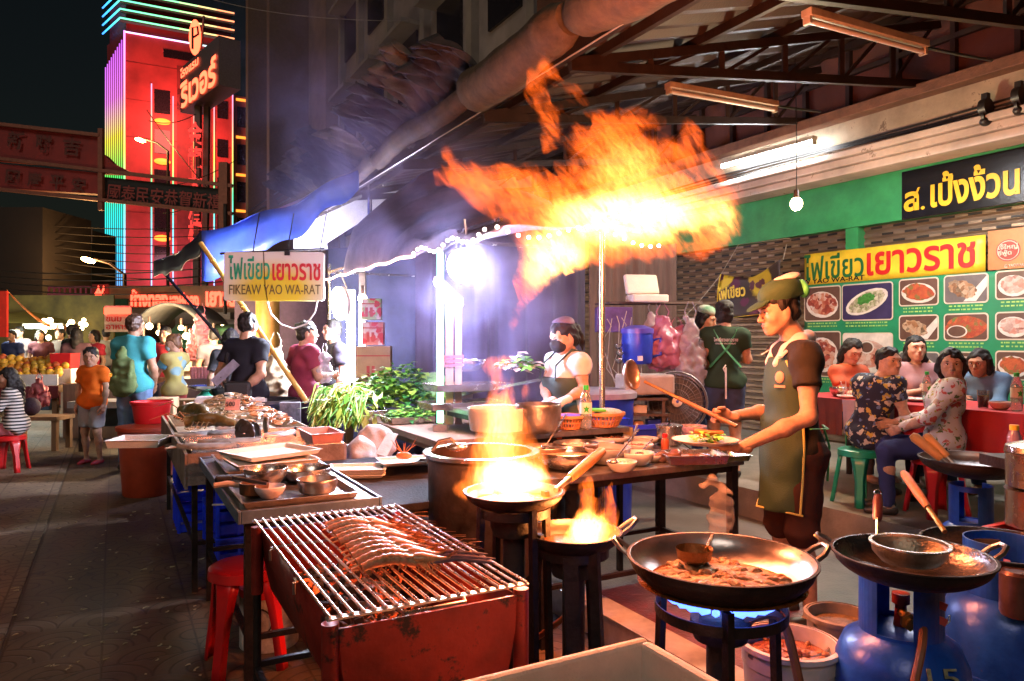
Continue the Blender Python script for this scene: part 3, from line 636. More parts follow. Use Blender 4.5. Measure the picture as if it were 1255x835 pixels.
# ---- bare bulb
p = P(976, 250, 6.3); t = thing('light_bulb', 'lit bare bulb hanging on a thin flex before the green fascia', 'light bulb', p)
lamp('bulb_light', p-Z*.1, 60, (1, .76, .46), .06)
MB().ell(p, (.052, .052, .058)).build('bulb', glow('bulb_warm', (1, .74, .38), 22), t)
MB().cyl(p+V((0, 0, .05)), p+V((0, 0, .12)), .026, .02).build('socket', mat('bulb_socket', (.10, .05, .03), .4), t)
MB().tube([p+V((0, 0, .12)), p+V((.004, 0, .5)), p+V((-.01, 0, 1.25))], .004, 6).build('flex', CABLE, t)
def uz(px, py, w): p = PW(px, py, w); return p.dot(U), p.z
def flat(b, pts, w, mi=0):             # polygon on the long wall, facing the street
    b.add([UW(u, w, z) for u, z in pts], [tuple(range(len(pts)))], mi)
def rrect(u0, u1, z0, z1, r, n=5):
    o = []
    for cx, cz, a0 in ((u1-r, z0+r, -90), (u1-r, z1-r, 0), (u0+r, z1-r, 90), (u0+r, z0+r, 180)):
        for i in range(n+1): a = R(a0+90*i/n); o.append((cx+r*math.cos(a), cz+r*math.sin(a)))
    return o[::-1]
def ellp(u, z, a, c, rot=0, n=20, seed=0, wob=0.):
    q = random.Random(seed); o = []
    for i in range(n):
        t = -2*PI*i/n; k = 1+wob*q.uniform(-1, 1); x, y = a*k*math.cos(t), c*k*math.sin(t); o.append((u+x*math.cos(rot)-y*math.sin(rot), z+x*math.sin(rot)+y*math.cos(rot)))
    return o
def foodmat(name, cols, scale=30, rough=.45, es=None):
    if name in MC: return MC[name]
    m = mat(name, cols[0], rough, var=0, bump=.5, bscale=scale*2); nt = m.node_tree; L = nt.links; b = nt.nodes['Principled BSDF']
    tc = nn(nt, 'ShaderNodeTexCoord'); v = nn(nt, 'ShaderNodeTexVoronoi'); v.inputs['Scale'].default_value = scale; n = nn(nt, 'ShaderNodeTexNoise'); n.inputs['Scale'].default_value = scale*.6; n.inputs['Detail'].default_value = 5
    mx = nn(nt, 'ShaderNodeMixRGB'); mx.inputs[0].default_value = .06
    L.new(tc.outputs['Object'], n.inputs['Vector']); L.new(tc.outputs['Object'], mx.inputs[1]); L.new(n.outputs['Color'], mx.inputs[2]); L.new(mx.outputs[0], v.inputs['Vector'])
    sp = nn(nt, 'ShaderNodeSeparateColor'); L.new(v.outputs['Color'], sp.inputs[0]); ad = nn(nt, 'ShaderNodeMath', operation='ADD'); L.new(sp.outputs[0], ad.inputs[0])
    ml = nn(nt, 'ShaderNodeMath', operation='MULTIPLY'); ml.inputs[1].default_value = .8; L.new(n.outputs['Fac'], ml.inputs[0]); L.new(ml.outputs[0], ad.inputs[1])
    dv = nn(nt, 'ShaderNodeMath', operation='MULTIPLY'); dv.inputs[1].default_value = .6; L.new(ad.outputs[0], dv.inputs[0])
    r = nn(nt, 'ShaderNodeValToRGB'); el = r.color_ramp.elements
    while len(el) < len(cols): el.new(.5)
    for i, c in enumerate(cols): el[i].position = .12+.76*i/(len(cols)-1); el[i].color = hexc(c)
    L.new(dv.outputs[0], r.inputs[0]); L.new(r.outputs[0], b.inputs['Base Color']); return m
WB = 7.17
VIN = dict(rough=.42, bump=.25, bscale=12)
GRN = mat('banner_green', (.015, .20, .085), var=.2, scale=4, **VIN); BYEL = mat('banner_yellow', (.70, .50, .03), var=.18, scale=4, **VIN); BOR = mat('banner_orange', (.45, .16, .05), var=.2, scale=5, **VIN)
CRM = mat('banner_cream', (.55, .46, .36), var=.15, **VIN); BRED = mat('banner_red', (.50, .015, .015), var=.1, **VIN); BGRN = mat('banner_dark_green', (.01, .13, .04), var=.1, **VIN); BBLK = mat('banner_black', (.02, .016, .014), var=.1, **VIN)
u0, z1 = uz(986, 310, WB); u1, _ = uz(1268, 300, WB); zt = 2.44; zy = 2.075
bn = thing('menu_banner', 'large green and yellow vinyl menu banner with food photographs on the shutters', 'banner', UW((u0+u1)/2, WB, .75))
def wav(u, z): return WB+.008*math.sin(u*9)+.005*math.sin(z*13+u*3)
b = MB(); b.sheet(lambda s, t: UW(u0+(u1-u0)*s, WB, .72+(zy-.72)*t), 30, 20); b.build('green_panel', GRN, bn, solid=.004)
us, _ = uz(1208, 300, WB)
b = MB(); b.sheet(lambda s, t: UW(u0+(us-u0)*s, WB, zy+.002+(zt-.02*s-zy)*t), 20, 4); b.build('title_panel', BYEL, bn, solid=.004)
ul0, zl0 = uz(1211, 333, WB); ul1, zl1 = uz(1268, 288, WB)
b = MB(); flat(b, [(ul0, zy+.01), (ul1, zy+.01), (ul1, 2.45), (ul0, 2.45)][::-1], WB-.003); b.build('logo_panel', BOR, bn)
uc, zc = uz(1236, 307, WB); b = MB(); flat(b, ellp(uc, zc, .105, .10), WB-.006); lg = b.build('emblem', BRED, bn); b = MB(); flat(b, ellp(uc, zc, .095, .09), WB-.008); flat(b, ellp(uc, zc, .088, .083), WB-.010, 1); b.build('emblem_ring', [CRM, mat('banner_maroon', (.28, .02, .015), **VIN)], lg)
text('เจ๊ใหญ่\nซีฟู้ด', bn, UW(uc+.085, WB-.012, zc-.055), -U, .17, .115, CRM, name='emblem_lettering', off=.02)
text('@ YAOWARAT', bn, UW(uc+.03, WB-.008, zy+.018), -U, .2, .035, CRM, name='logo_caption')
def line(body, pxa, pya, pxb, hh, m, off=.02, zo=None, **k):
    ua, za = uz(pxa, pya, WB); ub, _ = uz(pxb, pya, WB); text(body, bn, UW(ua, WB-.006, za if zo is None else zo), -U, ua-ub, hh, m, off=off, **k)
line('ไฟเขียว', 986, 345, 1059, .30, BGRN, zo=2.13, off=.012); line('FIKEAW YAO WA-RAT', 962, 348, 1060, .055, BBLK, zo=2.088, off=.012)
line('เยาวราช', 1063, 336, 1196, .25, BRED, zo=2.125, off=.02)
PHOTO = [foodmat('printed_crab', [(.02, .01, .01), (.30, .05, .03), (.45, .18, .10), (.5, .42, .36)], 24), foodmat('printed_fish', [(.05, .10, .02), (.30, .28, .16), (.5, .46, .34), (.14, .10, .06)], 34),
         foodmat('printed_curry', [(.22, .02, .01), (.42, .09, .03), (.30, .04, .02), (.12, .16, .04)], 30), foodmat('printed_grill', [(.06, .03, .02), (.30, .14, .06), (.42, .30, .2), (.10, .06, .03)], 26),
         foodmat('printed_shrimp', [(.40, .12, .08), (.48, .26, .2), (.52, .40, .34), (.22, .05, .03)], 22), foodmat('printed_greens', [(.02, .10, .02), (.06, .24, .04), (.03, .14, .02)], 50)]
NAVY = mat('printed_navy', (.035, .025, .08), **VIN); PGRY = mat('printed_grey', (.12, .10, .10), **VIN); PWH = mat('printed_white', (.58, .52, .46), **VIN); PBR = mat('printed_brown', (.10, .05, .035), **VIN)
tiles = [(986, 1031, 351, 394, 0, PBR), (1032, 1095, 347, 393, 1, NAVY), (1102, 1151, 341, 375, 2, PBR), (1157, 1212, 336, 372, 3, PGRY), (1220, 1266, 331, 367, 4, PBR),
         (1102, 1151, 386, 418, 3, PBR), (1157, 1212, 384, 418, 2, PBR), (1220, 1266, 382, 417, 4, PBR), (986, 1031, 406, 462, 0, PBR), (1033, 1095, 408, 458, 4, PWH), (1102, 1152, 431, 466, 3, PGRY), (1157, 1212, 431, 466, 0, PBR), (1220, 1266, 430, 466, 2, PBR)]
for i, (xa, xb, ya, yb, fm, bgm) in enumerate(tiles):
    ua, zb_ = uz(xa, yb, WB); ub, _ = uz(xb, yb, WB); _, za = uz((xa+xb)/2, ya, WB); _, zb_ = uz((xa+xb)/2, yb, WB)
    b = MB(); flat(b, rrect(ub, ua, zb_, za, .035), WB-.005); fr = b.build('photo_border', CRM, bn)
    b = MB(); g = .013; flat(b, rrect(ub+g, ua-g, zb_+g, za-g, .026), WB-.007)
    cu, cz = (ua+ub)/2, (za+zb_)/2; hu, hz = (ua-ub)/2-g, (za-zb_)/2-g
    if i == 1: sh = [(ellp(cu, cz, hu*.9, hz*.62, -.35), PWH), (ellp(cu, cz, hu*.78, hz*.5, -.35, 30, i, .06), PHOTO[1]), (ellp(cu+.01, cz+.03, hu*.38, hz*.28, -.3, 26, 3, .18), PHOTO[5])]
    elif i == 9: sh = [(ellp(cu, cz-.01, hu*.8, hz*.72), PHOTO[4]), (ellp(cu, cz+hz*.3, hu*.3, hz*.34), PWH), (ellp(cu, cz+hz*.3, hu*.25, hz*.27), PBR), (ellp(cu-.1, cz-.06, hu*.2, hz*.24, 0, 20, 3, .12), PHOTO[0])]
    elif i == 6: sh = [(ellp(cu, cz, hu*.97, hz*.9, 0, 30, 2, .05), PHOTO[2]), (ellp(cu+.08, cz-hz*.35, hu*.5, hz*.5), PWH), (ellp(cu+.08, cz-hz*.34, hu*.43, hz*.42), PBR)]
    elif i == 5 or i == 3: sh = [([(cu-hu, cz+hz*.1), (cu-hu, cz+hz*.9), (cu+hu*.1, cz-hz*.95), (cu-hu*.5, cz-hz*.95)][::1], PWH), (ellp(cu+.03, cz, hu*.7, hz*.62, .35, 30, i, .12), PHOTO[fm])]
    else: sh = [(ellp(cu, cz-.01, hu*.92, hz*.8, .1), PWH), (ellp(cu, cz, hu*.8, hz*.66, .15, 32, i, .10), PHOTO[fm])]
    ms = [bgm]
    for j, (pts, m) in enumerate(sh):
        if m not in ms: ms.append(m)
        pts = [(min(max(a, ub+g), ua-g), min(max(c, zb_+g), za-g)) for a, c in pts]
        A = sum(pts[t][0]*pts[(t+1) % len(pts)][1]-pts[(t+1) % len(pts)][0]*pts[t][1] for t in range(len(pts)))
        flat(b, pts if A < 0 else pts[::-1], WB-.0085-.0012*j, ms.index(m))
    b.build('food_photo', ms, fr)
# faded captions: rows of small marks under each photograph
b = MB(); q = random.Random(4)
for xa, xb, ya, yb, fm, _ in tiles:
    ua, z_ = uz(xa, yb, WB); ub, _ = uz(xb, yb, WB); _, z_ = uz((xa+xb)/2, yb, WB)
    for r_ in range(2):
        u = ua-.05
        while u > ub+.06:
            w_ = q.uniform(.01, .035); zz = z_-.03-.034*r_; flat(b, [(u-w_, zz), (u, zz), (u, zz+.014), (u-w_, zz+.014)], WB-.005); u -= w_+q.uniform(.004, .02)
b.build('caption', [mat('banner_lime', (.30, .50, .12), **VIN)], bn)
# fold lines of the vinyl
# ---- small second banner hung by strings
pa, pb, pc, pd = PW(882, 392, 7.05), PW(958, 382, 7.05), PW(960, 318, 7.05), PW(884, 336, 7.05)
t = thing('small_banner', 'small dark yellow edged banner sagging on strings behind the cook', 'banner', (pa+pb)/2)
def fb(s, q_): p = pa.lerp(pb, s).lerp(pd.lerp(pc, s), q_); return p-W*(.05*math.sin(s*5+q_*3))-Z*.12*math.sin(s*PI)*(q_)
m = spots('dark_banner_print', (.045, .03, .028), [((.55, .40, .03), .22, .5), ((.10, .02, .05), .5, .35)], 10, rough=.4)
MB().sheet(fb, 16, 12).build('cloth', m, t, solid=.003)
b = MB(); b.tube([fb(0, i/8)-W*.004 for i in range(9)], .025, 6, flat=.2); b.tube([fb(i/10, 0)-W*.004 for i in range(11)], .02, 6, flat=.2); b.build('edging', BYEL, t)
text('ไฟเขียว', t, fb(.06, .42)-W*.05, (pb-pa), .48, .17, BYEL, off=.03)
b = MB(); b.tube([pd, PW(905, 300, 7.2), PW(968, 292, 7.25)], .004, 5); b.tube([pc, PW(964, 300, 7.2)], .006, 5); b.tube([pd, PW(860, 366, 6.9), PW(836, 392, 6.6), PW(800, 402, 6.2)], .004, 5); b.build('string', mat('string_white', (.5, .45, .38), .8), t)
# ---- hotel tower with neon
TR = mat('tower_red_wall', (.36, .04, .04), .6, var=.4, scale=.3, bump=.1)
def pane(b, o, ax, x0, x1, z0, z1, out, nrm, mi=0):
    o = V(o); p = [o+ax*x0+Z*z0, o+ax*x1+Z*z0, o+ax*x1+Z*z1, o+ax*x0+Z*z1]; b.prism(p, nrm*out, mi)
D = 70.
C0 = P(152, 415, D); A1 = W.copy(); A2 = V((-.71, .705, 0)); N1 = -U; N2 = V((-.705, -.71, 0))
def zt_(py, px=152): return EH-(py-HY)/F*D
top = zt_(38); L1 = 9.8; L2 = 5.0
tw = thing('hotel_tower', 'tall red tower outlined in rainbow neon lines above the street', 'tower', (C0.x, C0.y, 0))
fa = MB(); a0 = V((C0.x, C0.y, 0)); fp = [a0, a0+A1*L1, a0+A1*L1+A2*L2, a0+A2*L2]
fa.prism(fp, Z*top); fa.prism([p+(a0+A1*L1*.5+A2*L2*.5-p)*.04 for p in fp], Z*(zt_(0)+.6)); fa.build('wall', TR, tw)
wing = MB(); w0 = a0+A1*(L1+.05)-U*-1.2; wing.prism([w0, w0+A1*3.6, w0+A1*3.6+U*6, w0+U*6], Z*zt_(92)); wing.prism([a0+A2*L2-N2*1.2, a0+A2*(L2+2.4)-N2*1.2, a0+A2*(L2+2.4)-N2*5, a0+A2*L2-N2*5], Z*zt_(92)); wing.build('wing', mat('tower_wing', (.30, .09, .06), .7, var=.2, scale=.4), tw)
def neonmat(nm, stops, z0, z1, s):
    m = bpy.data.materials.new(nm); m.use_nodes = True; nt = m.node_tree; L = nt.links; b = nt.nodes['Principled BSDF']; tc = nn(nt, 'ShaderNodeTexCoord'); sp = nn(nt, 'ShaderNodeSeparateXYZ'); L.new(tc.outputs['Object'], sp.inputs[0])
    r = nn(nt, 'ShaderNodeMapRange'); r.inputs[1].default_value = z0; r.inputs[2].default_value = z1; L.new(sp.outputs[2], r.inputs[0]); c = nn(nt, 'ShaderNodeValToRGB'); L.new(r.outputs[0], c.inputs[0]); e = c.color_ramp.elements
    while len(e) < len(stops): e.new(.5)
    for i, (p, col) in enumerate(stops): e[i].position = p; e[i].color = hexc(col)
    L.new(c.outputs[0], b.inputs['Emission Color']); b.inputs['Emission Strength'].default_value = s; b.inputs['Base Color'].default_value = (.02, .02, .02, 1); return m
NEON = neonmat('neon_rainbow', [(0., (.25, .25, 1)), (.18, (.05, .6, 1)), (.36, (.03, .9, .75)), (.5, (.08, .8, .12)), (.64, (.85, .75, .06)), (.78, (.75, .2, .75)), (1., (.6, .1, 1))], 4, top, .62)
NEOB = neonmat('neon_bright', [(0., (.45, .4, 1)), (.28, (.2, .7, 1)), (.45, (.08, .9, .35)), (.58, (.85, .75, .10)), (.75, (1, .3, .35)), (1., (.9, .3, 1))], 4, top, .95)
r0 = .06
for x in (.03, 2.35, 4.25, 6.15, 8.0, 9.75):
    h_ = top if x in (.03, 9.75) else (zt_(98) if x == 2.35 else zt_(110)); p = a0+A1*x+N1*.1; MB().cyl(p+Z*4, p+Z*h_, r0*(1.5 if x == .03 else 1), n=6).build('neon_line', NEOB, tw)
for i in range(9):
    y = .35+i*.6; p = a0+A2*y+N2*.1; MB().cyl(p+Z*4, p+Z*(zt_(38+i*2.2)-.8), r0, n=6).build('neon_line', NEON, tw)
for y in (5.6, 6.4, 7.2): p = a0+A2*y+N2*(-1.05); MB().cyl(p+Z*4, p+Z*(zt_(92)-.3), r0, n=6).build('neon_line', NEON, tw)
CR = [(0., (.02, .45, 1)), (.5, (.02, .8, .5)), (1., (.1, .9, .3))]
crowncols = [((.05, .6, .9), (.15, .85, .3), (.95, .12, .05))]
def seg(p, q, cols, nm='crown_neon'):
    n = 6
    for i in range(n):
        t = (i+.5)/n; c = tuple(V(cols[0]).lerp(V(cols[1]), t*2) if t < .5 else V(cols[1]).lerp(V(cols[2]), t*2-1))
        MB().cyl(V(p).lerp(V(q), i/n), V(p).lerp(V(q), (i+1)/n), .075, n=6).build(nm, glow('crown_%d_%d_%d' % tuple(int(v*20) for v in c), c, 1.2), tw)
o_ = .5
for j, py in enumerate((-8, 3, 14, 25)):
    z = zt_(py); c = a0+N1*o_*.7+N2*o_*.7; seg(c+Z*z, c+A1*(L1+.4)+Z*z, ((.1, .75, .45), (.2, .85, .3), (.95, .15, .08))); seg(c+A2*(L2+.2)+Z*z, c+Z*z, ((.05, .25, 1), (.05, .55, .9), (.1, .75, .5)))
    fb_ = MB(); fb_.prism([c+Z*(z-.2), c+A1*(L1+.4)+Z*(z-.2), c+A1*(L1+.4)+U*.5+Z*(z-.2), c+U*.5+Z*(z-.2)], Z*.3); fb_.build('crown_band', mat('crown_grey', (.10, .16, .14), .6), tw)
seg(a0+N1*.1+Z*(top-.1), a0+A1*L1+N1*.1+Z*(top-.1), ((.8, .5, 1), (.7, .5, 1), (.1, .8, .4)))
WARM = glow('warm_window', (1, .42, .08), 1.4); DWIN = mat('dark_window', (.015, .012, .016), .15, var=.3); SILL = glow('lit_arch', (1, .30, .03), .9)
for i, py in enumerate((118, 168, 218, 266, 314)):
    z = zt_(py); w = MB(); pane(w, a0+N1*.0, A1, 2.6, 4.0, z-1.2, z+1.1, .06, N1); wo = w.build('window', DWIN, tw)
    w = MB(); pane(w, a0, A1, 2.7, 3.9, z+1.1+.9, z+2.0, .12, N1) if 0 else None
    w = MB(); w.ell(a0+A1*3.3+N1*.1+Z*(z+1.9), (.75, .12, .32), frame(Z, A1), 10); w.build('arch_lamp', SILL, tw) if i else None
    w = MB(); pane(w, w0-U*.02, A1, .5, 1.5, z-1.2, z+.9, .05, -U); w.build('wing_window', DWIN, tw); w = MB(); pane(w, w0, A1, 1.9, 2.9, z-1.4, z+.2, .08, -U); w.build('wing_window', WARM, tw); w = MB(); pane(w, w0, A1, .4, 3., z+1.5, z+1.75, .08, -U); w.build('wing_sill', SILL, tw)
text('31', tw, a0+A1*4.6+N1*.12+Z*zt_(127), A1, 1.6, 2.2, mat('dark_red_sign', (.09, .01, .012), .5), off=.05)
w = MB(); [pane(w, a0, A1, x, x+1.3, zt_(70), zt_(360), .04, N1) for x in (4.6, 6.5)]; w.build('recess_shade_strip', mat('tower_dark_red', (.20, .025, .025), .7, var=.4, scale=.7), tw); w = MB(); [pane(w, a0, A1, 8.3, 9.3, zt_(py)-.9, zt_(py)+.9, .07, N1) for py in (118, 168, 218, 266, 314)]; w.build('side_window', DWIN, tw)  # strips lie on the wall face; recess shade is put into the darker red
w = MB(); pane(w, a0, A1, 3.4, 9.0, zt_(62), zt_(52), .08, N1); w.build('dark_band', DWIN, tw)
for i in range(5): w = MB(); pane(w, a0, A1, .2, 9.6, zt_(75+i*46), zt_(75+i*46)+.08, .03, N1); w.build('wall_seam', mat('seam_red', (.2, .02, .02), .7), tw)
lamp('tower_fill_light', a0+N1*5+Z*22+A1*4, 2600, (1, .2, .15), 2.5); lamp('tower_fill_light', a0+N1*4+Z*8+A1*4, 800, (1, .35, .45), 2.5)  # points added in front of the tower to light its red wall
# projecting hotel sign on the tower
DS = 58.
hs = thing('tower_sign', 'projecting red sign box with glowing letters and a round emblem beside the tower', 'sign', P(250, 415, DS)-Z*EH)
RDG = glow('red_neon_letter', (1, .12, .05), 2.0); DKR = mat('dark_red_board', (.06, .012, .012), .5); BOX = mat('sign_box_grey', (.16, .13, .13), .6)
pl, pr2 = P(221, 138, 60), P(268, 104, 53.45); zb, zt2 = pl.z, EH+331/900*60; ax = V((pr2.x-pl.x, pr2.y-pl.y, 0)); sn = ax.normalized(); so_ = V((sn.y, -sn.x, 0))
MB().prism([V((pl.x, pl.y, zb)), V((pr2.x, pr2.y, zb)), V((pr2.x, pr2.y, zt2)), V((pl.x, pl.y, zt2))], -so_*1.6).build('box', BOX, hs)
text('ริเวอร์', hs, V((pl.x, pl.y, zb+.1))+so_*.1+sn*.3, sn, ax.length-.6, 2.2, RDG, off=.03); text('โรงแรม', hs, V((pl.x, pl.y, zt2-1.0))+so_*.1+sn*.3, sn, ax.length*.5, .8, RDG, off=.03)
b = MB(); b.ell(P(239, 46, DS-.1), (.48, .2, 1.42), None, 20); em = b.build('emblem', RDG, hs); b = MB(); b.tube([P(236, 60, DS-.35), P(236, 34, DS-.35), P(242, 33, DS-.35), P(243, 42, DS-.35), P(237, 46, DS-.35)], .09, 6); b.build('emblem_letter', DKR, em)
b = MB(); b.cyl(P(246, 62, DS+.6), P(250, 20, DS+.6), .1); b.bar(P(240, 415, DS+.5)-Z*EH, P(243, 130, DS+.5), .45); b.bar(P(250, 415, DS+.6)-Z*EH, P(254, 120, DS+.6), .4); b.build('mast', BOX, hs)
text('金\n龍\n大\n酒\n樓', hs, P(230, 300, DS-.4), V((1, 0, 0)), 1.15, P(0, 150, DS).z-P(0, 300, DS).z, glow('dim_red_letter', (.9, .05, .04), .6), name='vertical_letters', off=.03)
# ---- shophouses beyond, dim
FAC = mat('grey_facade', (.20, .17, .17), .8, var=.35, scale=.8, bump=.3); FAC2 = mat('brown_facade', (.17, .12, .10), .8, var=.35, scale=.8, bump=.3); CON = mat('concrete_trim', (.17, .15, .14), .8, var=.25, scale=1.5)
h1 = thing('shophouse', 'dim grey concrete shophouse with dark windows behind the smoke', 'building', UW(18, 8.3))
wallbox('wall', 12.6, 27, 7.5, 14, 0, 15, FAC, h1)
for u in (13.4, 16.4, 19.4, 22.4, 25.2):
    for z in (5.2, 8.4, 11.6):
        wallbox('window', u, u+1.5, 7.43, 7.52, z, z+1.7, DWIN, h1); wallbox('sunshade', u-.25, u+1.75, 6.9, 7.5, z+1.75, z+1.87, CON, h1)
for u in (12.6, 15.5, 18.5, 21.5, 24.5, 26.8): wallbox('pilaster', u, u+.3, 7.3, 7.5, 0, 15, CON, h1)
h2 = thing('shophouse', 'tall dark brown shophouse with a vertical maroon sign, right of the tower', 'building', UW(36, 8))
wallbox('wall', 28.5, 45.8, 7.2, 15, 0, 24, FAC2, h2); wallbox('pillar', 31.4, 32.0, 5.6, 7.2, 0, 24, mat('pillar_brown', (.10, .065, .05), .8), h2); wallbox('pillar', 36.9, 37.6, 5.6, 7.2, 0, 24, MC['pillar_brown'], h2)
wallbox('sign_board', 32.6, 36.4, 6.6, 6.72, 8.5, 15.2, mat('faded_sign_blue', (.09, .08, .13), .6, var=.4, scale=.6), h2)
text('ทอง\nสุก', h2, UW(36.2, 6.58, 9.6), -U, 3.3, 4.8, mat('maroon_letter', (.22, .02, .05), .6), off=.04)
for z in (4, 7): wallbox('window', 38.5, 40, 7.1, 7.22, z, z+1.8, DWIN, h2)
h3 = thing('shophouse', 'black unlit building row on the left side of the street', 'building', UW(40, -17))
wallbox('wall', 14, 75, -24, -13.5, 0, 9.5, mat('night_wall', (.018, .015, .015), .9, var=.3, scale=.5), h3)
# small lit house in the dark, left of the tower
t = thing('corner_house', 'dark green house with one lit window left of the tower', 'building', P(75, 415, 48)-Z*EH)
b = MB(); b.box(P(82, 330, 49)+V((0, 1.5, -.4)), (3.3, 3, 6), 0); b.build('wall', mat('dark_teal_wall', (.02, .035, .028), .8, var=.3, scale=.6), t)
for i, (xa, xb, ya, yb, gl) in enumerate(((53, 68, 286, 302, 1), (98, 112, 280, 298, 0), (75, 92, 288, 300, 2))):
    m = MB(); a, c = P(xa, yb, 47.4), P(xb, ya, 47.4); m.prism([a, V((c.x, a.y, a.z)), c, V((a.x, a.y, c.z))], V((0, .1, 0))); wn = m.build('window', (glow('window_green', (.45, .5, .28), .35), glow('window_blue', (.05, .25, .35), .25), DWIN)[(1-gl) if gl < 2 else 2], t)
    m = MB(); cs = [a, V((c.x, a.y, a.z)), c, V((a.x, a.y, c.z))]; [m.bar(cs[j], cs[(j+1) % 4], .09) for j in range(4)]; m.build('frame', CON, wn)
# ---- dark red gate sign across the street with hanging LED band
DG = 26.
GRED = mat('gate_red', (.22, .020, .018), .6, var=.3, scale=1.2); GBAR = mat('gate_rail', (.24, .09, .06), .5, .3)
gt = thing('street_gate_sign', 'dark red gate sign with faint Chinese characters hanging over the street', 'sign', P(60, 215, DG)-Z*0)
for (ya, yb, yc, yd) in ((148, 166, 207, 193), (197, 212, 238, 228)):
    a, c, d, e = P(-40, yd, DG), P(121, yc, DG), P(121, yb, DG), P(-40, ya, DG); b = MB(); b.prism([a, c, d, e], V((0, .35, 0))); b.build('panel', GRED, gt)
b = MB(); b.prism([P(121, 212, DG), P(165, 214, DG), P(150, 206, DG), P(138, 200, DG), P(128, 190, DG), P(121, 186, DG)], V((0, .3, 0))); b.build('corner_crest', GRED, gt)
b = MB()
for (xa, ya, xb, yb) in ((-40, 190, 285, 228), (-40, 228, 285, 262), (-40, 148, 122, 166)): b.bar(P(xa, ya, DG-.1), P(xb, yb, DG-.1), .12)
for px in (124, 275): b.bar(P(px, 158 if px < 200 else 200, DG-.05), P(px, 258 if px < 200 else 292, DG-.05), .16 if px < 200 else .3)
b.build('rail', GBAR, gt)
CHN = mat('gate_letter', (.10, .025, .02), .7)
for i, ch in enumerate('新聯吉'): text(ch, gt, P(8+i*34, 182+i*4, DG-.1), V((1, 0, -.1)), .62, .62, CHN, off=.02)
for i, ch in enumerate('國慶平安'): text(ch, gt, P(6+i*27, 225+i*3.3, DG-.1), V((1, 0, -.1)), .5, .5, CHN, off=.02)
led = MB(); led.prism([P(128, 246, DG+.1), P(275, 260, DG+.1), P(275, 232, DG+.1), P(128, 217, DG+.1)], V((0, .12, 0))); led.build('led_board', mat('led_black', (.012, .012, .012), .5), gt)
text('國泰民安恭賀新禧', gt, P(131, 246, DG-.02), V((1, 0, -.1)), P(270, 0, DG).x-P(131, 0, DG).x, .62, mat('led_letter', (.22, .035, .03), .5), name='led_letters', off=.01)
# ---- cables over the street
def cables(label, rows, r, m=CABLE):
    b = MB()
    for (xa, ya, da, xb, yb, db, sag) in rows:
        p, q = P(xa, ya, da), P(xb, yb, db); b.tube([p.lerp(q, i/14)-Z*sag*4*(i/14)*(1-i/14) for i in range(15)], r, 5)
    return tag(b.build('overhead_cable', m), label, 'cable')
cables('bundle of black overhead cables sagging across the street under the gate sign', [(-30, 268+i*5, 30, 300, 276+i*9, 34, .3+.1*i) for i in range(7)]+[(-30, 330+i*7, 22, 330, 318+i*10, 25, .3) for i in range(6)], .02)
cables('single pale cable crossing the black sky at the top', [(255, -2, 16, 500, 26, 10, .12)], .006, mat('grey_cable', (.25, .22, .2), .6))
cables('thick bundle of cables running along the upper wall down to the blue tarp', [(520-i*3, 118+i*7, 17, 300+i*4, 262+i*3, 36, .1*i) for i in range(9)], .03)
cables('loose wires hanging before the tower', [(180, 135, 40, 300, 275, 38, .4), (182, 148, 40, 240, 140, 42, .3), (200, 262, 40, 262, 232, 40, .3), (160, 232, 40, 290, 196, 44, .5)], .025)
# ---- street lamps
def street_lamp(px, py, d, lab, s, col, ang):
    p = P(px, py, d); t = thing('street_lamp', lab, 'street lamp', V((p.x+1.5*ang, p.y, 0)), 0, 'street lamps')
    MB().ell(p, (.30, .16, .10), Matrix.Rotation(.3*ang, 3, 'Y'), 12).build('lamp_head', glow('street_glow', col, s), t)
    b = MB(); b.tube([p+V((.25*ang, 0, .05)), p+V((.9*ang, 0, -.15)), p+V((1.5*ang, 0, -.6)), V((p.x+1.5*ang, p.y, 0))], [.05, .05, .07, .1], 8); b.build('pole', STEEL, t); return p
p = street_lamp(172, 172, 40, 'glowing orange street lamp on a long arm before the tower', 60, (1, .45, .12), 1); lamp('street_lamp_light', p+V((0, -.5, -.4)), 350, (1, .55, .2), .2)
p = street_lamp(108, 319, 30, 'small orange street lamp above the market, left of the neon lines', 10, (1, .4, .1), 1); lamp('street_lamp_light', p+V((0, -.4, -.3)), 260, (1, .5, .18), .2)
SSTEEL = mat('stainless', (.56, .53, .50), .26, .95, var=.2, scale=12, bump=.1, bscale=40); DSTEEL = mat('worn_steel', (.34, .31, .29), .36, .9, var=.4, scale=10, bump=.2, bscale=40)
IRON = mat('black_iron', (.035, .028, .026), .5, .6, var=.4, scale=14, bump=.35, bscale=50); PLASW = mat('white_plastic', (.70, .66, .62), .4, var=.08, bump=.08); FOAM = mat('white_foam', (.74, .70, .64), .8, var=.08, bump=.35, bscale=160)
WOOD = mat('worn_wood', (.22, .13, .075), .7, var=.4, scale=5, bump=.4, stretch=(1, 1, .15)); HWOOD = mat('handle_wood', (.34, .15, .055), .45, var=.3, scale=12, bump=.2, bscale=40, stretch=(1, 6, 1))
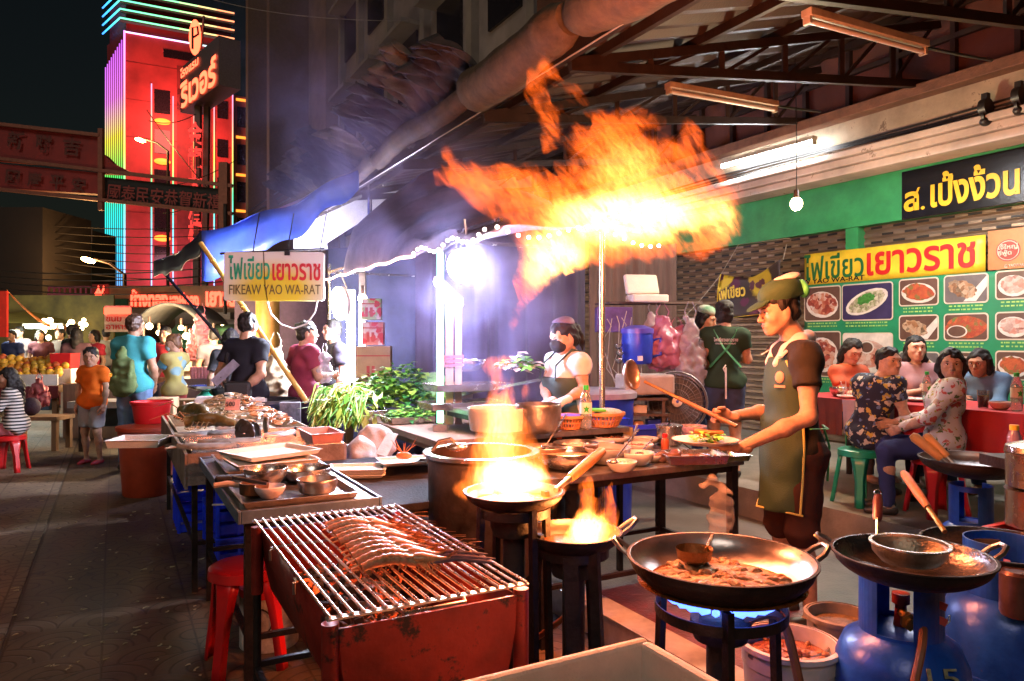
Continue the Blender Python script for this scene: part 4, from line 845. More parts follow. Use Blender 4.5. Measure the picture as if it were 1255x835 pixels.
# ---- tent roof
TENT = mat('tent_cloth', (.15, .125, .20), .8, var=.3, scale=4, bump=.5, bscale=14, col2=(.22, .19, .28))
tent = thing('stall_tent', 'dark violet stall tent with glowing string lights along its edge', 'tent', UW(6, 3, 0))
prof = [(2.08, 2.10), (2.10, 2.34), (2.13, 2.56), (2.5, 2.92), (2.9, 3.2), (3.2, 3.36), (3.45, 3.2)]
def ft(s, t):
    x = t*(len(prof)-1); i = min(int(x), len(prof)-2); a = x-i; w_ = prof[i][0]*(1-a)+prof[i+1][0]*a; z = prof[i][1]*(1-a)+prof[i+1][1]*a; u = 4.05+3.4*s
    return UW(u, w_+.02*math.sin(u*4+t*9), 2.1+(z-2.1)*(.10+.90*s)-.07*math.sin(s*4*PI)**2*(t > .2)+.015*math.sin(u*11+t*20))
MB().sheet(ft, 60, 32).build('canopy', TENT, tent, solid=.004)
b = MB(); b.tube([UW(8.4-i*.1, 2.05, 2.10+.008*math.sin(i)) for i in range(31)], .011, 6); b.build('light_rope', glow('rope_light', (1, .55, .40), 6), tent)
q = random.Random(2)
for i in range(34):
    if i < 16: p = UW(5.38-i*.083, 2.04, 2.11+.03*math.sin(i*.9))
    else: j = i-16; p = UW(4.04, 2.08+j*.075, 2.14-.05*math.sin(j*.5)*1)
    MB().ell(p, .0125, None, 6).build('bulb', glow('fairy_bulb', (1, .75, .6), 14), tent)
for w_, u in ((2.15, 4.08), (2.15, 8.35), (3.4, 4.08), (3.4, 8.35)): MB().cyl(UW(u, w_, 0), UW(u, w_, 2.3), .02, n=10).build('pole', SSTEEL, tent) if (w_, u) not in ((2.15, 4.08), (3.4, 4.08)) else None
b = MB(); b.bar(UW(4.1, 2.14, 2.2), UW(8.35, 2.14, 2.2), .025); b.bar(UW(5.2, 2.14, 2.2), UW(5.2, 3.4, 2.2), .025); b.bar(UW(8.3, 2.14, 2.2), UW(8.3, 3.4, 2.2), .025); b.build('crossbar', SSTEEL, tent)
# neon posts
def post(px, y0, y1, d, r, m, nm, lab, cat='post', dx=0):
    a, c = P(px, y1, d), P(px+dx, y0, d); t = thing(nm, lab, cat, V((a.x, a.y, 0))); MB().cyl(a, c, r, n=12).build('tube', m, t); return t, a, c
GT = glow('green_tube', (.25, 1, .50), 3.2); WT = glow('white_tube', (.84, .9, 1), 60)
t, a, c = post(539.5, 310, 518, 5.3, .024, GT, 'tube_lamp', 'upright glowing pale green tube lamp at the corner of the vegetable bench', 'tube lamp')
b = MB(); b.bar(a-V((0, 0, .05)), c+V((0, .04, .04)), .03); b.box(a-V((0, 0, .04)), (.10, .06, .05)); b.build('mount', DSTEEL, t)
t, a, c = post(430, 356, 478, 8.1, .045, WT, 'tube_lamp', 'upright glaring white tube lamp at the far end of the vegetable bench', 'tube lamp'); MB().bar(a+V((.12, .05, -.8)), c+V((.12, .05, .2)), .07).build('mount', DSTEEL, t)
a, c = P(535, 346, 5.2), P(564, 373, 5.6); t = thing('tube_lamp', 'short tilted white tube lamp under the tent edge by the wooden post', 'tube lamp', a); MB().cyl(a, c, .022, n=12).build('tube', WT, t); MB().bar(a+V((0, .03, .03)), c+V((0, .03, .03)), .05, .03).build('batten', PLASW, t)
t = thing('wooden_post', 'pale wooden post bound with pink tape beside the green tube lamp', 'post', V((P(556, 400, 5.5).x, 5.5, 0)))
b = MB(); b.bar(P(551, 520, 5.5), P(551, 366, 5.5), .055); b.bar(P(562, 520, 5.6), P(562, 366, 5.6), .05); b.build('timber', mat('pale_wood', (.42, .30, .22), .7, var=.25, scale=5, bump=.3), t); b = MB(); [b.bar(P(544, 438+i*5, 5.46), P(568, 437+i*5, 5.46), .09, .02) for i in range(3)]; b.build('tape', mat('pink_tape', (.6, .10, .14), .5), t)
t = thing('steel_pole', 'thin upright steel pole beside the masked woman', 'pole', V((P(738, 400, 4.72).x, 4.72, 0))); MB().cyl(V((P(738, 400, 4.72).x, 4.72, .02)), P(738, 285, 4.72), .019, n=12).build('pole', SSTEEL, t)
# round lamps
def round_lamp(px, py, d, r, nrm, lab):
    p = P(px, py, d); M = frame(nrm); LEDM = glow('led_white_%d' % int(px), (.80, .84, 1), 340 if px > 500 else 520); t = thing('round_lamp', lab, 'lamp', p, 0, 'round LED lamps')
    MB().lathe([(0, .0), (r*.55, -.004), (r*.9, -.014), (r, -.03)][::-1], p, 32, M).build('diffuser', LEDM, t)
    MB().lathe([(r*1.04, -.004), (r*1.05, -.05), (r*.6, -.09), (0, -.10)], p, 32, M).build('housing', PLASW, t)
    b = MB()
    for i in range(9):
        o = (i-4)*r*.22; h = math.sqrt(max(0, r*r*.92-o*o)); x = M @ V((.82, .57, 0)); y = M @ V((-.57, .82, 0)); b.bar(p+y*o-x*h+V(nrm)*.004, p+y*o+x*h+V(nrm)*.004, .005)
    b.build('guard', PLASW, t); MB().tube([p-V(nrm)*.09, p-V(nrm)*.1+Z*.15, p-V(nrm)*.02+Z*.32], .008, 6).build('bracket', DSTEEL, t); return p
LP1 = round_lamp(568, 326, 5.0, .113, V((-.25, -1, -.15)).normalized(), 'glaring round LED lamp under the tent beside the wooden post'); LP2 = round_lamp(415, 372, 7.6, .165, V((-.75, -.65, -.1)).normalized(), 'glaring round LED lamp turned aside, next to the hanging shop board')
t = thing('light_bulb', 'small warm bulb hanging on the far post inside the vegetable stall', 'light bulb', P(444, 366, 8.0)); MB().ell(P(444, 366, 8.0), .05).build('bulb', MC['bulb_warm'], t); MB().cyl(P(444, 360, 8.0), P(444, 350, 8.0), .02).build('socket', MC['bulb_socket'], t)
for px, py, d, e_ in ((604, 425, 4.85, 22), (436, 415, 7.9, 90), (478, 415, 5.5, 48), (425, 322, 9.3, 70)): lamp('stall_tube_and_fill', P(px, py, d), e_, (.66, .64, 1), .12)  # far tube's light, plus fill added for the woman, greens and awning
# ---- curtain behind the kitchen
def curtain(lab, pts, z0, z1, m, amp=.05, fr=16.):
    def fn(s, t):
        x = s*(len(pts)-1); i = min(int(x), len(pts)-2); p = pts[i].lerp(pts[i+1], x-i); d = (pts[i+1]-pts[i]).normalized().cross(Z); L = s*sum((pts[j+1]-pts[j]).length for j in range(len(pts)-1))
        return p+d*(amp*(math.sin(L*fr+.8*math.sin(L*3))+.4*math.sin(L*fr*2.3+t*2)))*(1-.4*t)+Z*(z0+(z1-z0)*t+.03*math.sin(L*5)*t)
    o = MB().sheet(fn, 150, 10).build('curtain', m, solid=.004); return tag(o, lab, 'curtain')
CUR = mat('violet_curtain', (.07, .055, .10), .8, var=.3, scale=4, bump=.3, stretch=(1, 1, .2)); CUR2 = mat('brown_curtain', (.15, .085, .07), .85, var=.35, scale=6, bump=.3, stretch=(1, 1, .2))
curtain('pleated dusky violet curtain behind the masked woman', [UW(6.7, 2.55), UW(6.9, 3.6), UW(7.0, 4.75)], .02, 2.7, CUR)
curtain('pleated brown curtain behind the shelf of bags and boxes', [UW(7.02, 4.8), UW(7.1, 6.2)], .02, 2.62, CUR2, .03, 26)
curtain('dark blue cloth behind the stacked cartons of the vegetable stall', [UW(8.6, 2.2), UW(8.6, 3.6)], .0, 2.5, mat('navy_cloth', (.035, .035, .075), .8, var=.3), .02, 8)
# white awning panels lit from below
WA = mat('white_vinyl', (.72, .70, .66), .5, var=.08, bump=.2, bscale=8)
wa = thing('white_awning', 'white vinyl awning panels glowing under the canopy roof above the tent', 'awning', P(440, 260, 9.6))
for pts in (((360, 280), (455, 226), (453, 265), (400, 298), (401, 305), (360, 305)), ((455, 226), (512, 212), (512, 222), (404, 292), (453, 262))):
    pp = [P(x, y, 9.3+(x-360)*.012) for x, y in (pts if len(pts) == 6 else ((456, 226), (513, 213), (510, 232), (456, 262)))]; MB().prism(pp[::-1], V((0, .03, 0))).build('panel', WA, wa)
b = MB(); b.bar(P(452, 222, 9.7), P(452, 268, 9.7), .03); b.bar(P(350, 283, 9.2), P(520, 205, 10.4), .04); b.build('rail', SSTEEL, wa)
# ---- blue tarp reaching over the pavement
BT = mat('blue_tarp', (.03, .07, .42), .4, var=.3, scale=3, bump=.35, bscale=10); BTD = mat('tarp_lattice', (.04, .032, .05), .6, var=.5, scale=20)
bt = thing('blue_tarpaulin', 'blue plastic tarpaulin sagging over the pavement above the hanging board', 'tarpaulin', P(300, 280, 8))
ca, cb, cc, ce = P(190, 322, 9.8), P(247, 283, 7.6), P(440, 205, 8.8), P(330, 262, 12.5)
def fbt(s, t): p = cb.lerp(cc, s).lerp(ca.lerp(ce, s), t); return p-Z*(.10*math.sin(PI*s)+.03*math.sin(s*14+t*4)+.04*math.sin(t*PI))
MB().sheet(fbt, 40, 16).build('sheet', BT, bt, solid=.006)
def fhem(s, t): p = fbt(0, s) if 1 else 0; return p-Z*(.20+.02*math.sin(s*20))*t+V((.02*math.sin(s*17), 0, 0))
MB().sheet(fhem, 20, 3).build('hem', BTD, bt, solid=.006)
def fhem2(s, t): return fbt(s, 0)-Z*(.52-.26*s+.03*math.sin(s*23))*t-V((0, .03*math.sin(s*19), 0))
MB().sheet(fhem2, 30, 3).build('valance', BT, bt, solid=.006)
a, c = P(246, 298, 7.6), P(376, 493, 7.0); t = thing('bamboo_pole', 'long yellow bamboo pole slanting from the blue tarpaulin down behind the board', 'pole', c); b = MB(); b.cyl(a, c, .024, .027, n=10); [b.cyl(a.lerp(c, k)-(c-a).normalized()*.012, a.lerp(c, k)+(c-a).normalized()*.012, .031, n=10) for k in (.12, .27, .42, .56, .7, .83, .95)]; b.build('stem', mat('bamboo', (.62, .36, .07), .4, var=.2, scale=7), t)
t = thing('support_pole', 'thin dark pole propping the outer edge of the blue tarpaulin', 'pole', P(272, 417, 9.6)); MB().cyl(P(197, 330, 9.7), P(272, 417, 9.2), .02).build('pole', IRON, t)
# ---- hanging board
DB = 7.3
hb = thing('hanging_signboard', 'white and yellow hanging board with green and red Thai letters', 'sign', P(335, 370, DB))
def board_mat():
    m = mat('board_print', (.78, .74, .66), .4, var=0, bump=.08); nt = m.node_tree; L = nt.links; b = nt.nodes['Principled BSDF']; tc = nn(nt, 'ShaderNodeTexCoord'); g = nn(nt, 'ShaderNodeTexGradient', gradient_type='SPHERICAL'); mp = nn(nt, 'ShaderNodeMapping')
    mp.inputs['Location'].default_value = (-.03, 0, -.30); mp.inputs['Scale'].default_value = (1.55, 1, 2.6); mp.vector_type = 'POINT'; L.new(tc.outputs['Object'], mp.inputs[0]); L.new(mp.outputs[0], g.inputs[0]); r = nn(nt, 'ShaderNodeValToRGB'); e = r.color_ramp.elements; e[0].position = .15; e[0].color = (.78, .74, .66, 1); e[1].position = .6; e[1].color = (.76, .62, .05, 1); L.new(g.outputs[0], r.inputs[0]); L.new(r.outputs[0], b.inputs['Base Color']); return m
a, c = P(274.5, 369, DB), P(397, 309, DB); bw, bh = c.x-a.x, c.z-a.z; pts = rrect(a.x, c.x, a.z, c.z, .03)[::-1]
MB().prism([V((x, DB, z)) for x, z in pts], V((0, .03, 0))).build('board', board_mat(), hb)
def hbt(body, x0, x1, y0, y1, m, off=.0): p = P(x0, y1, DB-.006); text(body, hb, p, V((1, 0, 0)), P(x1, y1, DB).x-p.x, (y1-y0)/F*DB, m, off=off)
BG_ = mat('board_green', (.03, .36, .20), .5, var=.3, scale=30); hbt('ไฟเขียว', 280, 331, 313, 343, BG_, .012); hbt('เยาวราช', 334, 393, 323, 344, mat('board_red', (.62, .03, .04), .5, var=.1), .02); hbt('FIKEAW YAO WA-RAT', 281, 393, 349, 361, mat('board_olive', (.16, .13, .05), .5, var=.2))
b = MB(); b.tube([P(270, 311, DB+.05), P(398, 305, DB+.05)], .012, 6); [b.tube([P(x, 309, DB), P(x+2, 296, DB), P(x+8, 262, DB+.6)], .006, 5) for x in (310, 352, 392)]; b.box(P(352, 310, DB-.02), (.05, .02, .05)); b.build('hanger', IRON, hb)
b = MB(); b.tube([P(323, 309, DB-.01), P(324, 330, DB-.013), P(325, 352, DB-.012), P(328, 369, DB-.01)], .003, 5); b.build('string', CABLE, hb); b = MB(); b.tube([P(328, 370, DB), P(332, 385, DB), P(345, 398, DB), P(360, 403, DB), P(376, 397, DB), P(386, 383, DB), P(389, 369, DB)], .008, 6); b.build('cord', PLASW, hb)
# ---- helpers for table ware
def bowl(nm, lab, p, r, h, m, fill=None, cat='bowl', group=None, foot=.55, th=.004, flare=1., lvl=.72, lump=False):
    t = thing(nm, lab, cat, p, rnd.uniform(0, 6), group)
    pr = [(r*foot*.8, .0), (r*foot, .002), (r*foot*1.15, h*.12)]+[(r*(foot*1.15+(1-foot*1.15)*math.sin(x*PI/2)**flare), h*(.12+.88*x)) for x in (.3, .6, .85, 1.)]
    inn = [(max(1e-4, a-th), z+th*.5) for a, z in reversed(pr[1:])]+[(1e-4, pr[1][1]+th)]
    MB().lathe(pr+[(pr[-1][0]-th*.5, h+th*.6)]+inn).build('shell', m, t, world=False)
    if fill:
        zf = h*lvl; rf = r*(foot*1.15+(1-foot*1.15)*math.sin((lvl-.12)/.88*PI/2)**flare)-th*1.2
        q = random.Random(int(p.x*997+p.y*331)); bb = MB()
        if lump:
            bb.lathe([(rf, zf-h*.1), (rf*.9, zf), (rf*.4, zf+h*.12), (1e-4, zf+h*.15)], n=20, wob=.06)
            for _ in range(16): a_ = q.uniform(0, 6.3); d = rf*.75*math.sqrt(q.random()); bb.ell((d*math.cos(a_), d*math.sin(a_), zf+h*.08*(1-d/rf)+.003), (q.uniform(.1, .22)*rf, q.uniform(.1, .2)*rf, q.uniform(.06, .14)*rf), rotz(a_), 8)
        else: bb.lathe([(rf, zf-.004), (rf*.97, zf), (rf*.5, zf+.003), (1e-4, zf)], n=24, wob=.02)
        bb.build('food', fill, t, world=False)
    return t
def tray(nm, lab, p, lx, ly, h, m, rz=TH, group=None, cat='tray', fill=None, th=.004, flare=.012):
    t = thing(nm, lab, cat, p, rz, group); hx, hy = lx/2, ly/2; b = MB()
    def ring(x, y, z): return [V((-x, -y, z)), V((x, -y, z)), V((x, y, z)), V((-x, y, z))]
    L = [ring(hx-flare, hy-flare, 0), ring(hx, hy, h), ring(hx+.008, hy+.008, h), ring(hx+.008, hy+.008, h+th*.6), ring(hx-th, hy-th, h+th*.6), ring(hx-flare-th, hy-flare-th, th)]
    vs = [v for r_ in L for v in r_]; fs = [(3, 2, 1, 0)]+[(i*4+k, i*4+(k+1) % 4, i*4+4+(k+1) % 4, i*4+4+k) for i in range(5) for k in range(4)]+[(20, 21, 22, 23)]
    b.add(vs, fs); b.build('pan', m, t, world=False, bev=.003)
    if fill: MB().sheet(lambda s, u_: (-(hx-flare-.008)+s*2*(hx-flare-.008), -(hy-flare-.008)+u_*2*(hy-flare-.008), h*.55+.01*math.sin(s*17+u_*5)*math.sin(u_*13)), 14, 14).build('food', fill, t, world=False)
    return t
def table(nm, lab, u0, u1, w0, w1, z, m, legs=True, th=.035, apron=None, lm=None, lr=.03):
    c = UW((u0+u1)/2, (w0+w1)/2, 0); t = thing(nm, lab, 'table', c, TH); hx, hy = (w1-w0)/2, (u1-u0)/2
    MB().box((0, 0, z-th/2), (hx*2, hy*2, th)).build('table_top', m, t, world=False, bev=.005)
    if legs:
        for sx in (-1, 1):
            for sy in (-1, 1): b = MB(); b.box((sx*(hx-.04), sy*(hy-.05), (z-th)/2), (lr, lr, z-th)); b.build('leg', lm or IRON, t, world=False)
        b = MB()
        for sx in (-1, 1): b.box((sx*(hx-.04), 0, .28), (.022, hy*2-.12, .022)); b.box((sx*(hx-.04), 0, z-th-.02), (.024, hy*2-.12, .035))
        for sy in (-1, 1): b.box((0, sy*(hy-.05), .28), (hx*2-.1, .022, .022)); b.box((0, sy*(hy-.05), z-th-.02), (hx*2-.1, .024, .035))
        b.build('brace', lm or IRON, t, world=False)
    return t
def leaves(region, n, cols, s, seed=1, up=.5, stem=.0, droop=0.):
    """many bent leaf blades scattered through a region function -> (point)"""
    q = random.Random(seed); b = MB()
    for i in range(n):
        p = V(region(q)); a = q.uniform(0, 2*PI); el = q.uniform(-.4, 1.2)*up; d = V((math.cos(a)*math.cos(el), math.sin(a)*math.cos(el), math.sin(el))); sd = d.cross(Z).normalized()*q.choice((-1, 1)); nl = sd.cross(d); L = s*q.uniform(.6, 1.3); wd = L*q.uniform(.25, .42)
        m1 = p+d*L*.45+nl*L*.08; tip = p+d*L-Z*L*(.25+droop); mi = q.randrange(len(cols))
        b.add([p, m1-sd*wd, m1+Z*L*.0, m1+sd*wd, tip, ], [(0, 1, 2), (0, 2, 3), (1, 4, 2), (2, 4, 3)], mi, True)
        if stem: b.tube([p-d*L*stem, p, m1], [.003, .0025, .001], 4, mi=mi)
    return b
LG = [mat('leaf_green', (.11, .36, .03), .5, var=.3, bump=.1), mat('leaf_light', (.34, .56, .07), .5, var=.25, bump=.1), mat('leaf_dark', (.03, .17, .03), .5, var=.3, bump=.1), mat('leaf_yellow', (.50, .56, .14), .5, var=.2, bump=.1)]
def reg(p, a, c, h):
    p = V(p)
    def f(q): t = q.uniform(0, 6.3); r_ = math.sqrt(q.random()); return p+V((a*r_*math.cos(t), c*r_*math.sin(t), h*q.random()*(1-r_*r_*.8)))
    return f
# ---- vegetable bench
table('vegetable_bench', 'low wooden bench piled with green vegetables', 4.45, 6.7, 1.85, 2.75, .78, mat('bench_wood', (.28, .17, .10), .6, var=.35, scale=4, bump=.3, stretch=(3, .6, 1)), th=.05, lm=WOOD, lr=.07)
def one(b, nm, m, lab, cat, group=None, kind=None, **k): return tag(b.build(nm, m, **k), lab, cat, group, kind)
p = G(490, 500, .80); tray('vegetable_tray', 'steel tray of dark green basil on the near corner of the bench', G(503, 517, .785), .42, .30, .05, SSTEEL)
one(leaves(reg(G(503, 513, .81), .2, .15, .10), 420, [LG[0], LG[2], LG[1]], .055, 3), 'basil_heap', [LG[0], LG[2], LG[1]], 'heap of small green basil leaves on the steel tray', 'herbs')
one(leaves(reg(G(492, 496, .86), .38, .3, .38), 1300, LG[:3], .085, 4), 'leafy_greens', LG[:3], 'big tousled pile of leafy greens in the middle of the bench', 'vegetables')
one(leaves(reg(G(455, 484, .90), .30, .25, .22), 420, [LG[1], LG[3]], .10, 6), 'pale_greens', [LG[1], LG[3]], 'pale yellowish greens heaped behind the leafy pile', 'vegetables')
# long stalks hanging over the front
b = MB(); q = random.Random(9)
for i in range(150):
    s = P(395+q.uniform(0, 62), 478+q.uniform(-4, 10), 5.9+q.uniform(-.25, .25)); e = P(380+q.uniform(-4, 60), 512+q.uniform(-10, 18), 5.6+q.uniform(-.2, .1)); m_ = s.lerp(e, .5)+Z*q.uniform(.03, .12); pts = [s, s.lerp(m_, .6)+Z*.02, m_, e]; b.tube(pts, [.004, .007, .008, .004], 4, mi=i % 3)
for i in range(160):
    s = P(380+q.uniform(0, 84), 488+q.uniform(-10, 26), 5.75+q.uniform(-.3, .15)); d = V((q.uniform(-1, .5), q.uniform(-.5, .3), q.uniform(-1, .2))).normalized()*.12; sd = d.cross(Z).normalized()*.022; b.add([s, s+d*.5-sd, s+d*.5+sd, s+d], [(0, 1, 2), (1, 3, 2)], i % 3, True)
one(b, 'long_greens', [LG[3], LG[1], LG[0]], 'bundles of long yellow green stalks hanging over a green crate', 'vegetables')
MB2 = MB(); MB2.ell(G(527, 488, .93)+V((.02, .2, .03)), (.15, .17, .19), None, 24); one(MB2, 'cabbage', mat('melon_green', (.22, .40, .14), .5, var=.4, scale=9, bump=.3, stretch=(3, 3, .4)), 'round pale green melon standing beside the green tube lamp', 'melon')
bowl('enamel_bowl', 'white bowl half hidden behind the pale greens', G(450, 476, .9), .16, .08, PLASW); tray('vegetable_tray', 'flat steel tray under the pale stalks at the bench edge', G(448, 508, .79), .34, .24, .04, SSTEEL, .2)
tray('vegetable_tray', 'deep dark tray beneath the melon on the bench', G(530, 496, .79)+V((.1, .15, 0)), .5, .35, .12, DSTEEL)
def crate(nm, lab, p, lx, ly, h, m, rz=TH, group=None, rows=4):
    t = thing(nm, lab, 'crate', p, rz, group); hx, hy = lx/2, ly/2; b = MB()
    for sx, sy, L, ang in ((0, -1, lx, 0), (0, 1, lx, 0), (-1, 0, ly, 1), (1, 0, ly, 1)):
        for i in range(rows): z = h*(i+.5)/rows; b.box((sx*hx, sy*hy, z), (L, .012, h/rows*.72) if not ang else (.012, L, h/rows*.72))
        n = max(3, int(L/.1))
        for j in range(n+1): o = -L/2+L*j/n; b.box((sx*hx+(o if not ang else sx*.006), sy*hy+(o if ang else sy*.006), h/2), (.016, .016, h-.004))
    b.build('side', m, t, world=False); MB().box((0, 0, .008), (lx-.02, ly-.02, .012)).build('floor', m, t, world=False)
    b = MB(); [b.box((0, s*hy, h-.01), (lx+.03, .03, .022)) for s in (-1, 1)]; [b.box((s*hx, 0, h-.01), (.03, ly-.03, .0215)) for s in (-1, 1)]; b.build('rim', m, t, world=False, bev=.003); return t
GCR = mat('green_crate_plastic', (.01, .10, .075), .4, var=.2, bump=.1); BCR = mat('blue_crate_plastic', (.02, .06, .90), .38, var=.15, bump=.1)
crate('green_crate', 'dark green plastic crate under the hanging stalks', V((P(402, 540, 5.35).x, 5.35, .34)), .42, .36, .30, GCR); crate('green_crate', 'lower dark green crate standing on the ground beneath the stalks', V((P(402, 540, 5.35).x, 5.35, .0)), .42, .36, .32, GCR)
# cartons behind
CARD = mat('cardboard', (.40, .25, .14), .8, var=.15, bump=.15); CARDR = mat('carton_red_print', (.42, .06, .05), .7)
for i, (px, py, d, sx, sy, sz, lab) in enumerate(((459, 470, 7.5, .34, .3, .38, 'brown carton with red printing beside the far white tube lamp'), (458, 423, 7.8, .22, .2, .24, 'small colourful packet stacked upon the brown carton'), (456, 392, 7.8, .2, .18, .22, 'topmost green and red packet of the carton stack'))):
    p = P(px, py, d); t = thing('carton', lab, 'box', p, .1); MB().box((0, 0, sz/2), (sx, sy, sz)).build('box', CARD if i == 0 else spots('packet_print%d' % i, (.5, .2, .18) if i == 1 else (.3, .45, .2), [((.6, .55, .5), .5, .45), ((.5, .04, .05), .8, .4)], 14), t, world=False, bev=.006)
    b = MB(); b.box((-.05, -sy/2-.002, sz*.35), (.03, .002, .1)); b.box((.0, -sy/2-.002, sz*.35), (.03, .002, .1)); b.box((.0, -sy/2-.002, sz*.75), (sx*.98, .002, .012)); b.build('print', CARDR, t, world=False)
# ---- fish table
BLUEE = mat('blue_grey_edge', (.10, .16, .24), .4, .3, var=.3, scale=10, bump=.15); STEELT = mat('steel_table', (.30, .27, .25), .38, .7, var=.35, scale=9, bump=.2)
table('fish_table', 'long dark table stacked with fish and prawns along the pavement', 4.5, 6.9, .36, 1.25, .70, STEELT)
b = MB(); c0 = UW(4.5, .36); 
for (a, c, z0, z1) in ((UW(4.5, .36), UW(4.5, 1.25), .62, .80), (UW(4.5, .345), UW(6.9, .345), .60, .80)):
    b.prism([a+Z*z0, c+Z*z0, c+Z*z1, a+Z*z1], V((.012, .012, 0)))
t = one(b, 'display_board', mat('weathered_board', (.19, .12, .085), .6, var=.5, scale=7, bump=.3, col2=(.34, .27, .22)), 'weathered boards closing the sides of the fish display', 'board')
tray('display_tray', 'cream lined tray under the prawn heap at the far end', UW(6.15, .82, .705), .86, 1.3, .095, mat('cream_liner', (.55, .45, .33), .5, var=.2)); tray('display_tray', 'steel tray holding flat grey fish nearer the cook table', UW(4.98, .82, .705), .86, .92, .095, SSTEEL)
tray('pink_box', 'shallow pink plastic box at the right end of the fish', UW(4.72, 1.16, .80), .2, .36, .06, mat('pink_plastic', (.55, .24, .20), .45, var=.1))
# prawn heap: one mass of small curved bodies
PRW = [mat('raw_prawn', (.50, .36, .20), .35, var=.35, scale=30, bump=.2), mat('orange_prawn', (.58, .26, .10), .35, var=.3, scale=30, bump=.2), mat('grey_prawn', (.30, .26, .20), .35, var=.3, scale=30, bump=.2)]
b = MB(); q = random.Random(3)
for i in range(620):
    x, y = q.uniform(-.38, .38), q.uniform(-.56, .56); z = .80+.23*math.exp(-((x+.02)**2/.09+(y+.05)**2/.2))*q.uniform(.8, 1); a = q.uniform(0, 6.3); L = q.uniform(.05, .09); p = UW(6.15+y, .82+x, z); d = V((math.cos(a), math.sin(a), q.uniform(-.2, .3))); sd = d.cross(Z).normalized()
    b.tube([p-d*L*.5, p-d*L*.2+sd*L*.12, p+d*L*.2+sd*L*.12, p+d*L*.5-sd*L*.05], [L*.05, L*.14, L*.13, L*.03], 5, mi=(1 if x > .05 else 0) if q.random() < .8 else 2)
one(b, 'prawn_heap', PRW, 'heap of small cream and orange raw prawns on the far tray', 'prawns', kind='stuff')
MAN = mat('lobster_shell', (.16, .13, .05), .32, var=.5, scale=20, bump=.3, bscale=50)
def bug(lab, px, py, z, L, ang, wd=.05):
    p = G(px, py, z); t = thing('lobster', lab, 'lobster', p, ang, 'dark lobsters'); b = MB()
    n = 13; pts = [(L*(i/n-.5), .01*math.sin(i), .03+.02*math.sin(i/n*PI)) for i in range(n+1)]; b.tube(pts, [wd*(.45+.55*math.sin(min(1, i/n*1.3)*PI*.75))*(1.08 if i % 2 else .92) for i in range(n+1)], 10, flat=1.15); b.build('shell', MAN, t, world=False)
    b = MB(); [b.tube([(L*(.2-.1*i), s*wd*.8, .03), (L*(.22-.1*i), s*wd*1.6, .04), (L*(.25-.1*i), s*wd*2.2, .0)], .004, 4) for i in range(4) for s in (-1, 1)]; b.build('legs', MAN, t, world=False); b = MB(); [b.tube([(L*.5, s*.012, .04), (L*.75, s*.05, .09), (L*1., s*.12, .05)], [.005, .003, .001], 5) for s in (-1, 1)]; b.build('antennae', PRW[1], t, world=False)
bug('large dark striped lobster lying highest on the prawn heap', 240, 513, .91, .46, 2.35, .047); bug('dark lobster across the prawns behind the flat fish', 258, 524, .88, .36, 2.9, .038)
FSH = mat('flat_fish_skin', (.20, .18, .16), .3, var=.4, scale=16, bump=.15, col2=(.36, .33, .29)); FSHD = mat('dark_shell', (.055, .045, .04), .4, var=.5, scale=14, bump=.4); SILV = mat('silver_fish', (.45, .44, .42), .25, .3, var=.3, scale=20, bump=.15)
def flatfish(lab, px, py, z, L, ang, m=FSH, w_=.42, tk=.022, group='fish laid out on the tray'):
    p = G(px, py, z); t = thing('fish', lab, 'fish', p, ang, group); b = MB(); n = 16
    up = [(L*(i/n-.5), L*w_*.5*math.sin(i/n*PI)**.8, 0) for i in range(n+1)]
    vs = []; 
    for k, (sc, z_) in enumerate(((1., 0), (.97, tk*.5), (.7, tk), (.25, tk*1.25))):
        vs += [V((x*(1 if k < 2 else .97), y*sc, z_)) for x, y, _ in up]+[V((x*(1 if k < 2 else .97), -y*sc, z_)) for x, y, _ in reversed(up)]
    m_ = 2*(n+1); fs = [(k*m_+i, k*m_+(i+1) % m_, (k+1)*m_+(i+1) % m_, (k+1)*m_+i) for k in range(3) for i in range(m_)]+[tuple(3*m_+i for i in range(m_))]
    b.add(vs, fs, 0, True); b.build('fish_body', m, t, world=False); b = MB(); b.prism([(-L*.46, 0, .004), (-L*.64, -L*.13, .004), (-L*.60, 0, .004), (-L*.64, L*.13, .004)], (0, 0, .006)); b.build('tail', m, t, world=False); b = MB(); b.ell((L*.38, L*.05, tk*1.0), .008, None, 8); b.build('eye', DARK, t, world=False)
flatfish('flat grey fish nearest the front corner of the fish tray', 253, 549, .81, .34, .15); flatfish('flat grey fish in the middle of the fish tray', 281, 543, .82, .36, .3); flatfish('flat fish half under the others at the back of the tray', 272, 532, .815, .32, .4); flatfish('small silver fish beside the pile of dark shells', 343, 534, .835, .24, .9, SILV, .3); flatfish('silver fish lying under the plastic film, rear left', 240, 534, .815, .26, .5, SILV, .3)
for i, (px, py, s, a, lab) in enumerate(((300, 540, .13, 1.2, 'dark fan shaped shell standing upright, left of three'), (313, 538, .11, .8, 'dark fan shaped shell standing upright, middle of three'), (326, 535, .12, .5, 'brown fan shaped shell standing upright, right of three'), (362, 533, .07, .4, 'small dark shell at the right end of the fish row'))):
    p = G(px, py, .80); t = thing('sea_shell', lab, 'shell', p, a, 'dark shells on the fish table'); q = SDF(); q.ell((0, 0, s*.45), (s*.13, s*.62, s*.62), None).sub((s*.12, 0, s*.5), (s*.12, s*.5, s*.5)); q.noise(.005, 70, i); va, fa = q.mesh(.009); MB().arr(va, fa).build('shell', FSHD if i != 2 else mat('brown_shell', (.16, .11, .06), .4, var=.5, scale=14, bump=.4), t, world=False)
PRICE = mat('price_card', (.62, .58, .52), .6, var=.1); PINK = mat('price_pink', (.60, .24, .16), .6, var=.3, scale=20)
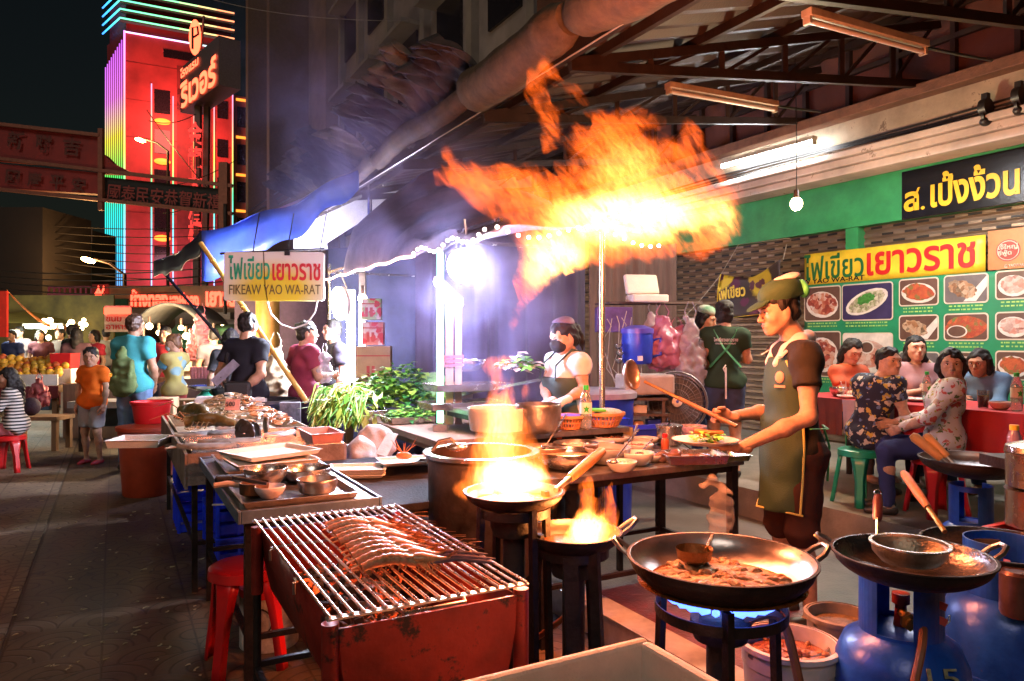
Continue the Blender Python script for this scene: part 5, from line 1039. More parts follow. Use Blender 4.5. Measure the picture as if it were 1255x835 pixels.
for px, py, z, m, lab in ((285, 503, .93, PINK, 'pink handwritten price card leaning on the prawn heap'), (274, 526, .86, PRICE, 'white price card lying before the lobsters')):
    p = G(px, py, z); t = thing('price_card', lab, 'price card', p, .2); M = frame(V((-.2, -1, .5)), V((1, 0, 0))); MB().box((0, 0, .04), (.10, .004, .085), Matrix.Rotation(-.5, 3, 'X')).build('card', m, t, world=False); text('500', t, p+V((-.04, -.02, .03)), V((1, .2, 0)), .06, .035, DARK, ext=.004, up=V((0, .5, 1)))
one(MB().box(G(262, 500, .80)+V((.1, .15, .06)), (.62, .42, .06), .35), 'foam_board', FOAM, 'white foam lid lying behind the prawn heap', 'foam lid', bev=.012)
# under the fish table: blue crates, red bin, bucket
cr = [('blue plastic crate under the fish table, lowest of the near stack', 4.72, .80, 0), ('blue plastic crate under the fish table, upper of the near stack', 4.74, .80, .31), ('blue crate at the far end under the fish table', 6.2, .70, 0), ('blue crate under the far end, stacked upon another', 6.2, .70, .31), ('blue crate between the two stacks under the table', 5.5, .85, 0)]
c1 = None
for lab, u, w_, z in cr:
    if c1 is None: c1 = crate('blue_crate', lab, UW(u, w_, z), .56, .46, .30, BCR, TH, 'blue crates under the fish table')
    else: dup(c1, UW(u, w_, z), TH, lab)
def bucket(nm, lab, p, r, h, m, cat='bucket', rim=True, handle=True, taper=.82, group=None):
    t = thing(nm, lab, cat, p, .3, group); MB().lathe([(r*taper*.98, 0), (r*taper, .004), (r*.96, h*.82), (r*.99, h*.83), (r, h), (r-.006, h), (r*.94, h*.8), (r*taper-.008, .012), (1e-4, .012)], n=36).build('shell', m, t, world=False)
    if rim: MB().lathe([(r+.001, h-.018), (r+.012, h-.016), (r+.012, h), (r+.001, h+.003)], n=36).build('rim', m, t, world=False)
    if handle: MB().tube([(r*1.02*math.cos(a), r*.3*math.sin(a)*-1, h-.03+.0*a-.12*r*math.sin(a)) for a in [PI*i/12 for i in range(13)]], .005, 6).build('handle', DSTEEL, t, world=False)
    return t
REDB = mat('red_bin_plastic', (.42, .055, .02), .45, var=.25, scale=5, bump=.15); REDK = mat('red_bucket_plastic', (.60, .02, .025), .35, var=.1, bump=.08)
pb_ = G(180, 606, 0); t = thing('red_bin', 'tall orange red plastic barrel on the pavement by the fish table', 'bin', pb_); MB().lathe([(.19, 0), (.205, .02), (.225, .3), (.235, .56), (.245, .57), (.245, .62), (.225, .62), (.2, .03), (1e-4, .03)], n=32).build('barrel', REDB, t, world=False); MB().lathe([(.243, .60), (.262, .605), (.262, .64), (.1, .66), (1e-4, .66)], n=32).build('lid', REDB, t, world=False)
bucket('red_bucket', 'shiny red bucket standing on the orange red barrel', pb_+V((.02, .05, .662)), .175, .20, REDK)
p = G(177, 542, .72)+V((.05, -.15, 0)); tray('foam_tray', 'cream foam tray propped against the barrel', p, .34, .30, .05, FOAM, .1)
# behind the fish table: scales, boxes, dark tub
GRS = mat('green_scale', (.02, .30, .16), .4, var=.2); p = G(226, 502, .72)+V((0, .5, 0))
t = thing('weighing_scale', 'green market scale with a round steel pan', 'scale', p); MB().lathe([(.09, 0), (.10, .01), (.085, .1), (.05, .13), (.03, .16)], n=20).build('base', GRS, t, world=False); MB().lathe([(.02, .16), (.1, .165), (.17, .19), (.185, .215), (.175, .205), (.1, .175), (1e-4, .172)], n=32).build('pan', SSTEEL, t, world=False); MB().cyl((0, -.10, .06), (0, -.085, .06), .05).build('dial', PLASW, t, world=False)
for px, py, d, s, m, lab in ((200, 505, 7.6, (.26, .24, .3), CARD, 'brown carton behind the green scale'), (258, 508, 7.9, (.45, .3, .26), FOAM, 'white foam box behind the foam lid'), (222, 508, 8.2, (.4, .3, .34), CARD, 'pale brown carton beneath the blue bags')):
    p = P(px, py, d); t = one(MB().box(p, s, .2), 'storage_box', m, lab, 'box', bev=.01)
MB_ = MB(); p = P(322, 520, 7.0); MB_.lathe([(.30, -.3), (.33, .26), (.345, .27), (.345, .30), (.32, .30), (.29, -.25), (1e-4, -.25)], p-V((0, 0, .06)), n=32); one(MB_, 'black_tub', mat('black_tub_plastic', (.02, .02, .022), .4, var=.3), 'large black plastic tub behind the fish table', 'tub')
bucket('blue_bucket', 'bright blue bucket beside the black tub', P(318, 520, 6.75)-V((-.12, 0, .05)), .12, .17, BCR)
# ---- near table with trays, bowls and plates
nt_ = table('steel_side_table', 'blue edged steel table beside the grill with trays and bowls', 2.96, 4.42, .42, .97, .78, STEELT, lm=IRON, lr=.035)
b = MB(); hx, hy = .275, .73
for s in (-1, 1): b.box((s*(hx+.004), 0, .765), (.012, hy*2+.02, .05)); b.box((0, s*(hy+.004), .765), (hx*2-.006, .012, .05))
b.build('edge_trim', BLUEE, nt_, world=False, bev=.003)
TT = .782
tray('baking_tray', 'steel tray with pans and bowls at the near end of the side table', UW(3.26, .67, TT), .46, .50, .025, DSTEEL); tray('baking_tray', 'steel tray under the white foam plates at the far end', UW(4.02, .70, TT), .46, .62, .03, DSTEEL)
for i, (u, w_, z, rz, lab) in enumerate(((3.9, .70, .815, .1, 'cream foam plate lowest in the stack on the far tray'), (4.02, .72, .838, .35, 'cream foam plate tilted on top of the stack on the far tray'), )):
    tray('foam_plate', lab, UW(u, w_, z), .40, .34, .022, FOAM, TH+rz, 'foam plates')
def plate_at(lab, px, py, z, lx, ly, rz): return tray('foam_plate', lab, G(px, py, z), lx, ly, .016, FOAM, rz, 'foam plates')
bowl('mixing_bowl', 'steel mixing bowl with a ladle handle across it, on the side table', G(326, 597, TT+.01), .095, .085, SSTEEL, foot=.5); bowl('mixing_bowl', 'wide shallow steel bowl at the back of the near tray', G(375, 588, TT+.01), .115, .055, SSTEEL, foot=.7); bowl('mixing_bowl', 'steel bowl with straight sides at the right of the tray', G(389, 604, TT+.01), .085, .06, DSTEEL, foot=.75); bowl('plastic_bowl', 'small white plastic bowl in front of the steel bowls', G(331, 611, TT+.01), .062, .05, mat('milky_plastic', (.66, .58, .62), .35, var=.05), foot=.5)
p = G(312, 607, TT+.012); t = thing('small_saucepan', 'small blackened saucepan with a wooden handle left of the white bowl', 'saucepan', p); MB().lathe([(.045, 0), (.06, .01), (.062, .055), (.057, .055), (.05, .01), (1e-4, .008)], n=24).build('pan', mat('burnt_pan', (.10, .05, .025), .4, .5, var=.5), t, world=False); MB().tube([(-.05, -.02, .045), (-.10, -.035, .055), (-.15, -.05, .05)], [.01, .013, .011], 8).build('handle', mat('pale_handle', (.5, .36, .28), .5), t, world=False)
one(MB().tube([G(286, 585, .86), G(305, 589, .87), G(328, 593, .868)], [.008, .010, .007], 8), 'ladle', mat('dark_handle', (.10, .06, .06), .4), 'dark ladle lying across the steel mixing bowl', 'ladle'); one(MB().box(G(292, 586, .81), (.20, .06, .03), .3), 'dark_cloth', mat('black_cloth', (.02, .018, .018), .9, bump=.5), 'dark folded cloth on the tray behind the saucepan', 'cloth', bev=.012)
one(MB().tube([G(260, 619, .74), G(294, 618, .74)], .004, 6), 'skewer', PLASW, 'pale stick poking out from the corner of the side table', 'stick')
# low dark counter between table and pot, with plates
ct = table('low_counter', 'soot blackened low counter between side table and big pot', 3.15, 4.5, 1.02, 1.72, .70, mat('sooty_counter', (.028, .022, .02), .9, var=.5, scale=8, bump=.4, spec=.15), lm=IRON)
for i, (px, py, z, lab) in enumerate(((437, 583, .705, 'white foam plate at the bottom of the stack on the dark counter'), (437, 579, .722, 'white foam plate in the middle of the stack on the dark counter'), (438, 576, .739, 'white foam plate on top of the stack on the dark counter'))): plate_at(lab, px, py, z, .30, .20, .12)
t = plate_at('white foam plate carrying a grilled prawn head', 497, 567, .76, .28, .22, .35); one(MB().box(G(497, 570, .735)-V((0, 0, .02)), (.3, .22, .06), .35), 'plate_stand', IRON, 'blackened block holding up the plate with the prawn head', 'block')
b = MB(); q = random.Random(3); p = G(495, 562, .785); b.ell(p+V((0, 0, .015)), (.045, .03, .022), None, 10)
for i in range(12): a = q.uniform(0, 6.3); b.tube([p+V((0, 0, .02)), p+V((math.cos(a)*.04, math.sin(a)*.02, .06)), p+V((math.cos(a)*.07, math.sin(a)*.03, q.uniform(.03, .13)))], [.003, .002, .001], 4)
one(b, 'cooked_prawn', mat('cooked_prawn', (.62, .20, .06), .35, var=.3, scale=40, bump=.2), 'grilled orange prawn head with feelers on a foam plate', 'prawn')
one(MB().prism([P(460, 556, 4.3), P(475, 530, 4.5), P(487, 533, 4.5), P(474, 560, 4.3)], V((0, .03, 0))), 'plank', mat('grey_plank', (.34, .29, .26), .7, var=.3), 'short grey plank leaning behind the counter', 'plank')
for px, py, d, r_, lab in ((443, 560, 4.8, (.11, .1, .12), 'knotted pale plastic sack under the vegetable bench, left'), (462, 548, 4.95, (.13, .1, .15), 'pale sack slumped against the plank under the bench')):
    q = SDF(); q.ell(P(px, py, d), r_).ell(P(px+4, py-10, d), (.06, .06, .07)).noise(.012, 40, 3); va, fa = q.mesh(.012); one(MB().arr(va, fa), 'plastic_sack', mat('sack_plastic', (.50, .45, .42), .4, var=.15, bump=.3), lab, 'sack')
# ---- prep table of the cook
pt = table('prep_table', 'steel preparation table crowded with bowls in front of the cook', 2.9, 3.6, 1.72, 3.0, .80, DSTEEL, lm=IRON, lr=.045)
t4 = table('back_shelf_table', 'narrow steel shelf table carrying two baskets before the masked woman', 3.62, 3.98, 1.95, 2.78, .91, DSTEEL, lm=IRON)
CER = mat('white_ceramic', (.68, .64, .60), .25, var=.06, bump=.03, coat=.3); BEIGE = mat('beige_plastic', (.60, .50, .42), .35, var=.08, bump=.05)
SAUCE = foodmat('brown_sauce', [(.10, .03, .01), (.24, .09, .03), (.16, .05, .015)], 60, .3); GARL = foodmat('chopped_white', [(.45, .40, .30), (.6, .55, .45), (.35, .30, .2)], 110); REDF = foodmat('red_chili', [(.30, .04, .015), (.45, .10, .03), (.25, .12, .03)], 80, .35); GRNF = foodmat('chopped_green', [(.04, .16, .02), (.12, .30, .05), (.30, .40, .12)], 90); ORF = foodmat('orange_paste', [(.45, .16, .04), (.55, .26, .08), (.35, .1, .03)], 60, .35)
TP = .802
items = [('white bowl of minced meat between the basins', 722, 556, .085, .05, CER, REDF, 1), ('white bowl of noodles near the table edge', 762, 578, .075, .05, CER, GARL, 1), ('pale blue rimmed bowl behind the grey basin', 737, 551, .08, .045, mat('bluish_bowl', (.5, .52, .58), .3, var=.06), ORF, 0), ('small white sauce bowl by the crumpled bag', 800, 566, .05, .035, CER, SAUCE, 0), ('big steel basin at the left front of the prep table', 694, 574, .155, .085, SSTEEL, ORF, 0), ('wide steel basin of chopped white garlic, left of the handle', 706, 562, .125, .085, DSTEEL, GARL, 1), ('large grey basin behind the wooden wok handle', 744, 568, .125, .085, mat('grey_basin', (.33, .31, .31), .35, var=.1), SAUCE, 0), ('small round orange lit bowl at the front edge', 781, 570, .087, .065, CER, None, 0), ('shallow white bowl of brown chili sauce at the table back', 750, 546, .11, .055, CER, SAUCE, 1),
         ('shallow bowl of pale chopped garlic behind the steel basin', 708, 545, .12, .045, DSTEEL, GARL, 1), ('square edged white bowl of red brown paste in mid table', 783, 555, .085, .05, CER, REDF, 1), ('wide cream bowl of sauce before the steel pot', 790, 546, .085, .045, CER, ORF, 0), ('patterned bowl of chopped green herbs beside the steel pot', 849, 536, .09, .075, mat('pink_bowl', (.55, .36, .40), .3, var=.5, scale=40), GRNF, 1), ('worn steel basin of broth left of the front basins', 668, 566, .12, .08, DSTEEL, SAUCE, 0), ('small red rimmed bowl near the flames', 676, 548, .09, .07, mat('red_bowl', (.50, .10, .06), .3), None, 0)]
for lab, px, py, r_, h_, m, fl, lp in items: bowl('bowl', lab, G(px, py, TP), r_, h_, m, fl, group='bowls on the preparation table', lump=bool(lp), flare=.8)
tray('steel_tray', 'rectangular steel tray at the right end of the prep table', G(848, 566, TP), .32, .22, .045, SSTEEL, .12, fill=SAUCE); tray('steel_tray', 'second steel tray partly beneath the cook plate', G(888, 563, TP), .20, .2, .03, SSTEEL, .3)
tray('blue_tray', 'bright blue plastic tray behind the bowls', G(790, 533, TP), .40, .22, .05, mat('blue_tray_plastic', (.02, .04, .55), .4, var=.15), .35); tray('blue_tray', 'blue plastic basket rim showing behind the baskets', G(735, 527, TP)+V((0, .1, 0)), .4, .2, .07, BCR, .4)
p = G(820, 545, TP); t = thing('steel_pot', 'tall steel pot with a flat lid on the prep table', 'pot', p); MB().lathe([(.072, 0), (.076, .004), (.076, .105), (.082, .108), (.082, .113), (.07, .113), (.07, .01), (1e-4, .008)], n=32).build('pot', SSTEEL, t, world=False); l_ = MB().lathe([(.083, .114), (.083, .12), (.05, .128), (1e-4, .13)], n=32).build('lid', SSTEEL, t, world=False); MB().lathe([(.008, .13), (.008, .14), (.015, .145), (.012, .158), (1e-4, .16)], n=14).build('knob', DARK, l_, world=False)
p = G(815, 551, TP); t = thing('sauce_bottle', 'small red capped chili bottle before the steel pot', 'bottle', p); MB().lathe([(.022, 0), (.024, .003), (.024, .05), (.018, .065), (.012, .072)], n=18).build('bottle', mat('chili_bottle', (.42, .10, .04), .25), t, world=False); MB().cyl((0, 0, .072), (0, 0, .092), .016).build('cap', REDK, t, world=False)
p = G(769, 538, TP); t = thing('glass_jar', 'small glass jar of yellow paste behind the bowls', 'jar', p); MB().lathe([(.035, 0), (.037, .004), (.037, .07), (.033, .075)], n=20).build('jar', mat('jar_paste', (.42, .30, .14), .2, var=.3), t, world=False)
def spoon(lab, a, c, m=SSTEEL): b = MB(); b.tube([a, a.lerp(c, .5), c], [.0035, .005, .007], 6, flat=.5); b.ell(a, (.026, .02, .01), None, 10); return one(b, 'spoon', m, lab, 'spoon', 'spoons in the bowls')
spoon('spoon sticking out of the orange bowl group to the left', G(752, 566, .87), P(783, 526, 3.7)); spoon('spoon standing in the white bowl of paste', G(784, 556, .85), P(800, 538, 3.9)); spoon('white spoon rising beside the blue tray', G(772, 548, .84), P(781, 520, 4.0), PLASW); spoon('spoon leaning in the broth pot near the masked woman', G(668, 548, .88), P(694, 508, 4.2)); spoon('dark spoon lying beside the steel pot', G(848, 552, .84), P(834, 541, 3.95), IRON)
q = SDF(); p = G(813, 566, TP); q.ell(p+V((0, 0, .025)), (.05, .035, .03)).ell(p+V((.06, .01, .03)), (.04, .035, .035)).noise(.01, 70, 2); va, fa = q.mesh(.006); one(MB().arr(va, fa), 'crumpled_bag', mat('crumpled_brown', (.14, .06, .04), .3, var=.5), 'crumpled dark oily bag at the front edge of the table', 'bag')
def basket(lab, px, py, z, r, h, m):
    p = G(px, py, z); t = thing('basket', lab, 'basket', p, 0, 'orange basket pair'); b = MB(); n = 30
    for i in range(n): a = 2*PI*i/n; b.bar((r*.66*math.cos(a), r*.66*math.sin(a), .0), (r*math.cos(a+.06), r*math.sin(a+.06), h), .010, .006, up=V((-math.sin(a), math.cos(a), 0)))
    b.build('ribs', m, t, world=False); b = MB(); b.lathe([(r*1.0, h-.012), (r*1.06, h-.01), (r*1.06, h+.006), (r*.97, h+.006)], n=36, closed=True); b.lathe([(r*.70, 0), (r*.70, .012), (1e-4, .012)], n=30); b.lathe([(r*.82, h*.45), (r*.86, h*.45), (r*.87, h*.55), (r*.83, h*.55)], n=36, closed=True); b.build('rim', m, t, world=False); return t, p
OB = mat('orange_basket_plastic', (.62, .26, .10), .4, var=.1); t, p = basket('orange slatted basket with purple contents', 697, 525, .915, .10, .075, OB); MB().lathe([(.09, .06), (.08, .08), (1e-4, .085)], n=20, wob=.05).build('contents', mat('purple_net', (.14, .05, .35), .6, var=.3), t, world=False); t, p = basket('orange slatted basket with pale vegetables and a green lid', 740, 522, .915, .125, .08, OB); MB().ell((.03, 0, .075), (.09, .08, .035), None, 12).build('contents', GARL, t, world=False); MB().box((-.05, -.02, .10), (.11, .1, .012)).build('green_lid', mat('lime_lid', (.12, .5, .06), .4), t, world=False)
def water_bottle(lab, p, s=1., tint=None, grp='water bottles'):
    t = thing('water_bottle', lab, 'bottle', p, 0, grp); PET = mat('clear_pet', (.62, .66, .66), .12, var=0, bump=0, trans=.75, alpha=1, spec=.5)
    MB().lathe([(r_*s, z_*s) for r_, z_ in ((.026, 0), (.032, .006), (.033, .05), (.030, .055), (.033, .06), (.033, .155), (.026, .185), (.013, .212), (.013, .222))], n=24).build('bottle', PET, t, world=False); MB().lathe([(r_*s, z_*s) for r_, z_ in ((.0336, .085), (.0338, .087), (.0338, .145), (.0336, .147))], n=24).build('label_band', mat('bottle_label_white', (.62, .66, .60), .4, var=0), t, world=False)
    b = MB(); b.add([V((.034*s*math.sin(x), -.0352*s*math.cos(x), z*s)) for x, z in [(0, .132), (.18, .12), (.55, .122), (.3, .108), (.45, .09), (0, .1), (-.45, .09), (-.3, .108), (-.55, .122), (-.18, .12)]], [tuple(range(9, -1, -1))]); b.build('emblem', mat('bottle_green', (.02, .42, .06), .4), t, world=False); MB().cyl((0, 0, .216*s), (0, 0, .24*s), .0155*s).build('cap', MC['bottle_green'], t, world=False); return t
water_bottle('clear water bottle with a green emblem standing between the two baskets', G(718, 526, .915), 1.08)
# pots on the masked woman's counter
for lab, px, py, r_, h_, m in (('dark soup pot in front of the masked woman', 660, 530, .13, .16, DSTEEL), ('wide steel strainer pan under the gloved hands', 688, 505, .11, .06, SSTEEL), ('white basin seen through the tall flame', 610, 530, .17, .14, CER)): bowl('cooking_pot', lab, G(px, py, .92 if py > 510 else .95), r_, h_, m, foot=.8)
tb = table('steamer_counter', 'cluttered steel counter beside the masked woman behind the flame', 4.1, 5.3, 2.15, 2.6, .95, STEELT, lm=IRON); 
for lab, px, py, z, r_, fl in (('steel tray of prawns on the counter left of the flame', 572, 478, 1.02, .16, ORF), ('steel tray of chopped greens under the upper tray', 566, 500, .96, .16, GRNF)): tray('shelf_tray', lab, G(px, py, z)+V((0, .2, 0)) if 0 else P(px, py, 5.5), .6, .3, .05, SSTEEL, TH, fill=fl)
b = MB(); b.bar(P(560, 485, 5.7), P(680, 462, 5.1), .02); b.bar(P(555, 500, 5.75), P(660, 500, 5.3), .03); one(b, 'shelf_rail', SSTEEL, 'steel shelf rails behind the tall flame', 'rail'); bowl('domed_cover', 'shiny domed lid hanging in the violet haze', P(572, 455, 5.9), .16, .09, SSTEEL); one(leaves(reg(P(636, 452, 5.0), .12, .1, .1), 90, [PLASW, LG[0]], .09, 12), 'napkin_stack', [PLASW, LG[0]], 'crumpled white and green paper on the steel shelf', 'paper')
# ---- storage corner behind the prep table
SHD = 6.6
b = MB(); b.bar(P(738, 372, SHD), P(850, 372, SHD+.3), .3, .02); t = one(b, 'wall_shelf', mat('dark_shelf', (.08, .05, .045), .7), 'dark shelf on the brown curtain carrying foam boxes', 'shelf')
p = P(793, 371, SHD); t = thing('foam_box', 'open white foam takeaway box on the shelf', 'box', p, .2); MB().box((0, 0, .035), (.34, .2, .07)).build('base', FOAM, t, world=False, bev=.015); MB().box((.0, .14, .17), (.32, .05, .2), Matrix.Rotation(-.4, 3, 'X')).build('lid', FOAM, t, world=False, bev=.02)
JUG = mat('blue_jug_plastic', (.02, .05, .48), .35, var=.15); p = P(781, 446, 6.3); t = thing('water_cooler', 'blue water cooler jug hanging by the pole', 'cooler', p); MB().lathe([(.11, 0), (.125, .02), (.135, .2), (.13, .26)], n=24).build('jug', JUG, t, world=False); MB().lathe([(.14, .26), (.14, .30), (.06, .33), (1e-4, .33)], n=24).build('lid', mat('violet_lid', (.10, .08, .5), .35), t, world=False); b = MB(); b.tube([(.13, 0, .2), (.2, 0, .22), (.2, 0, .08), (.13, 0, .06)], .014, 8); b.build('handle', JUG, t, world=False); b = MB(); b.box((0, -.135, .05), (.04, .04, .04)); b.build('tap', PLASW, t, world=False)
def bag(lab, px, py, d, rx, rz_2, m, seed=1, grp='hanging plastic bags'):
    p = P(px, py, d); q = SDF(); q.ell(p, (rx, rx*.7, rz_2)).cone(p+V((0, 0, rz_2*.5)), p+V((0, 0, rz_2*1.35)), rx*.62, rx*.3, .05).box(p-Z*rz_2*.45, (rx*.8, rx*.5, rz_2*.45), None, .03, .06).noise(.02, 52, seed); va, fa = q.mesh(.012); b = MB().arr(va, fa); [b.tube([p+V((sg*rx*.2, 0, rz_2*1.25)), p+V((sg*rx*.35, 0, rz_2*1.6)), p+V((sg*rx*.1, 0, rz_2*1.95))], [.012, .014, .006], 6, flat=.4) for sg in (1, -1)]; return one(b, 'plastic_bag', m, lab, 'plastic bag', grp)
PK = mat('pink_bag', (.48, .16, .26), .3, var=.3, alpha=.72, bump=.6, bscale=40); CLB = mat('clear_bag', (.50, .46, .50), .25, var=.3, alpha=.5, bump=.6, bscale=40)
bag('pink plastic bag hanging left on the wall hooks', 812, 425, 6.4, .16, .19, PK, 1); bag('pink plastic bag hanging in the middle of the wall hooks', 829, 430, 6.45, .13, .15, PK, 2); bag('clear plastic bag hanging beside the worker in green', 846, 440, 6.4, .14, .26, CLB, 3); bag('clear plastic bag of cups hanging low over the tub', 800, 420, 6.6, .12, .2, CLB, 5)
p = P(829, 493, 6.0); M = frame(V((-.1, -1, .15))); t = thing('standing_fan', 'round dark fan with wire guard and pale hub leaning in the corner', 'fan', p); b = MB(); b.lathe([(0.001, -.03), (.22, -.03), (.225, 0)], p, 36, M); b.build('backplate', mat('fan_dark', (.07, .065, .07), .5, var=.3), t)
b = MB()
for r_ in (.245, .20, .15, .10): b.lathe([(r_-.004, .03), (r_, .034), (r_+.004, .03), (r_, .026)], p, 40, M, closed=True)
for i in range(36): a = 2*PI*i/36; b.tube([p+M @ V((.04*math.cos(a), .04*math.sin(a), .045)), p+M @ V((.24*math.cos(a+.2), .24*math.sin(a+.2), .03))], .0018, 4)
b.build('guard', mat('fan_wire', (.22, .21, .22), .4, .6, var=0), t); b = MB(); b.lathe([(.245, -.03), (.255, 0), (.245, .03), (.235, 0)], p, 40, M, closed=True); b.build('rim', mat('fan_rim', (.45, .42, .44), .35, .3), t); b = MB(); b.lathe([(1e-4, .06), (.03, .058), (.042, .05), (.042, .03)], p, 24, M); b.build('hub', PLASW, t); b = MB(); b.lathe([(1e-4, .064), (.012, .063), (.012, .05)], p, 16, M); b.build('hub_cap', JUG, t)
p = P(690, 500, 5.7); t = thing('storage_tub', 'large deep blue barrel with a pale lid behind the masked woman', 'barrel', V((P(728, 480, 5.8).x, 5.8, 0))); MB().lathe([(.27, 0), (.29, .02), (.31, .95), (.32, 1.0)], n=30).build('barrel', JUG, t, world=False); MB().lathe([(.335, .99), (.335, 1.03), (.30, 1.05), (1e-4, 1.05)], n=30).build('lid', mat('grey_lid', (.35, .32, .4), .4), t, world=False)
p = P(790, 480, 5.9); t = thing('carton', 'pale crumpled carton on the dark rack by the fan', 'box', p, .2); MB().box((0, 0, .06), (.42, .25, .16)).build('box', mat('pale_carton', (.40, .36, .34), .7, var=.2), t, world=False, bev=.02)
b = MB(); [b.bar(P(768, y, 5.9), P(815, y, 5.9), .25, .02) for y in (488, 507, 525)]; [b.bar(P(x, 488, 5.8), V((P(x, 560, 5.8).x, 5.8, 0)), .025) for x in (770, 813)]; one(b, 'storage_rack', mat('rack_dark', (.09, .06, .05), .6), 'low dark rack stacked with odds and ends beside the fan', 'rack')
for i, (px, py, s, m, lab) in enumerate(((782, 503, (.12, .1, .09), PLASW, 'white carton packet in the dark rack'), (800, 520, (.1, .1, .08), JUG, 'blue packet on the lowest rack board'), (778, 522, (.12, .1, .08), CARD, 'brown packet on the lowest rack board'), (752, 392, (.32, .1, .22), mat('violet_panel', (.10, .06, .20), .5, var=.4), 'violet panel box with wires on the brown curtain'))): one(MB().box(P(px, py, 5.9 if i < 3 else 6.5), s, .1), 'packet', m, lab, 'packet', bev=.006)
b = MB(); q = random.Random(6)
for i in range(6): x = 744+i*6; b.tube([P(x, 380+q.uniform(0, 14), 6.35), P(x+q.uniform(-8, 8), 395+q.uniform(0, 10), 6.3), P(x+q.uniform(-14, 14), 420+q.uniform(0, 40), 6.3), P(x+q.uniform(-4, 24), 470+q.uniform(0, 30), 6.1)], .004, 5)
one(b, 'tangled_wire', mat('wire_beige', (.35, .30, .24), .6), 'tangle of thin beige wires hanging below the violet panel', 'wire')
for i, (x, y) in enumerate(((758, 428), (760, 437), (759, 446))): bowl('steel_cup', ('small steel cup hanging top on the curtain hook', 'small steel cup hanging in the middle of the row', 'small steel cup hanging lowest on the curtain')[i], P(x, y, 6.2), .035, .04, SSTEEL)
p = P(884, 620, 3.75); q = SDF(); q.cap(p-Z*.07, p-Z*.0, .07, .055, .05).cap(p, p+Z*.10, .05, .018, .04).chain([p+Z*.09, p+Z*.14+V((-.05, 0, 0)), p+Z*.10+V((-.09, 0, 0))], [.016, .014, .006], .02).noise(.013, 75, 5); va, fa = q.mesh(.006); one(MB().arr(va, fa), 'plastic_bag', mat('rubbish_bag', (.62, .56, .52), .2, var=.2, alpha=.26, bump=.6, bscale=50), 'limp clear bag of rubbish tied to the prep table leg', 'plastic bag')
# ---- charcoal grill
RG = mat('red_grill_steel', (.20, .018, .013), .45, .3, var=.3, scale=5, bump=.3, bscale=25, col2=(.40, .035, .022), wear=((.035, .018, .014), .56, 5)); SOOT = mat('sooty_black', (.022, .017, .015), .7, var=.5, scale=9, bump=.4)
ROD = mat('grill_rod', (.62, .56, .50), .28, .9, var=.25, scale=30, bump=.1)
gu0, gu1, gw0, gw1, gz = 1.69, 2.73, .43, .963, .80
gr = thing('charcoal_grill', 'long red charcoal grill with a steel rod grate over glowing coals', 'grill', UW((gu0+gu1)/2, (gw0+gw1)/2, 0), TH)
hw, hu = (gw1-gw0)/2, (gu1-gu0)/2
def gl(x, y, z): return V((x, y, z))
b = MB(); pr = [(hw-.03, .772), (hw-.035, .68), (hw-.06, .56), (hw-.12, .47), (.0, .44)]; pr = pr+[(-x, z) for x, z in reversed(pr[:-1])]
n = len(pr); vs = [V((x, y, z)) for y in (-hu+.02, hu-.02) for x, z in pr]; b.add(vs, [(i, i+1, n+i+1, n+i) for i in range(n-1)], 0, True); b.build('trough', RG, gr, world=False, solid=.006)
for y, nm in ((-hu+.012, 'end_plate'), (hu-.012, 'end_plate')):
    b = MB(); b.prism([V((x, y-.004, z)) for x, z in pr], (0, .008, 0)); e = b.build(nm, RG, gr, world=False)
    b = MB(); [b.box((-.18+i*.075, y-.006*(1 if y < 0 else -1), .505-.0*i), (.036, .008, .04)) for i in range(1, 5)]; b.build('air_slot', SOOT, e, world=False)
for sx in (-1, 1):
    for sy in (-1, 1):
        l_ = MB().cyl((sx*(hw-.012), sy*(hu-.02), .55), (sx*(hw-.012), sy*(hu-.02), .785), .021, n=14).build('leg_socket', RG, gr, world=False); MB().cyl((sx*(hw-.012), sy*(hu-.02), 0), (sx*(hw-.012), sy*(hu-.02), .56), .014, n=10).build('leg', IRON, gr, world=False)
for s in (-1, 1): MB().bar((-hw, s*(hu-.008), gz), (hw, s*(hu-.008), gz), .022, .005).build('flat_bar', mat('pale_flat_bar', (.66, .60, .52), .35, .7, var=.2), gr, world=False)
for i in range(20): x = -hw+.006+i*(2*hw-.012)/19; MB().cyl((x, -hu, gz+.006), (x, hu, gz+.006), .0038, n=8).build('grate_rod', ROD, gr, world=False)
b = MB(); [b.cyl((-hw-.002, y, gz-.004), (hw+.002, y, gz-.004), .004, n=8) for y in (-.17, .17)]; [b.tube([(-hw-.012, y-.05, gz-.03), (-hw-.012, y-.05, gz+.0), (-hw-.002, y-.04, gz), (-hw, y, gz-.004)], .004, 6) for y in (-.17, .17)]; b.build('grate_crossbar', DSTEEL, gr, world=False)
for s in (-1, 1): b = MB(); b.tube([(-.10, s*(hu-.01), gz), (-.09, s*(hu+.03), gz-.004), (.07, s*(hu+.03), gz-.004), (.08, s*(hu-.01), gz)], .0045, 8); b.build('grate_handle', ROD, gr, world=False)
b = MB(); [b.bar((-hw+.012, s*(hu-.02), .30), (hw-.012, s*(hu-.02), .30), .02) for s in (-1, 1)]; b.bar((-hw+.012, -hu+.02, .285), (-hw+.012, hu-.02, .285), .02); b.bar((hw-.012, -hu+.02, .285), (hw-.012, hu-.02, .285), .02); b.build('brace', IRON, gr, world=False)
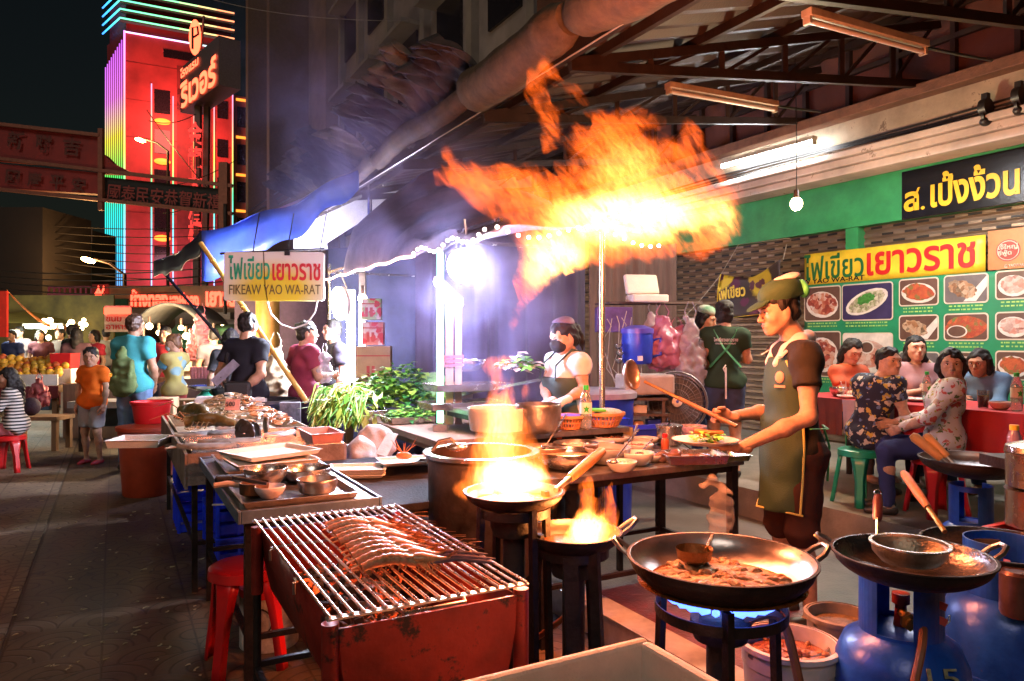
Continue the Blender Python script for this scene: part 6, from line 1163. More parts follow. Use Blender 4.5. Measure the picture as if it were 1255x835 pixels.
# coals
def coalmat():
    m = mat('glowing_coal', (.02, .016, .015), .9, var=.4, scale=40, bump=.5, bscale=60); nt = m.node_tree; L = nt.links; b = nt.nodes['Principled BSDF']; tc = nn(nt, 'ShaderNodeTexCoord'); n = nn(nt, 'ShaderNodeTexNoise'); n.inputs['Scale'].default_value = 19; n.inputs['Detail'].default_value = 6; n.inputs['Roughness'].default_value = .7; L.new(tc.outputs['Object'], n.inputs['Vector'])
    r = nn(nt, 'ShaderNodeMapRange'); r.inputs[1].default_value = .55; r.inputs[2].default_value = .72; r.inputs[4].default_value = 1.7; L.new(n.outputs['Fac'], r.inputs[0]); L.new(r.outputs[0], b.inputs['Emission Strength']); b.inputs['Emission Color'].default_value = (1, .075, .012, 1); return m
b = MB(); b.sheet(lambda s, t: (-(hw-.07)+s*2*(hw-.07), -hu+.04+t*(2*hu-.08), .585), 4, 4); b.build('ash_bed', mat('ash', (.05, .042, .04), .95, var=.5, scale=30, bump=.6), gr, world=False)
q = random.Random(11); b = MB()
for i in range(300):
    y = -hu+.07+(2*hu-.14)*q.random()**1.35; x = q.uniform(-hw+.09, hw-.09); s = q.uniform(.016, .034); M = Matrix.Rotation(q.uniform(0, 6), 3, V((q.random(), q.random(), q.random()+.1))); b.box((x, y, .60+q.uniform(0, .045)*(1.3 if y < .1 else .6)), (s*1.7, s*1.2, s), M, taper=.75)
b.build('coals', coalmat(), gr, world=False, bev=.004)['kind'] = 'stuff'
lamp('coal_glow', UW(1.98, .70, .70), .9, (1, .16, .04), .12)
# prawns on the grate
PB = mat('grilled_prawn_shell', (.50, .28, .14), .28, var=.5, scale=26, bump=.3, bscale=70, col2=(.70, .42, .25), wear=((.66, .28, .17), .52, 22), coat=.4); PO = mat('prawn_orange', (.62, .30, .14), .35, var=.4, scale=40, bump=.2); PC = mat('prawn_claw_blue', (.13, .09, .14), .35, var=.4, scale=25); PCO = mat('prawn_claw_orange', (.42, .17, .07), .35, var=.3, scale=25)
def prawn_meshes(par, seed, claw):
    q = random.Random(seed); b = MB(); n = 24; L = .145; pts = []; rs = []
    for i in range(n+1):
        t = i/n; x = L*(t-.5); z = .024+.014*math.sin(PI*t)**.9; pts.append((x, -.05*(1-t)**2, z)); seg_ = (t*8) % 1; rs.append((.008+.0105*math.sin(min(1, t*.80+.2)*PI*.62))*(1.10-.24*seg_ if t < .9 else 1))
    b.tube(pts, rs, 12, flat=.88); b.build('abdomen', PB, par, world=False)
    b = MB(); b.tube([(L*.44, 0, .037), (L*.56, 0, .037), (L*.72, 0, .034), (L*.9, 0, .032), (L*1.05, 0, .036), (L*1.16, 0, .044)], [.017, .019, .0175, .013, .006, .001], 12, flat=.85); b.build('head', PO, par, world=False)
    b = MB(); [b.prism([(-L*.5, 0, .022), (-L*.72, s*.026-.006, .012), (-L*.76, s*.012, .010), (-L*.66, s*.0, .014)], (0, 0, .003)) for s in (-1.2, -.4, .4, 1.2)]; b.build('tail_fan', PO, par, world=False)
    b = MB()
    for i in range(7):
        for s in (-1, 1): x0 = L*(.42+.06*i); b.tube([(x0, s*.014, .03), (x0+.01+q.uniform(0, .02), s*.035, .022), (x0+q.uniform(.0, .05), s*q.uniform(.03, .06), .004)], [.0025, .002, .001], 4)
    for i in range(6): x0 = -L*.3+i*.018; b.tube([(x0, -.008, .03), (x0-.006, -.022, .012)], [.004, .002], 4)
    b.build('legs', PO, par, world=False)
    b = MB()
    for s in (-1, 1):
        a = q.uniform(-.12, .12)+s*.10; p0 = V((L*.75, s*.014, .026)); lk = 1 if claw is PC else .55; p1 = p0+V((.07*lk*math.cos(a), .07*lk*math.sin(a), .012)); p2 = p1+V((.08*lk*math.cos(a*.6), .08*lk*math.sin(a*.6), -.006)); p3 = p2+V((.03, .006*s, -.002)); b.tube([p0, p1, p2, p3], [.0035, .0055, .0055, .001], 7)
    b.build('claw', claw, par, world=False)
    b = MB()
    for k in range(5):
        a = q.uniform(-.5, .5); p0 = V((L*1.02, 0, .036)); b.tube([p0+V((t_*.11*math.cos(a*t_), t_*.11*math.sin(a*(.3+t_)), .02*math.sin(t_*3)+.01*k*t_)) for t_ in (0, .33, .66, 1)], [.0013, .001, .0008, .0005], 4)
    b.build('antennae', PCO, par, world=False)
ordn = ('farthest', 'second farthest', 'third farthest', 'fourth farthest', 'fifth farthest', 'fifth nearest', 'fourth nearest', 'third nearest', 'second nearest', 'nearest')
for i in range(10):
    t = i/9; p = G(430, 645, .815).lerp(G(480, 695, .815), t); p.z = gz+.003
    nm = 'grilled river prawn on the grate, %s of the ten in the row%s' % (ordn[i], ', dark claws' if i >= 8 else ''); o = thing('prawn', nm, 'prawn', p, -.30+.27*t+.05*math.sin(i*2.4), 'prawns grilling in a row'); o.scale = (.92+.05*math.sin(i*2.1),)*3 if i < 8 else (1.0,)*3
    prawn_meshes(o, i, PC if i >= 8 else PCO)
# ---- woks, stands, burners
def wok_prof(r, dp, th=.004, n=12, lip=.008):
    o = [(1e-4, 0)]+[(r*math.sin(PI/2*i/n), dp*(1-math.cos(PI/2*i/n))) for i in range(1, n+1)]; o = [(x*1., z) for x, z in o]
    out = [(x, z) for x, z in o]+[(r+lip, dp), (r+lip, dp+th)]; inn = [(max(1e-4, x-th*.6), z+th) for x, z in reversed(o)]
    return out+inn
WIN = mat('wok_inner', (.44, .40, .40), .30, .85, var=.5, scale=6, bump=.15, bscale=30); WOUT = mat('wok_outer', (.03, .022, .02), .6, .5, var=.5, scale=7, bump=.35)
def wok(nm, lab, p, r, dp, cat='wok', group=None, inner=WIN, outer=WOUT, rz=0.):
    """p is the centre of the rim"""
    t = thing(nm, lab, cat, V(p)-V((0, 0, dp)), rz, group); n = 12
    sp = lambda i: (r*math.sin(PI/2*i/n)**.95, dp*(1-math.cos(PI/2*i/n)))
    MB().lathe([(1e-4, 0)]+[sp(i) for i in range(1, n+1)]+[(r+.007, dp), (r+.007, dp+.005), (r, dp+.006)], n=56).build('shell', outer, t, world=False)
    MB().lathe([(r-.001, dp+.0055)]+[(max(1e-4, sp(i)[0]-.003), sp(i)[1]+.005) for i in range(n, 0, -1)]+[(1e-4, .005)], n=56).build('inside', inner, t, world=False); return t
def loop_handle(t, r, dp, ang, m, w=.05, out=.06, rise=.02, rad=.006):
    c, s = math.cos(ang), math.sin(ang); f = lambda x, y, z: (x*c-y*s, x*s+y*c, z); MB().tube([f(r-.005, -w, dp-.01), f(r+out*.6, -w, dp+rise*.5), f(r+out, -w*.5, dp+rise), f(r+out, w*.5, dp+rise), f(r+out*.6, w, dp+rise*.5), f(r-.005, w, dp-.01)], rad, 8).build('handle', m, t, world=False)
def stand(lab, p, r, ztop, spread=1.35, n=3, rot=0., burner=True, lr=.014):
    t = thing('wok_stand', lab, 'stand', (p[0], p[1], 0), rot, 'iron wok stands'); MB().lathe([(r*.98, ztop-.03), (r, ztop-.03), (r, ztop), (r*.98, ztop)], n=36, closed=True).build('ring', IRON, t, world=False)
    for i in range(n): a = 2*PI*i/n; MB().bar((r*math.cos(a), r*math.sin(a), ztop+.04), (r*spread*math.cos(a), r*spread*math.sin(a), 0), lr*2, lr*1.4).build('leg', IRON, t, world=False)
    if burner:
        MB().lathe([(1e-4, ztop-.10), (.075, ztop-.10), (.085, ztop-.07), (.085, ztop-.045), (.06, ztop-.035), (1e-4, ztop-.035)], n=28).build('burner', SOOT, t, world=False); MB().cyl((0, 0, .05), (0, 0, ztop-.1), .04, n=12).build('burner_post', SOOT, t, world=False)
    return t
def fry(p, r, h, m, n=60, seed=1, s=(.012, .028)):
    q = random.Random(seed); b = MB(); p = V(p); b.lathe([(r, 0), (r*.7, h*.5), (1e-4, h*.7)], p, 36, wob=.05)
    for i in range(n): a = q.uniform(0, 6.3); d = r*.92*math.sqrt(q.random()); sz = q.uniform(*s); b.ell(p+V((d*math.cos(a), d*math.sin(a), h*.6*(1-d/r)+sz*.2)), (sz, sz*q.uniform(.5, 1), sz*q.uniform(.4, .7)), rotz(a), 7)
    return b
OIL = mat('frying_oil', (.22, .065, .015), .12, var=.4, scale=10, bump=.4, bscale=50); FRI = foodmat('fried_food', [(.16, .05, .012), (.34, .13, .04), (.56, .40, .24), (.46, .24, .10), (.22, .07, .02)], 50, .4)
# big wok in front
PWK = P(883, 684, 2.1); wk = wok('wok', 'big steel wok frying battered food on a blue gas flame', PWK, .258, .115, group='woks on their stands', rz=.2); dpw = .115
b = fry((0, 0, .045), .20, .03, FRI, 90, 5); b.build('fried_food', FRI, wk, world=False); MB().lathe([(.235, .048), (.1, .05), (1e-4, .05)], n=40).build('oil', OIL, wk, world=False)
loop_handle(wk, .258, dpw, -.15, DSTEEL, .035, .05, .03, .008); loop_handle(wk, .258, dpw, PI-.5, DSTEEL, .03, .045, .03, .007)
stand('black iron stand of the big steel wok, blue flame inside', (PWK.x, PWK.y), .185, PWK.z-.128, 1.15, 3, .35)
b = MB(); c = PWK+V((-.05, .1, -.03)); b.lathe([(.055, .03), (.05, .0), (.02, -.02), (1e-4, -.022)], c, 20); b.tube([c+V((.04, .02, .02)), c+V((.1, .16, .03))], .005, 6); one(b, 'strainer', mat('strainer_brass', (.30, .16, .06), .4, .7, var=.4, bump=.5, bscale=120), 'small mesh strainer lying in the oil of the big wok', 'strainer')
# small wok with fire
PSW = P(703, 652, 2.6); sw = wok('wok', 'small blackened wok with leaping flames in front of the big pot', PSW, .165, .075, group='woks on their stands', inner=mat('wok_seasoned', (.16, .11, .085), .35, .6, var=.5, scale=8)); MB().lathe([(.13, .035), (.1, .04), (1e-4, .043)], n=30, wob=.03).build('food', SAUCE, sw, world=False); loop_handle(sw, .165, .075, .1, DSTEEL, .03, .06, .04, .008)
stand('black iron tripod stand under the small flaming wok', (PSW.x, PSW.y), .125, PSW.z-.05, 1.5, 3, 1.0, lr=.018); b = MB(); b.bar(PSW+V((-.02, -.09, -.06)), V((PSW.x, PSW.y-.13, .02)), .06, .05); one(b, 'gas_pipe', IRON, 'thick upright iron pipe before the small flaming wok', 'pipe')
# flaming pan
PFP = P(630, 603, 2.62); fp_ = wok('frying_pan', 'round blackened pan full of fire with a long wooden handle', PFP, .175, .065, cat='pan', outer=mat('pan_outer', (.04, .026, .02), .55, .5, var=.5, bump=.3)); hd = P(738, 553, 2.95)
b = MB(); h0 = PFP+V((.15, .03, .0)); b.cyl(h0, h0.lerp(hd, .3), .010, .013, 10); b.build('tang', DSTEEL, fp_); b = MB(); b.tube([h0.lerp(hd, .28), h0.lerp(hd, .36), h0.lerp(hd, .7), hd, hd+(hd-h0).normalized()*.008], [.016, .0185, .021, .0185, .012], 12); b.build('handle', HWOOD, fp_)
MB().lathe([(.15, .035), (.1, .04), (1e-4, .042)], n=30).build('food', SAUCE, fp_, world=False); stand('hidden black burner stand carrying the flaming pan', (PFP.x, PFP.y), .13, PFP.z-.05, 1.2, 4, .5)
# big pot
PP = P(590, 553, 3.45); t = thing('stock_pot', 'huge soot stained aluminium pot behind the flaming pan', 'pot', V((PP.x, PP.y, PP.z-.56))); MB().lathe([(1e-4, 0), (.235, 0), (.245, .02), (.25, .53), (.266, .545), (.266, .56), (.24, .56), (.236, .05), (1e-4, .04)], n=56).build('pot', mat('sooty_aluminium', (.10, .065, .045), .42, .8, var=.7, scale=4, bump=.3, bscale=30, col2=(.20, .15, .12)), t, world=False); MB().lathe([(.25, .545), (.272, .545), (.274, .562), (.236, .562)], n=56, closed=True).build('rim', SSTEEL, t, world=False); MB().lathe([(.235, .47), (1e-4, .472)], n=40).build('broth', OIL, t, world=False)
b = MB(); b.tube([(-.12, -.24, .58), (-.13, -.2, .64), (0, -.2, .66), (.13, -.2, .64), (.12, -.24, .58)], .006, 6) if 0 else b.tube([(-.26, .02, .5), (-.31, .02, .5), (-.31, .12, .5), (-.24, .12, .5)], .01, 8); b.build('handle', DSTEEL, t, world=False)
one(MB().lathe([(.24, 0), (.25, .0), (.25, .34), (.24, .34)], V((PP.x, PP.y, .0)), 30, closed=True), 'stove', SOOT, 'round sooty stove beneath the huge pot', 'stove'); b = MB(); b.tube([P(530, 552, 3.3), P(538, 541, 3.3), P(552, 538, 3.3), P(562, 546, 3.3)], .008, 6); b.ell(P(560, 548, 3.3), (.05, .04, .02)); one(b, 'soup_ladle', SSTEEL, 'steel ladle hooked over the rim of the huge pot', 'ladle')
# wire basket and odds on the floor
b = MB(); c = UW(1.95, 1.45, 0)
for k in range(12): b.tube([c+U*(-.25+k*.045)+W*-.2+Z*.02, c+U*(-.25+k*.045)+W*.2+Z*.02], .003, 4); b.tube([c+W*(-.2+k*.036)-U*.25+Z*.025, c+W*(-.2+k*.036)+U*.25+Z*.025], .003, 4); b.tube([c+U*(-.25+k*.045)+W*.2+Z*.02, c+U*(-.25+k*.045)+W*.22+Z*.2], .003, 4)
b.tube([c+W*.22-U*.25+Z*.2, c+W*.22+U*.25+Z*.2], .005, 5); one(b, 'wire_rack', DSTEEL, 'low wire rack on the ground beside the grill', 'rack')
HOSE = mat('rubber_hose', (.26, .085, .035), .5, var=.3, bump=.15)
def hose(lab, pts, r=.011): 
    pts = [V(p) for p in pts]; o = []
    for i in range(len(pts)-1):
        a, b_, c_, d_ = pts[max(i-1, 0)], pts[i], pts[i+1], pts[min(i+2, len(pts)-1)]
        for k in range(6): t = k/6; o.append(.5*((2*b_)+(c_-a)*t+(2*a-5*b_+4*c_-d_)*t*t+(3*b_-a-3*c_+d_)*t**3))
    o.append(pts[-1]); return one(MB().tube(o, r, 8), 'gas_hose', HOSE, lab, 'hose', 'gas hoses')
hose('orange gas hose winding along the metal kerb under the small wok', [UW(1.6, 2.3, .04), UW(2.0, 1.9, .05), UW(2.3, 1.7, .03), UW(2.2, 1.5, .03), UW(2.6, 1.4, .12), (PSW.x, PSW.y+.1, .45), (PSW.x, PSW.y, .6)]); hose('brown gas hose dropping from the burner of the big wok', [PWK+V((.06, -.03, -.17)), PWK+V((.15, -.05, -.15)), PWK+V((.19, -.08, -.3)), PWK+V((.21, -.1, -.5)), PWK+V((.2, -.12, -.8))], .013)
# pails
PAILW = mat('white_pail', (.60, .54, .47), .4, var=.25, scale=7, bump=.1); p = P(967, 785, 2.42); t = bucket('sauce_pail', 'white pail of red brown sauce under the big wok', V((p.x, p.y, .04)), .152, p.z-.04, PAILW, 'pail'); fry((0, 0, p.z-.04-.05), .138, .012, None, 40, 8, (.008, .024)).build('sauce', [foodmat('red_stew', [(.12, .02, .008), (.26, .06, .015), (.40, .18, .08), (.18, .03, .01)], 46, .2)], t, world=False)
b = MB(); b.box((-.04, -.153, .24), (.10, .004, .05), 0); b.build('faded_print', SOOT, t, world=False); one(MB().cyl((p.x, p.y, 0), (p.x, p.y, .04), .13), 'pail_base', IRON, 'flat dark base beneath the white sauce pail', 'base')
p = P(1030, 752, 2.8); t = bucket('grey_pail', 'grubby grey pail standing behind the white sauce pail', V((p.x, p.y, .02)), .12, p.z-.02, mat('grubby_pail', (.24, .19, .14), .6, var=.4, scale=10), 'pail'); MB().lathe([(.11, p.z-.06), (1e-4, p.z-.055)], n=24).build('scraps', foodmat('pail_scraps', [(.10, .06, .03), (.2, .14, .07), (.06, .04, .02)], 60), t, world=False)
# gas cylinders
BLU = mat('blue_cylinder_paint', (.008, .055, .40), .32, .1, var=.35, scale=7, bump=.25, bscale=22, col2=(.015, .10, .55), wear=((.10, .05, .03), .665, 8)); BRASS = mat('brass', (.40, .24, .07), .35, .9, var=.3); REDV = mat('red_valve', (.28, .03, .02), .4, var=.2)
def cylinder(lab, px, d, r, zs, zc, ang=0., valve=True, num=False):
    x = (px-CX)/F*d; t = thing('gas_cylinder', lab, 'gas cylinder', (x, d, 0), ang, 'blue gas cylinders')
    MB().lathe([(r*.7, 0), (r*.7, .03), (r*.92, .06), (r, .12), (r, zs-.16), (r*.97, zs-.10), (r*.85, zs-.045), (r*.6, zs-.012), (r*.3, zs), (1e-4, zs)], n=48).build('tank', BLU, t, world=False); MB().lathe([(r*1.001, zs*.5), (r*1.012, zs*.5+.006), (r*1.001, zs*.5+.012)], n=48).build('weld_seam', BLU, t, world=False)
    b = MB(); R_ = r*.62; hh = zc-zs+.03; n = 44
    for k in range(n):
        a0, a1 = 2*PI*k/n, 2*PI*(k+1)/n; gap = (k % 22) in (5, 6, 7, 8, 9, 10); bands = ((0, .06 if gap else hh*.4), (hh*.4, hh*.62), (hh*.62, hh)) if 0 else (((0, .035), (hh-.03, hh)) if gap and k < 22 else (((0, .025),) if gap else ((0, hh),)))
        for z0, z1 in bands:
            p = [V((R_*math.cos(a)*s, R_*math.sin(a)*s, zs-.03+z)) for z in (z0, z1) for s in (1, .965) for a in (a0, a1)]; b.add(p, [(0, 1, 5, 4), (3, 2, 6, 7), (4, 5, 7, 6), (0, 4, 6, 2), (1, 3, 7, 5), (0, 2, 3, 1)], 0, False)
    b.build('collar', BLU, t, world=False)
    if valve:
        v = MB().cyl((0, 0, zs-.01), (0, 0, zs+.07), .022, .016, 12).cyl((0, 0, zs+.07), (0, 0, zs+.10), .026, n=12).build('valve', REDV, t, world=False); MB().cyl((0, -.01, zs+.045), (0, -.10, zs+.04), .014, n=10).cyl((0, -.07, zs+.042), (0, -.09, zs+.041), .026, n=6).build('regulator', BRASS, v, world=False)
    if num: text('15', t, V((x, d, zs-.105)) + V((-.02, -r*.99, 0)), V((1, 0, 0)), .09, .05, mat('faded_yellow_print', (.24, .24, .16), .6, var=.5, scale=60), ext=.003, up=V((0, .35, 1))); text('16.3', t, V((x+R_*.72, d-R_*.72, zs+.03)), V((.7, .7, 0)), .05, .022, MC['pale_wire'], ext=.003)
    return V((x, d, zs))
c1_ = cylinder('big blue gas cylinder with a hose, standing under the front right wok', 1104, 2.28, .192, .56, .735, -.2, True, True); c2_ = cylinder('blue gas cylinder at the right edge behind the front one', 1228, 2.62, .195, .56, .735, .3); c3_ = cylinder('blue gas cylinder in the distance under the aluminium wok', 1190, 4.0, .17, .46, .655, 2.9, False)
hose('orange gas hose curling down the front of the blue cylinder', [c1_+V((.02, -.09, .04)), c1_+V((-.03, -.17, .0)), c1_+V((-.075, -.205, -.12)), c1_+V((-.095, -.215, -.3)), c1_+V((-.09, -.22, -.5))], .012)
b = MB(); [b.box(c1_+V((.06, -.10, .10-i*.045)), (.05, .004, .022), Matrix.Rotation(.4, 3, 'Y')) for i in range(2)]; one(b, 'valve_tag', mat('pink_tag', (.6, .1, .1), .5), 'pink red paper tags tied to the front cylinder valve', 'tag')
# right woks
PR = P(1117, 680, 2.16); rw = wok('wok', 'shallow soot crusted wok holding a strainer on the blue cylinder', PR, .213, .085, group='woks on their stands', inner=mat('greasy_wok', (.13, .115, .11), .25, .8, var=.6, scale=9, bump=.3)); loop_handle(rw, .213, .085, -.05, DSTEEL, .03, .05, .03, .008); loop_handle(rw, .213, .085, PI-.6, DSTEEL, .025, .05, .02, .007)
c = P(1115, 680, 2.12)-Z*.015; b = MB(); b.lathe([(.098, .045), (.102, .045), (.098, .02), (.075, -.005), (1e-4, -.01)], c, 30); st = thing('strainer', 'round steel strainer with a dark handle lying in the right wok', 'strainer', c); b.build('bowl', mat('strainer_steel', (.34, .27, .20), .35, .8, var=.5, scale=14, bump=.4, bscale=120), st); b = MB(); b.lathe([(.098, .042), (.108, .045), (.108, .05), (.098, .05)], c, 30, closed=True); b.build('rim', SSTEEL, st); b = MB(); h0 = c+V((-.05, .09, .04)); h1 = P(1076, 607, 2.38); b.tube([h0, h0.lerp(h1, .35), h0.lerp(h1, .4)], [.005, .006, .009], 8); b.build('tang', SSTEEL, st); b = MB(); b.tube([h0.lerp(h1, .38), h0.lerp(h1, .45), h0.lerp(h1, .8), h1], [.011, .015, .016, .012], 10, flat=.7); b.build('handle', mat('maroon_handle', (.09, .025, .025), .3, var=.3), st); b = MB(); b.lathe([(.010, -.003), (.013, -.003), (.013, .003), (.010, .003)], h1+V((0, .0, .006)), 16, frame(V((0, -1, .3))), closed=True); b.build('hang_ring', SSTEEL, st)
P2 = P(1225, 668, 2.72); w2 = wok('wok', 'dark wok on the second cylinder at the right edge', P2, .255, .09, group='woks on their stands', inner=MC['greasy_wok']); t = thing('spatula', 'orange brown wooden handled spatula standing in the rear right wok', 'spatula', P2); a, c = P(1107, 579, 2.95), P(1158, 652, 2.62); b = MB(); b.tube([a, a.lerp(c, .06), a.lerp(c, .4), a.lerp(c, .62)], [.010, .017, .018, .013], 10); b.build('handle', HWOOD, t); b = MB(); b.tube([a.lerp(c, .6), a.lerp(c, .85), c], .009, 8); b.build('shaft', BRASS, t)
P3 = P(1196, 563, 3.95); w3 = wok('wok', 'broad aluminium wok with two wooden handles resting in it', P3, .27, .10, group='woks on their stands', inner=mat('dull_aluminium', (.30, .28, .28), .4, .8, var=.3), outer=WOUT)
for i, (xa, ya, xb, yb, lab) in enumerate(((1117, 533, 1170, 575, 'left wooden ladle handle sticking out of the aluminium wok'), (1133, 533, 1172, 572, 'right wooden ladle handle sticking out of the aluminium wok'))):
    t = thing('ladle', lab, 'ladle', P(xa, ya, 3.9), 0, 'wooden handled ladles'); a, c = P(xa, ya, 3.95), P(xb, yb, 3.85); MB().tube([a, a.lerp(c, .08), a.lerp(c, .7)], [.016, .027, .022], 10).build('handle', mat('yellow_handle', (.46, .24, .08), .45, var=.25), t); MB().tube([a.lerp(c, .68), c], .011, 8).build('shaft', DSTEEL, t)
p = P(1277, 600, 3.2); t = thing('steamer_pot', 'stacked aluminium steamer pot at the right edge', 'pot', V((p.x, p.y, .62)))
for i, (z0, z1) in enumerate(((0, .17), (.175, .33))): MB().lathe([(.10, z0), (.135, z0+.01), (.135, z1-.01), (.14, z1), (.1, z1)], n=36).build('tier', SSTEEL, t, world=False)
MB().lathe([(.14, .335), (.135, .36), (.07, .38), (1e-4, .385)], n=36).build('lid', SSTEEL, t, world=False); crate('red_crate', 'red crate carrying the steamer pot at the right edge', V((p.x, p.y, .0)), .3, .3, .615, mat('red_crate_plastic', (.4, .03, .03), .4)); p = P(1243, 535, 3.5)
t = thing('sauce_bottle', 'small bottle with a yellow cap beside the steamer pot', 'bottle', p-V((0, 0, .0))); MB().lathe([(.028, -.09), (.03, -.08), (.03, 0), (.018, .03)], p, 18).build('bottle', mat('violet_bottle', (.25, .16, .24), .2), t); MB().cyl(p+V((0, 0, .03)), p+V((0, 0, .055)), .02).build('cap', mat('yellow_cap', (.65, .45, .03), .4), t); one(MB().box(p-V((0, 0, .12)), (.2, .2, .05), .1), 'side_board', IRON, 'small dark board under the yellow capped bottle', 'board')
for px, py, d in ((1248, 725, 2.45),): p = P(px, py, d); one(MB().lathe([(.05, -.08), (.055, -.07), (.055, .06), (.045, .07), (1e-4, .07)], p, 20), 'tin_can', mat('dark_can', (.12, .06, .05), .3, .5, var=.4), 'dark tin can at the right edge by the cylinder', 'can')
# foam box at the bottom
t = thing('foam_box', 'big open white foam box in front, at the lower edge', 'box', UW(1.21, .86, .02), TH); b = MB(); X0, X1, Y0, Y1 = -.36, .28, -.24, .226
for (cx_, cy_, sx, sy) in ((-.04, Y1-.014, .64, .028), (-.04, Y0+.014, .64, .028), (X0+.014, -.007, .028, .41), (X1-.014, -.007, .028, .41)): b.box((cx_, cy_, .56), (sx, sy, .28))
b.box((-.04, -.007, .43), (.58, .41, .02)); b.build('shell', mat('foam_box_white', (.66, .61, .54), .7, var=.12, bump=.4, bscale=150), t, world=False, bev=.012); b = MB(); q = random.Random(2)
for i in range(26): b.ell((q.uniform(-.22, .22), q.uniform(-.18, .17), .60+q.uniform(0, .05)), (q.uniform(.02, .05), q.uniform(.02, .04), .02), rotz(q.uniform(0, 3)), 9)
b.build('shellfish', mat('wet_shell', (.20, .11, .05), .25, var=.6, scale=20, bump=.3), t, world=False); MB().ell((-.16, .12, .685), (.035, .02, .014), rotz(.5), 12).build('green_pod', LG[0], t, world=False)
one(MB().box(UW(1.21, .86, .2), (.5, .42, .4), TH), 'box_stand', IRON, 'dark block beneath the big foam box', 'stand')
# ---- stools
def stool(lab, p, m, h=.45, r=.165, rz=0., group='plastic stools', hole=None):
    t = thing('plastic_stool', lab, 'stool', p, rz, group); n = 4; b = MB()
    b.lathe([(r*.55, h), (r*.9, h-.001), (r, h-.010), (r*1.02, h-.05), (r*.985, h-.05), (r*.96, h-.016), (1e-4, h-.016)], n=40); 
    b.lathe([(1e-4, h+.001), (r*.5, h+.001), (r*.55, h)], n=40); b.build('seat', m, t, world=False)
    for i in range(4):
        a = PI/4+i*PI/2; c, s = math.cos(a), math.sin(a); b = MB(); tx, ty = V((-s, c, 0)), V((c, s, 0)); top = ty*(r*.93)+Z*(h-.04); bot = ty*(r*1.32); w0, w1 = r*.40, r*.2
        vs = []
        for k in range(7):
            f = k/6; cc = top.lerp(bot, f); w_ = w0+(w1-w0)*min(1, f*2.2) if f < .45 else w1; sag = -ty*.02*(1); vs += [cc-tx*w_+sag*1.2, cc-tx*w_*.55, cc+tx*w_*.55, cc+tx*w_+sag*1.2]
        b.add(vs, [(k*4+j, k*4+j+1, k*4+j+5, k*4+j+4) for k in range(6) for j in range(3)], 0, True); b.build('leg', m, t, world=False, solid=.006)
    b = MB(); z = .17; rr = r*1.13; [b.bar((rr*math.cos(PI/4+i*PI/2), rr*math.sin(PI/4+i*PI/2), z), (rr*math.cos(PI*3/4+i*PI/2), rr*math.sin(PI*3/4+i*PI/2), z), .006, .03) for i in range(4)] if hole else None
    if hole: b.build('stretcher', m, t, world=False)
    return t
RS = mat('red_stool_plastic', (.55, .012, .015), .3, var=.1, bump=.05, coat=.2); GS = mat('green_stool_plastic', (.01, .26, .16), .35, var=.1, bump=.05)
p = G(301, 690, .45); ST0 = stool('bright red plastic stool standing under the blue edged side table', V((p.x, p.y, 0)), RS, .45, .155, .5)
p = P(330, 735, 3.5); t = thing('paint_can', 'red lidded white can behind the red stool under the table', 'can', V((p.x, p.y, 0))); MB().lathe([(.13, 0), (.135, .005), (.135, .28), (.125, .285)], n=30).build('can', mat('can_print', (.42, .40, .38), .4, var=.5, scale=18), t, world=False); MB().lathe([(.138, .25), (.138, .285), (1e-4, .29)], n=30).build('lid', REDK, t, world=False); b = MB(); b.lathe([(.055, .136), (.062, .136), (.062, .139), (.055, .139)], (0, 0, .15), 24, frame(V((0, -1, 0))), closed=True); b.build('print_ring', SOOT, t, world=False)
# ---- raised pavement of the diners
slab('raised_pavement', -2, 14, 4.45, 7.29, -.02, .25, mat('raised_cement', (.20, .165, .125), .6, var=.45, scale=2.2, bump=.5, bscale=60))
FZ = .25
def at(px, d, z=0.): return V(((px-CX)/F*d, d, z))
SHOE = mat('dark_shoe', (.03, .025, .02), .5, var=.3); SAND = mat('red_sandal', (.45, .04, .05), .5, var=.2)
# ---- cook
TEE = cloth('dark_olive', (.022, .018, .012)); APR = mat('apron_green', (.024, .055, .026), .75, var=.15, scale=10, bump=.3, bscale=240); PIPE = mat('piping_yellow', (.55, .50, .14), .6, var=.1); GRNC = mat('tie_green', (.08, .45, .12), .6); CAPG = mat('cap_green', (.022, .060, .020), .8, var=.15, bump=.35, bscale=240); PINKW = mat('collar_white', (.60, .50, .46), .7)
loc = at(974, 3.75); J = pose(loc, R(101), 1.70, lean=.0)
J['head'] = P(953, 381, 3.75); J['neck'] = P(976, 418, 3.76); J['sl'] = P(990, 437, 3.58); J['sr'] = P(957, 434, 3.90); J['el'] = P(991, 512, 3.47); J['wl'] = P(907, 549, 3.45); J['er'] = P(950, 503, 3.98); J['wr'] = P(893, 511, 3.80); J['chest'] = P(973, 470, 3.75); J['waist'] = P(973, 515, 3.75); J['pel'] = P(972, 553, 3.75)
cookP = J
r_, X = person('man cook in green cap and apron holding a ladle and a plate', None, J, 0, .012, .96, hair='crop', shirt=TEE, sleeve=.5, hem=-.10, pants=cloth('dark_maroon', (.05, .02, .016)), plen=.56, shoes=SHOE, look=V((-1, -.12, -.22)), pants_loose=1.12,
   handL=dict(d=P(868, 549, 3.44)-J['wl'], pn=V((0, .15, 1)), thumb=V((.1, 1, .2)), curl=.22), handR=dict(d=V((-1, -.15, .12)), pn=V((0, -1, -.25)), thumb=Z, curl=.95, grip=True))
def cut_region(q, pt, n): q.cut(pt, n)
T, fx, uv, ax = X['T'], X['fx'], X['upv'], X['ax']
